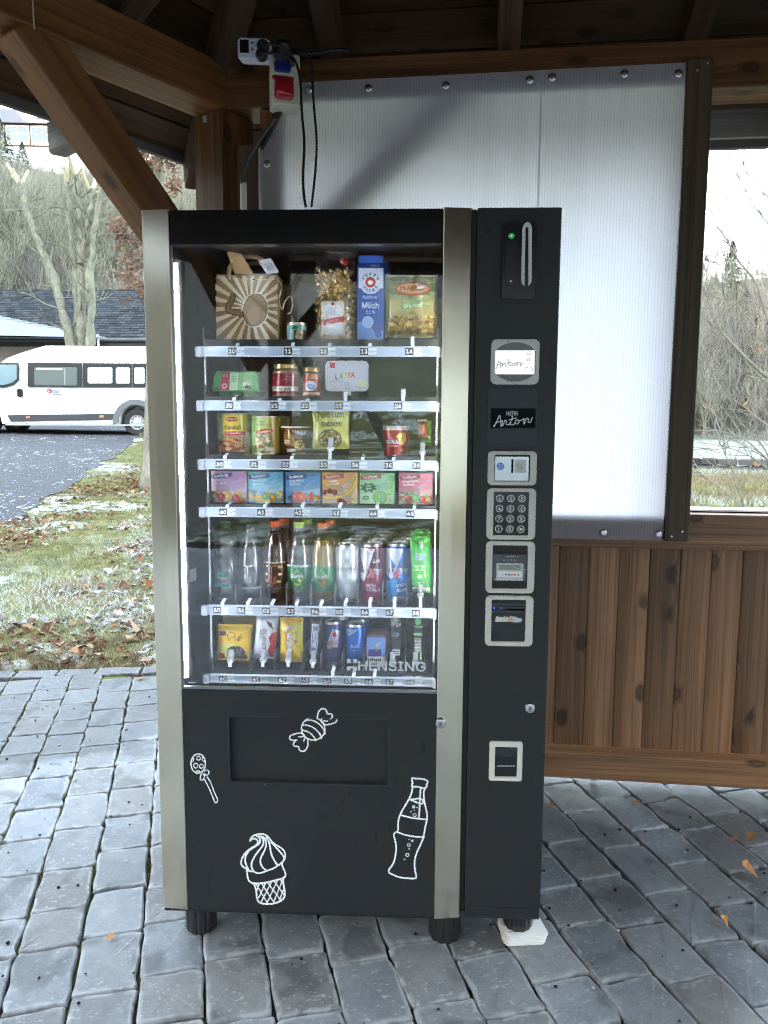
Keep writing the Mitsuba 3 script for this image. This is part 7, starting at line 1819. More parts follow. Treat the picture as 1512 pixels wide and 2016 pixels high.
# ---------------------------------------------------------------- houses on the hill
def hill_house(c, yaw_, w, dpt, h, rh, label, n_bay, wallc, roofc, dorm=True):
    c = np.array(c); c[2] = c[2]
    F_ = frame(c, [math.cos(yaw_), math.sin(yaw_), 0], [-math.sin(yaw_), math.cos(yaw_), 0], Z)
    k = thing('hill_house', label, 'house')
    def hp(name, m, mat, parent=k, **kw):
        m = m.copy(); m.apply_transform(F_); return add(name, m, mat, parent, **kw)
    hp('wall', bx(-w / 2, w / 2, 0, dpt, -4.2, h), 'matte', color=wallc)
    e = 0.6
    rv = [[-w / 2 - e, -e, h - .2], [w / 2 + e, -e, h - .2], [w / 2 + e, dpt / 2, h + rh], [-w / 2 - e, dpt / 2, h + rh], [w / 2 + e, dpt + e, h - .2], [-w / 2 - e, dpt + e, h - .2]]
    rk = hp('roof', tm(rv, [[0, 1, 2], [0, 2, 3], [3, 2, 4], [3, 4, 5], [1, 4, 2], [5, 0, 3]]), 'matte', color=roofc)
    if dorm:
        hp('dormer', bx(-0.9, 0.9, 0.6, 3, h + 0.2, h + 1.4), 'matte', rk, color=(0.4, 0.4, 0.42))
        hp('chimney', bx(-w * .18, -w * .18 + .7, dpt / 2 - .3, dpt / 2 + .4, h + rh - .6, h + rh + .9), 'matte', rk, color=(0.2, 0.17, 0.15))
    bw = (w - 1.5) / n_bay
    for i in range(n_bay):
        x0 = -w / 2 + 1.0 + i * bw
        wk = hp('window', bx(x0 + .1, x0 + bw - .1, -.06, 0.02, h * .35, h * .88), 'paint', color=(0.75, 0.75, 0.75))
        for j in range(2):
            for q in range(2):
                hp('pane', bx(x0 + .25 + j * (bw - .4) / 2, x0 + .12 + (j + 1) * (bw - .4) / 2, -.08, -.05, h * (.38 + .25 * q), h * (.60 + .25 * q)), 'gloss', wk, color=(0.10, 0.13, 0.17))
    for i in range(n_bay + 1):
        hp('timber', bx(-w / 2 + .92 + i * bw, -w / 2 + 1.1 + i * bw, -.1, 0, h * .2, h * .95), 'matte', color=(0.12, 0.07, 0.05))
    for z in (h * .2, h * .92):
        hp('timber', bx(-w / 2 + .5, w / 2 - .5, -.11, 0, z, z + .18), 'matte', color=(0.12, 0.07, 0.05))
    return k, hp
HX, HY = -53.5, 108.0
hz = 1.3516 + (HY - CAM[1]) * math.tan(math.radians(18.4))
kh, hp = hill_house((HX, HY, hz), 0.10, 15.0, 9.0, 3.9, 3.4, 'half-timbered house with white walls and grey roof on the hilltop', 4, (0.70, 0.68, 0.66), (0.13, 0.13, 0.15))
gk = hp('conservatory', bx(-6.6, -2.4, -3.0, 0, -2.5, 0.2), 'paint', color=(0.62, 0.64, 0.66))
for i in range(4):
    hp('pane', bx(-6.4 + i * 1.0, -5.6 + i * 1.0, -3.05, -2.98, -1.6, 0.0), 'gloss', gk, color=(0.30, 0.38, 0.42))
hill_house((-33.5, 111.0, 1.3516 + 113 * math.tan(math.radians(17.9))), -0.05, 9.0, 8.0, 3.2, 2.6, 'small pale house on the hilltop beside a yellow tree', 2, (0.6, 0.62, 0.66), (0.25, 0.22, 0.2), False)

# ---------------------------------------------------------------- pollarded tree
def stem(px, r0, r1, D, n=20):
    p = smoothline(P3(px), n)
    return p, np.linspace(r0, r1, n)
pt_ = thing('pollarded_tree', 'lopped bare tree with stubby pale tops behind the minibus', 'tree')
STEMS = [([(-11.3852, 25, 2.9841), (-11.4548, 25, 3.8559), (-11.6238, 25, 4.8935), (-11.8986, 25, 5.9223), (-12.2108, 25, 6.8581), (-12.5563, 25, 7.7871), (-12.7973, 25, 8.6254), (-12.9678, 25, 9.4243)], .20, .085), ([(-11.3109, 25.2, 2.9967), (-11.2804, 25.2, 3.6998), (-11.2486, 25.2, 5.2657), (-11.2634, 25.2, 6.9804), (-11.3434, 25.2, 7.9972), (-11.377, 25.2, 8.8374), (-11.4532, 25.2, 9.5054)], .15, .07), ([(-11.1397, 25.1, 2.9909), (-11.1097, 25.1, 3.6912), (-11.043, 25.1, 5.2511), (-10.9844, 25.1, 6.6193), (-10.9621, 25.1, 7.9708), (-10.9968, 25.1, 8.8074), (-11.0524, 25.1, 9.5553)], .20, .085), ([(-10.7283, 24.9, 2.9795), (-10.6996, 24.9, 3.6743), (-10.6356, 24.9, 5.2217), (-10.5442, 24.9, 6.579), (-10.3552, 24.9, 7.7521), (-10.1815, 24.9, 8.5818), (-10.0169, 24.9, 9.2077)], .18, .075), ([(-10.9412, 25, 6.5997), (-10.7636, 25, 7.4424), (-10.6296, 25, 8.1117), (-10.4998, 25, 8.6937), (-10.449, 25, 9.0746)], .11, .08)]
rs = np.random.default_rng(3)
for px, r0, r1 in STEMS:
    p, r = stem(px, r0, r1, 25)
    r = r * (1 + 0.14 * rs.normal(size=len(r))); p = p + rs.normal(0, .025, p.shape)
    add('stem', tube(p, r, 12), 'bark_pale', pt_, smooth=True)
    top, d = p[-1], p[-1] - p[-3]
    d /= np.linalg.norm(d)
    for j in range(5):
        o = rs.normal(0, 0.13, 3); e = top + o * 1.5 + d * rs.uniform(0.15, 0.45)
        add('stub', tube([top + o * 0.3 - d * .1, (top + e) / 2 + o * .3, e], [r1 * .75, r1 * .6, r1 * .62], 8), 'matte', pt_, color=np.array((0.46, 0.43, 0.29)) * rs.uniform(.8, 1.1), smooth=False)
    outs = []
    for j in range(18):
        t = rs.integers(4, 19)
        sd = rs.normal(0, 1, 3); sd[2] = abs(sd[2]) * .35 + .15; sd[0] *= 1.6
        q0 = []
        twigs(rs, p[t], sd, rs.uniform(.5, 1.5), .035, 1, q0, .5, .35, (1, 4), 5)
        outs += q0
    add('twigs', branch_mesh(outs, 4, .016), 'bark_pale', pt_, smooth=True, kind='stuff')

# ---------------------------------------------------------------- brown-leaved beech at the edge of the grass
bt = thing('beech_tree', 'young beech holding rust brown leaves half hidden by the machine', 'tree')
bb_ = np.array((-3.0741, 9.0539)); bz = float(gz(*bb_))
b3 = np.array([bb_[0], bb_[1], bz])
p = smoothline([b3 - Z * .1, b3 + Z * .5, b3 + Z * 2 + [.05, 0, 0], b3 + Z * 4.2 + [.12, .1, 0], b3 + Z * 6.5 + [.1, .2, 0]], 20)
rr = np.interp(np.linspace(0, 1, 20), [0, .06, .2, 1], [.30, .20, .15, .04])
add('trunk', tube(p, rr, 14), 'bark_brown', bt, smooth=True)
rs = np.random.default_rng(8); outs = []; lv = CM()
def leaf_quad(rs, c, s_, col, flatness=1.0):
    a = rs.normal(size=3); a[2] *= flatness; a /= np.linalg.norm(a)
    b_ = np.cross(a, rs.normal(size=3)); b_ /= np.linalg.norm(b_)
    n_ = np.cross(a, b_)
    v = np.array([-a * s_, -a * .25 * s_ + b_ * .42 * s_ + n_ * .12 * s_, a * .45 * s_ + b_ * .34 * s_, a * s_ * 1.05, a * .45 * s_ - b_ * .34 * s_, -a * .25 * s_ - b_ * .42 * s_ + n_ * .12 * s_]) + c
    return tm(v, [[0, 1, 5], [1, 2, 5], [2, 4, 5], [2, 3, 4]])
for j in range(60):
    t = rs.integers(8, 19)
    a = rs.uniform(0, 6.28)
    d = np.array([math.cos(a), math.sin(a) * .6, rs.uniform(-.1, .35)]); 
    if j % 2: d[0] = -abs(d[0]) - .3
    q = []
    twigs(rs, p[t], d, rs.uniform(.30, .52), .014, 2, q, .5, .1, (3, 6), 4)
    outs += q
    for pp, r_ in q[1:]:
        for c in pp[1:]:
            for _ in range(rs.integers(1, 4)):
                lv.add(leaf_quad(rs, c + rs.normal(0, .05, 3), rs.uniform(.03, .05), None, .5), np.array(C_(140, 112, 96)) * rs.uniform(.55, 1.4))
add('branches', branch_mesh(outs, 4, .004), 'bark_brown', bt, smooth=True)
add('leaves', lv, 'leaf', bt, kind='stuff', label='dry rust brown leaves')

# ---------------------------------------------------------------- bare twiggy tree outside the right opening
tt_ = thing('bare_tree', 'leafless tree spreading mossy twigs across the right opening', 'tree')
D0 = 6.0
tr = smoothline(P3([np.array((5.195, 6, -0.6955)), np.array((5.0036, 6, 0.4971)), np.array((4.781, 6, 1.5009)), np.array((4.6609, 6, 2.4761)), np.array((4.4638, 6, 3.8864))]), 20)
add('trunk', tube(tr, np.linspace(.14, .05, 20), 12), 'bark_brown', tt_, smooth=True)
BR = [([(4.7919, 6, 1.3521), (4.3313, 6, 1.6377), (4.087, 6, 1.78), (3.9426, 6, 1.8978), (3.7352, 6, 2.0934), (3.5679, 6, 2.2835), (3.4889, 6, 2.4775), (3.4226, 6, 2.6223)], .030), ([(4.6897, 5.9, 1.6938), (4.2543, 5.9, 2.0797), (4.0079, 5.9, 2.3289), (3.9328, 5.9, 2.5338), (3.8194, 5.9, 2.7471), (3.7079, 5.9, 2.8559), (3.5819, 5.9, 3.0581), (3.4844, 5.9, 3.1847), (3.4144, 5.9, 3.3339)], .022), ([(4.6981, 6.1, 2.6845), (4.2828, 6.1, 3.0708), (4.0375, 6.1, 3.263), (3.9074, 6.1, 3.4064), (3.7735, 6.1, 3.6203), (3.6779, 6.1, 3.767), (3.5765, 6.1, 4.0206)], .014), ([(4.6701, 6.1, 3.0691), (4.2636, 6.1, 3.3568), (4.0221, 6.1, 3.5052), (3.9094, 6.1, 3.6099), (3.7781, 6.1, 3.7849), (3.7065, 6.1, 4.0194)], .014),
      ([(4.7351, 6.2, 2.8967), (4.2209, 6.2, 3.2381), (3.9639, 6.2, 3.4227), (3.7904, 6.2, 3.5342), (3.6047, 6.2, 3.6935), (3.5108, 6.2, 3.7943)], .009), ([(4.829, 5.8, 0.7167), (4.3867, 5.8, 0.8365), (4.0488, 5.8, 0.9818), (3.7948, 5.8, 1.1864), (3.5882, 5.8, 1.2488), (3.3617, 5.8, 1.3209)], .016), ([(4.8903, 5.7, 0.1354), (4.2736, 5.7, 0.3762), (3.8585, 5.7, 0.4758), (3.6306, 5.7, 0.6659), (3.43, 5.7, 0.8115), (3.3098, 5.7, 0.8987)], .018), ([(4.8297, 6, 1.5011), (4.1002, 6, 2.1863), (3.8877, 6, 2.477), (3.7107, 6, 2.5977), (3.4894, 6, 2.6462), (3.4258, 6, 2.7424)], .010),
      ([(4.1813, 6.1, 0.9928), (3.9535, 6.1, 1.2715), (3.7899, 6.1, 1.4984), (3.6978, 6.1, 1.7993), (3.6355, 6.1, 1.8442), (3.4876, 6.1, 1.9984)], .011), ([(3.7352, 6, 2.0934), (3.7826, 6, 2.2835), (3.7643, 6, 2.4288), (3.6878, 6, 2.5737), (3.6095, 6, 2.67)], .008), ([(4.9558, 6.2, 1.2502), (4.271, 6.2, 1.7053), (3.96, 6.2, 1.8561), (3.6969, 6.2, 2.0571), (3.4953, 6.2, 2.1573)], .009), ([(4.1361, 6.2, 1.4505), (3.8713, 6.2, 1.6532), (3.7154, 6.2, 1.7289), (3.5091, 6.2, 1.8044)], .008), ([(4.8629, 5.9, 0.8581), (4.3131, 5.9, 1.2019), (4.0116, 5.9, 1.3484), (3.7563, 5.9, 1.544), (3.5045, 5.9, 1.6901), (3.3762, 5.9, 1.8118)], .012), ([(5.0191, 6, 0.2925), (4.3945, 6, 0.6953), (3.978, 6, 0.9962), (3.7237, 6, 1.0955), (3.4329, 6, 1.134)], .010),
      ([(3.9651, 6, 0.384), (3.8438, 6, 0.7415), (3.7295, 6, 0.9945), (3.6463, 6, 1.1454)], .010), ([(4.2365, 6.1, 2.2953), (4.0275, 6.1, 2.4913), (3.7788, 6.1, 2.5404), (3.5558, 6.1, 2.5652), (3.4752, 6.1, 2.6872)], .008), ([(4.1983, 6.1, 2.879), (4.0093, 6.1, 2.783), (3.8121, 6.1, 2.8077), (3.5165, 6.1, 2.8328)], .007)]
rs = np.random.default_rng(14); outs = []
for px, r0 in BR:
    pp = smoothline(P3(px), 18)
    outs.append((pp, np.linspace(r0, r0 * .28, 18) ))
    for j in range(10):
        t = rs.integers(5, 17)
        d = pp[t] - pp[t - 1]; d /= np.linalg.norm(d)
        twigs(rs, pp[t], d + rs.normal(0, .55, 3) + np.array([-.1, 0, .25]), rs.uniform(.25, .8), max(.0050, r0 * .28), 1, outs, .5, .25, (1, 4), 4)
add('branches', branch_mesh(outs, 5, .0032), 'bark_brown', tt_, smooth=True)
lv = CM()
for px in ((3.9876, 6, 2.0399), (4.0322, 6, 0.9208), (3.8828, 6, 1.5071)):
    for _ in range(2):
        lv.add(leaf_quad(rs, np.array(px) + rs.normal(0, .015, 3), .04, None), np.array(C_(168, 140, 116)) * rs.uniform(.7, 1.2))
add('dead_leaf', lv, 'leaf', tt_, kind='stuff', label='last dead leaves')

# ---------------------------------------------------------------- woods on the slopes, conifers, bank, field wall
def place_many(templ, spots, rs, s0, s1, ra=1e9, rb=2e9):
    vs, fs, n = [], [], 0
    for (x, y) in spots:
        v, f = templ[rs.integers(len(templ))]
        a = rs.uniform(0, 6.28); s_ = rs.uniform(s0, s1) * (1 - .6 * float(sm(ra, rb, math.hypot(x - CAM[0], y - CAM[1]))))
        R_ = np.array([[math.cos(a), -math.sin(a), 0], [math.sin(a), math.cos(a), 0], [0, 0, rs.uniform(.85, 1.2)]]) * s_
        vs.append(v @ R_.T + [x, y, float(ground_z(np.array([x]), np.array([y]))[0]) - .15])
        fs.append(f + n); n += len(v)
    return trimesh.Trimesh(np.vstack(vs), np.vstack(fs), process=False)
templ = []
for sd in range(6):
    rs = np.random.default_rng(100 + sd); outs = []
    for st in range(4):
        a = rs.uniform(0, 6.28)
        twigs(rs, np.array([rs.normal(0, .12), rs.normal(0, .12), 0]), np.array([math.cos(a) * .35, math.sin(a) * .35, 1.0]), rs.uniform(.75, 1.05), .013, 2, outs, .42, .5, (5, 9), 5)
    m = branch_mesh(outs, 3, .0035)
    templ.append((np.asarray(m.vertices), np.asarray(m.faces)))
tall = []
for sd in range(4):
    rs = np.random.default_rng(200 + sd); outs = []
    twigs(rs, np.zeros(3), np.array([0, 0, 1.0]), 1.0, .014, 3, outs, .45, .45, (6, 9), 7)
    m = branch_mesh(outs, 3, .0022)
    tall.append((np.asarray(m.vertices), np.asarray(m.faces)))
rs = np.random.default_rng(77)
def polar(a0, a1, R0, R1, n):
    a = np.radians(rs.uniform(a0, a1, n)); R_ = np.sqrt(rs.uniform(R0 ** 2, R1 ** 2, n))
    return np.column_stack([CAM[0] + R_ * np.sin(a), CAM[1] + R_ * np.cos(a)])
add('bare_thicket', place_many(templ, polar(-33, -13, 44, 110, 620), rs, 2.8, 4.8, 70, 104), 'bark_brown', kind='stuff', label='leafless grey brown thicket covering the slope behind the low building', cat='thicket')
add('bare_woodland', place_many(tall, polar(-33, -14, 45, 82, 60), rs, 5.5, 8.5, 55, 82), 'bark_pale', kind='stuff', label='pale leafless trees scattered over the slope behind the low building', cat='woodland')
add('bare_thicket', place_many(templ, polar(16, 29, 84, 150, 420), rs, 4.0, 6.5, 110, 150), 'bark_brown', kind='stuff', label='leafless thicket on the slope across the valley to the right', cat='thicket')
add('bare_woodland', place_many(tall, polar(16, 29, 88, 150, 50), rs, 8, 12, 100, 145), 'bark_brown', kind='stuff', label='leafless trees on the slope across the valley to the right', cat='woodland')
def conifer(x, y, h, w, label, colr, sd):
    rs = np.random.default_rng(sd)
    z0_ = float(gz(x, y)) - .3
    k = thing('conifer', label, 'conifer')
    add('trunk', tube([[x, y, z0_], [x, y, z0_ + h * .98]], [h * .018, h * .002], 7), 'bark_brown', k, smooth=True)
    cm = CM()
    for i in range(900):
        t = rs.uniform(.06, 1.0) ** .9
        a = rs.uniform(0, 6.28)
        lay = (math.sin(t * 42) * .12 + .9)
        R_ = w * (1 - t) ** .85 * lay * rs.uniform(.35, 1.05) + .05
        c = np.array([x + R_ * math.cos(a), y + R_ * math.sin(a), z0_ + h * t - R_ * .18])
        s_ = h * .035 * (1.15 - t * .6)
        d = np.array([math.cos(a), math.sin(a), -.25]); e = np.array([-math.sin(a), math.cos(a), 0]); u_ = np.array([0, 0, 1.0])
        v = np.array([c - d * s_, c + e * s_ * .55 + u_ * s_ * .15, c + d * s_ * 1.5 - u_ * s_ * .2, c - e * s_ * .55 + u_ * s_ * .15, c + u_ * s_ * .5])
        cm.add(tm(v, [[0, 1, 4], [1, 2, 4], [2, 3, 4], [3, 0, 4]]), np.array(colr) * rs.uniform(.6, 1.4))
    add('crown', cm, 'matte', k)
GD = (0.030, 0.046, 0.026)
for i, (px, py, D, h, w, lb_) in enumerate(((1438, 560, 128, 13, 3.2, 'tall thin spruce on the right skyline'), (1492, 742, 92, 12.5, 4.0, 'broad dark evergreen low on the right slope'), (1408, 640, 112, 9, 2.6, 'middle sized evergreen left of the broad dark one'), (1465, 655, 116, 8.5, 2.6, 'small evergreen above the broad dark one'))):
    d = rgt_u * (px - 756) / 1515 + up * (1008 - py) / 1515 + fwd
    q = CAM + d * (D / d[1])
    conifer(q[0], q[1], h, w, lb_, GD, 300 + i)
for i, (px, D, h, w, lb_) in enumerate(((2, 104, 6.0, 2.6, 'dark rounded evergreen left of the half-timbered house'), (44, 103, 4.2, 1.5, 'small green conifer before the half-timbered house'))):
    d = rgt_u * (px - 756) / 1515 + up * (1008 - 300) / 1515 + fwd
    q = CAM + d * (D / d[1])
    conifer(q[0], q[1], h, w, lb_, (0.04, 0.06, 0.035), 320 + i)
# yellow tree by the small house
yk = thing('yellow_tree', 'small tree with golden leaves on the hilltop', 'tree')
rs = np.random.default_rng(41); q = np.array([-32.5, 106.0]); zz = float(gz(*q))
cm = CM()
for i in range(900):
    c = rs.normal(0, 1, 3); c = c / np.linalg.norm(c) * rs.uniform(.3, 1) ** .5 * np.array([3.6, 2.6, 2.4]) * rs.uniform(.7, 1.1)
    cm.add(leaf_quad(rs, np.array([q[0], q[1], zz + 4.2]) + c, .28, None), np.array((0.40, 0.27, 0.06)) * rs.uniform(.6, 1.3))
add('trunk', tube([[q[0], q[1], zz - .2], [q[0], q[1], zz + 3.5]], [.2, .1], 8), 'bark_brown', yk, smooth=True)
add('crown', cm, 'leaf', yk)
# field wall and dry bank seen through the right opening
fw_ = thing('field_wall', 'low dark stone wall along the meadow beyond the right opening', 'wall')
wl = [np.array((10.0395, 25.9656)), np.array((13.737, 24.1676))]
wd = (wl[1] - wl[0]) / np.linalg.norm(wl[1] - wl[0]); L_ = np.linalg.norm(wl[1] - wl[0])
rs = np.random.default_rng(19); sx_ = 0
while sx_ < L_:
    w_ = rs.uniform(.35, .7)
    for row in range(2):
        c = wl[0] + wd * (sx_ + w_ / 2 + .15 * row)
        z_ = float(gz(*c)) + .02 + row * .24
        m = chbox((w_ / 2 - .012, .16, .112), .03); m.vertices += rs.normal(0, .012, m.vertices.shape)
        m.apply_transform(frame([c[0], c[1], z_ + .1], [wd[0], wd[1], 0], [-wd[1], wd[0], 0], Z))
        add('stone', m, 'matte', fw_, color=np.array((0.085, 0.080, 0.078)) * rs.uniform(.6, 1.3))
    sx_ += w_

# ---------------------------------------------------------------- grass and leaf litter
def blades(pts, h0, h1, wid, colf, rs, lean=.5):
    n = len(pts)
    a = rs.uniform(0, 6.28, n); h = rs.uniform(h0, h1, n); w_ = wid * rs.uniform(.6, 1.3, n)
    l_ = rs.normal(0, lean, (n, 2)) * h[:, None]
    z_ = ground_z(pts[:, 0], pts[:, 1])
    b0 = np.column_stack([pts, z_ - .004])
    ex = np.column_stack([np.cos(a), np.sin(a), 0 * a]) * w_[:, None]
    mid = b0 + np.column_stack([l_ * .35, h * .6]); tip = b0 + np.column_stack([l_, h])
    v = np.stack([b0 - ex, b0 + ex, mid - ex * .7, mid + ex * .7, tip], 1).reshape(-1, 3)
    f = np.array([[0, 1, 3], [0, 3, 2], [2, 3, 4]])
    f = (f[None] + (np.arange(n) * 5)[:, None, None]).reshape(-1, 3)
    c = np.repeat(colf(pts, rs), 5, 0)
    return trimesh.Trimesh(v, f, process=False), c
def in_verge(p):
    import shapely
    return (edge_q(p[:, 0], p[:, 1]) > .03) & ~shapely.contains_xy(road_poly.buffer(-.05), p[:, 0], p[:, 1])
def frost_at(p):
    a = meshkit.fbm(np.column_stack([p * .55, p[:, 0] * 0 + 3]), 3)
    b_ = meshkit.fbm(np.column_stack([p * 2.4, p[:, 0] * 0 + 8]), 3)
    band = np.exp(-((edge_q(p[:, 0], p[:, 1]) - 1.15) / .55) ** 2)
    return np.clip(sm(.47, .60, a * .55 + b_ * .45) * .7 + band * sm(.30, .50, b_) * 1.0, 0, 1)
def grass_col(p, rs):
    t = meshkit.fbm(np.column_stack([p * 1.2, p[:, 0] * 0]), 3)[:, None]
    g = np.array((0.075, 0.090, 0.034)) * (1 - t) + np.array((0.23, 0.215, 0.100)) * t
    dry = (rs.random(len(p)) < .22)[:, None]
    g = np.where(dry, np.array((0.32, 0.27, 0.15)), g) * rs.uniform(.65, 1.35, (len(p), 1))
    f = (frost_at(p) * (rs.random(len(p)) < .72))[:, None]
    return g * (1 - .75 * f) + np.array((0.60, 0.65, 0.65)) * .75 * f
rs = np.random.default_rng(55)
cand = np.column_stack([rs.uniform(-6.8, 0.4, 320000), rs.uniform(1.2, 14.5, 320000)])
dd = np.linalg.norm(cand - CAM[:2], axis=1)
az_ = np.degrees(np.arctan2(cand[:, 0] - CAM[0], cand[:, 1] - CAM[1]))
cand = cand[(az_ < -14) & (az_ > -36) & in_verge(cand) & (rs.random(len(cand)) < np.clip(4.5 / dd, 0, 1) ** 1.2)]
m, c = blades(cand, .014, .046, .0028, grass_col, rs, .9)
add('verge_grass', m, 'leaf', kind='stuff', color=c, label='short frosty grass between the paving and the car park', cat='grass')
cand = np.column_stack([rs.uniform(-14, -4, 60000), rs.uniform(18, 29, 60000)])
import shapely
cand = cand[in_verge(cand)][:14000]
m, c = blades(cand, .05, .16, .012, grass_col, rs, .5)
add('verge_grass', m, 'leaf', kind='stuff', color=c, label='grass behind the minibus', cat='grass')
cand = polar(18, 27, 9, 30, 16000)
def dry_col(p, rs):
    R_ = np.linalg.norm(p - CAM[:2], axis=1)[:, None]
    g = grass_col(p, rs); d = np.array((0.26, 0.20, 0.13)) * rs.uniform(.6, 1.2, (len(p), 1))
    k_ = .75 * sm(14.5, 16, R_) * (1 - sm(25, 28, R_)) * sm(.35, .6, meshkit.fbm(np.column_stack([p * .5, p[:, 0] * 0]), 3))[:, None]
    return g * (1 - k_) + d * k_
m, c = blades(cand, .05, .22, .010, dry_col, rs, .5)
add('meadow_grass', m, 'leaf', kind='stuff', color=c, label='meadow grass with a dry brown bank beyond the right opening', cat='grass')
# moss and tufts in the paving joints on the left
cand = np.column_stack([rs.uniform(-2.2, .2, 90000), rs.uniform(.2, 2.3, 90000)])
uc = cand @ PC; ul = cand @ PL
ju = np.abs(((uc - (-0.0555 + 0.0765 - .07675)) / .1535 + .5) % 1 - .5) * .1535
mk = (ju < .006) & (edge_q(cand[:, 0], cand[:, 1]) < 0) & (meshkit.fbm(np.column_stack([cand * 2.2, cand[:, 0] * 0]), 3) > .47)
def moss_col(p, rs):
    t = rs.random((len(p), 1))
    return (np.array((0.07, 0.10, 0.02)) * (1 - t) + np.array((0.26, 0.23, 0.10)) * t) * rs.uniform(.7, 1.3, (len(p), 1))
m, c = blades(cand[mk], .008, .022, .0022, moss_col, rs, .9)
v = np.asarray(m.vertices); v[:, 2] += .05
add('joint_moss', trimesh.Trimesh(v, m.faces, process=False), 'leaf', kind='stuff', color=c, label='moss and tiny tufts growing in the paving joints', cat='moss')
# leaf litter
def litter(pts, s0, s1, rs, zf, frosty=True):
    cm = CM(); z_ = zf(pts[:, 0], pts[:, 1]); fr__ = frost_at(pts)
    pal = [C_(126, 88, 68), C_(104, 76, 62), C_(150, 118, 94), C_(124, 104, 92), C_(166, 142, 122), C_(92, 64, 54)]
    for (x, y), z0_, fq in zip(pts, z_, fr__):
        s_ = rs.uniform(s0, s1); a = rs.uniform(0, 6.28); k_ = 7
        an = a + np.arange(k_) * 2 * np.pi / k_
        r_ = s_ * np.array([1.15, .55, .75, .5, .5, .75, .55]) * rs.uniform(.8, 1.2, k_)
        tl_ = rs.normal(0, .35, 2); o = np.column_stack([r_ * np.cos(an), r_ * np.sin(an)])
        zz_ = o @ tl_ + rs.uniform(0, .35 * s_, k_)
        zz_ = zz_ - zz_.min()
        v = np.vstack([np.column_stack([o + [x, y], zz_ + z0_ + .003]), [[x, y, z0_ + .003 + zz_.mean() * .6]]])
        i = np.arange(k_)
        col_ = np.array(pal[rs.integers(6)]) * rs.uniform(.6, 1.25)
        if frosty and fq > .35 and rs.random() < .55:
            col_ = col_ * .45 + np.array((.5, .52, .54)) * .55
        cm.add(tm(v, np.stack([i, (i + 1) % k_, np.full(k_, k_)], 1)), col_)
    return cm
cand = np.column_stack([rs.uniform(-6.5, 0.3, 30000), rs.uniform(1.2, 14, 30000)])
az_ = np.degrees(np.arctan2(cand[:, 0] - CAM[0], cand[:, 1] - CAM[1])); dd = np.linalg.norm(cand - CAM[:2], axis=1)
eq = edge_q(cand[:, 0], cand[:, 1])
den = meshkit.fbm(np.column_stack([cand * .8, cand[:, 0] * 0 + 5]), 3)
cand = cand[(az_ < -14.5) & (az_ > -35) & (eq > .05) & in_verge(cand) & (rs.random(len(cand)) < np.clip(5 / dd, 0, 1) * sm(.36, .60, den) * 1.25)]
add('leaf_litter', litter(cand, .022, .045, rs, ground_z), 'leaf', kind='stuff', label='fallen brown leaves strewn over the frosty verge', cat='leaves')
LEAF = [((-0.7811, 1.9935), .030, 'curled pale leaf on the paving beside the machine, near the grass'), ((1.6417, 0.3846), .034, 'tan star shaped leaf on the right paving'), ((1.3226, 0.9451), .030, 'pale leaf lying under the bottom rail of the timber wall'), ((1.6837, 0.5749), .022, 'small brown leaf near the right picture edge, above the star shaped one'), ((1.4833, 0.1429), .02, 'light brown leaf in a joint right of the machine, lower right'), ((1.735, 0.5624), .028, 'yellowish leaf at the right picture edge'), ((-0.1453, 0.0054), .018, 'pale curled leaf on the paving at the lower left'), ((1.1269, 0.7602), .020, 'dark leaf in a joint beside the column'), ((1.436, 0.7942), .020, 'small dark leaf below the timber wall')]
for (x, y), s_, lab in LEAF:
    cm = litter(np.array([[x, y]]), s_ * .8, s_ * .85, rs, lambda a, b_: np.array([.002]), False)
    m, c = cm.get()
    add('fallen_leaf', m, 'leaf', color=np.array(C_(190, 140, 96)) * rs.uniform(.7, 1.15), label=lab, cat='leaf')
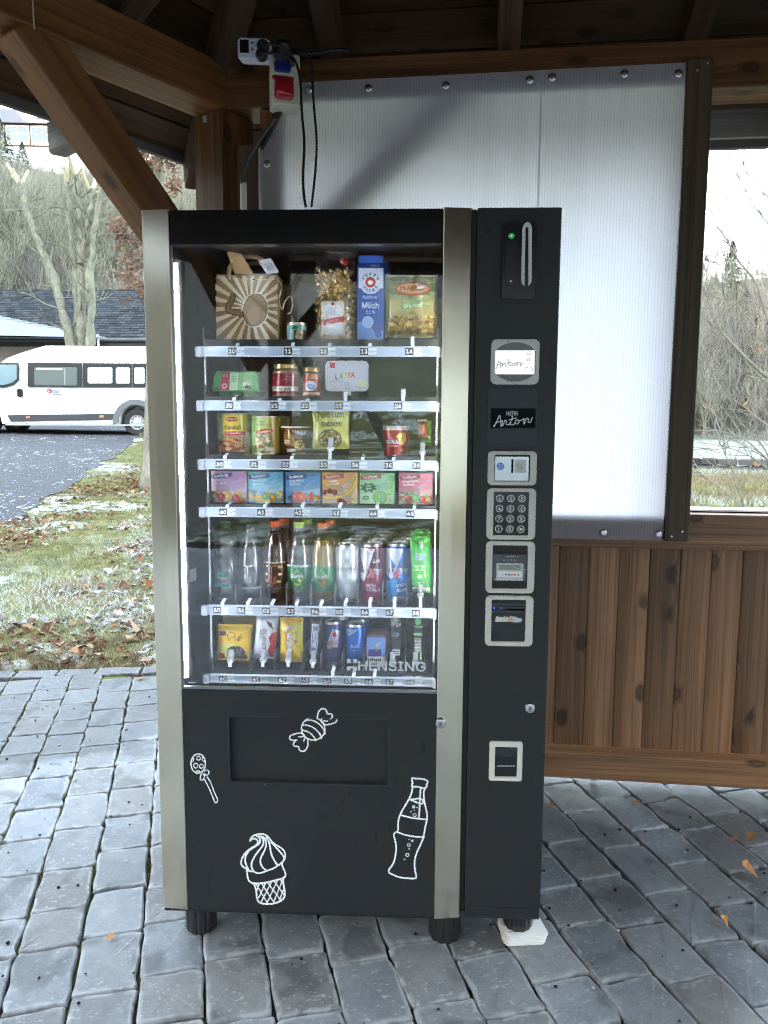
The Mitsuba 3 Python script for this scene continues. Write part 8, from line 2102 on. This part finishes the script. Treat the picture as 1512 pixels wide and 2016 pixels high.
# grit and droppings on the paving
cm = CM()
for i in range(170):
    if i < 110: x, y = rs.uniform(-1.7, .3), rs.uniform(-.25, 2.1)
    else: x, y = rs.uniform(.3, 2.0), rs.uniform(-.3, .8)
    if edge_q(x, y) > -.05: continue
    m = trimesh.creation.icosphere(1, rs.uniform(.0022, .0052)); m.vertices *= [1, 1, .6]; m.apply_translation([x, y, .004])
    cm.add(m, (.018, .017, .016) if rs.random() < .8 else (.3, .28, .25))
add('grit', cm, 'matte', kind='stuff', label='dark crumbs and pebbles scattered over the paving', cat='grit')

# ---------------------------------------------------------------- behind the viewer (seen mirrored in the glass)
bn = thing('plank_shed', 'grey plank shed standing behind the viewer', 'shed')
for i in range(16):
    x = -6.2 + i * .27
    board(np.array([x, -6.6, 1.5]), (1.55, .13, .02), Z, [1, 0, 0], 'wood_old', 'plank', bn)
add('door', bx(-3.4, -2.5, -6.58, -6.55, 0.05, 2.0, .01), 'matte', bn, color=(.05, .05, .055))
add('roof', tm([[-6.6, -6.2, 3.0], [-1.7, -6.2, 3.0], [-1.7, -9.5, 4.4], [-6.6, -9.5, 4.4]], [[0, 1, 2, 3]]), 'matte', bn, color=(.26, .27, .29))
add('side_wall', bx(-1.92, -1.88, -9.4, -6.62, 0, 3.3), 'wood_old' if False else 'matte', bn, color=(.2, .19, .18))
hw = thing('clapboard_house', 'pale clapboard house standing behind the viewer', 'house')
for i in range(16):
    add('clapboard', bx(1.2, 6.5, -9.02 - .01, -9.0 + .012, .2 + i * .17, .2 + i * .17 + .162, .004), 'matte', hw, color=(.62, .64, .65))
add('roof', tm([[.8, -8.7, 2.95], [6.9, -8.7, 2.95], [6.9, -12, 4.8], [.8, -12, 4.8]], [[0, 1, 2, 3]]), 'matte', hw, color=(.10, .10, .11))
rs = np.random.default_rng(66)
for i in range(7):
    x, y = rs.uniform(-1.5, 8), rs.uniform(-15, -10.5)
    outs = []
    twigs(rs, np.array([x, y, -.1]), np.array([0, 0, 1.0]), rs.uniform(6, 9), .12, 2, outs, .45, .4, (6, 10), 7)
    kk = thing('rear_tree', f'leafless tree number {i + 1} behind the viewer' if False else 'leafless tree standing behind the viewer', 'tree', 'leafless trees behind the viewer')
    add('branches', branch_mesh(outs, 6, .01), 'bark_pale', kk, smooth=True)
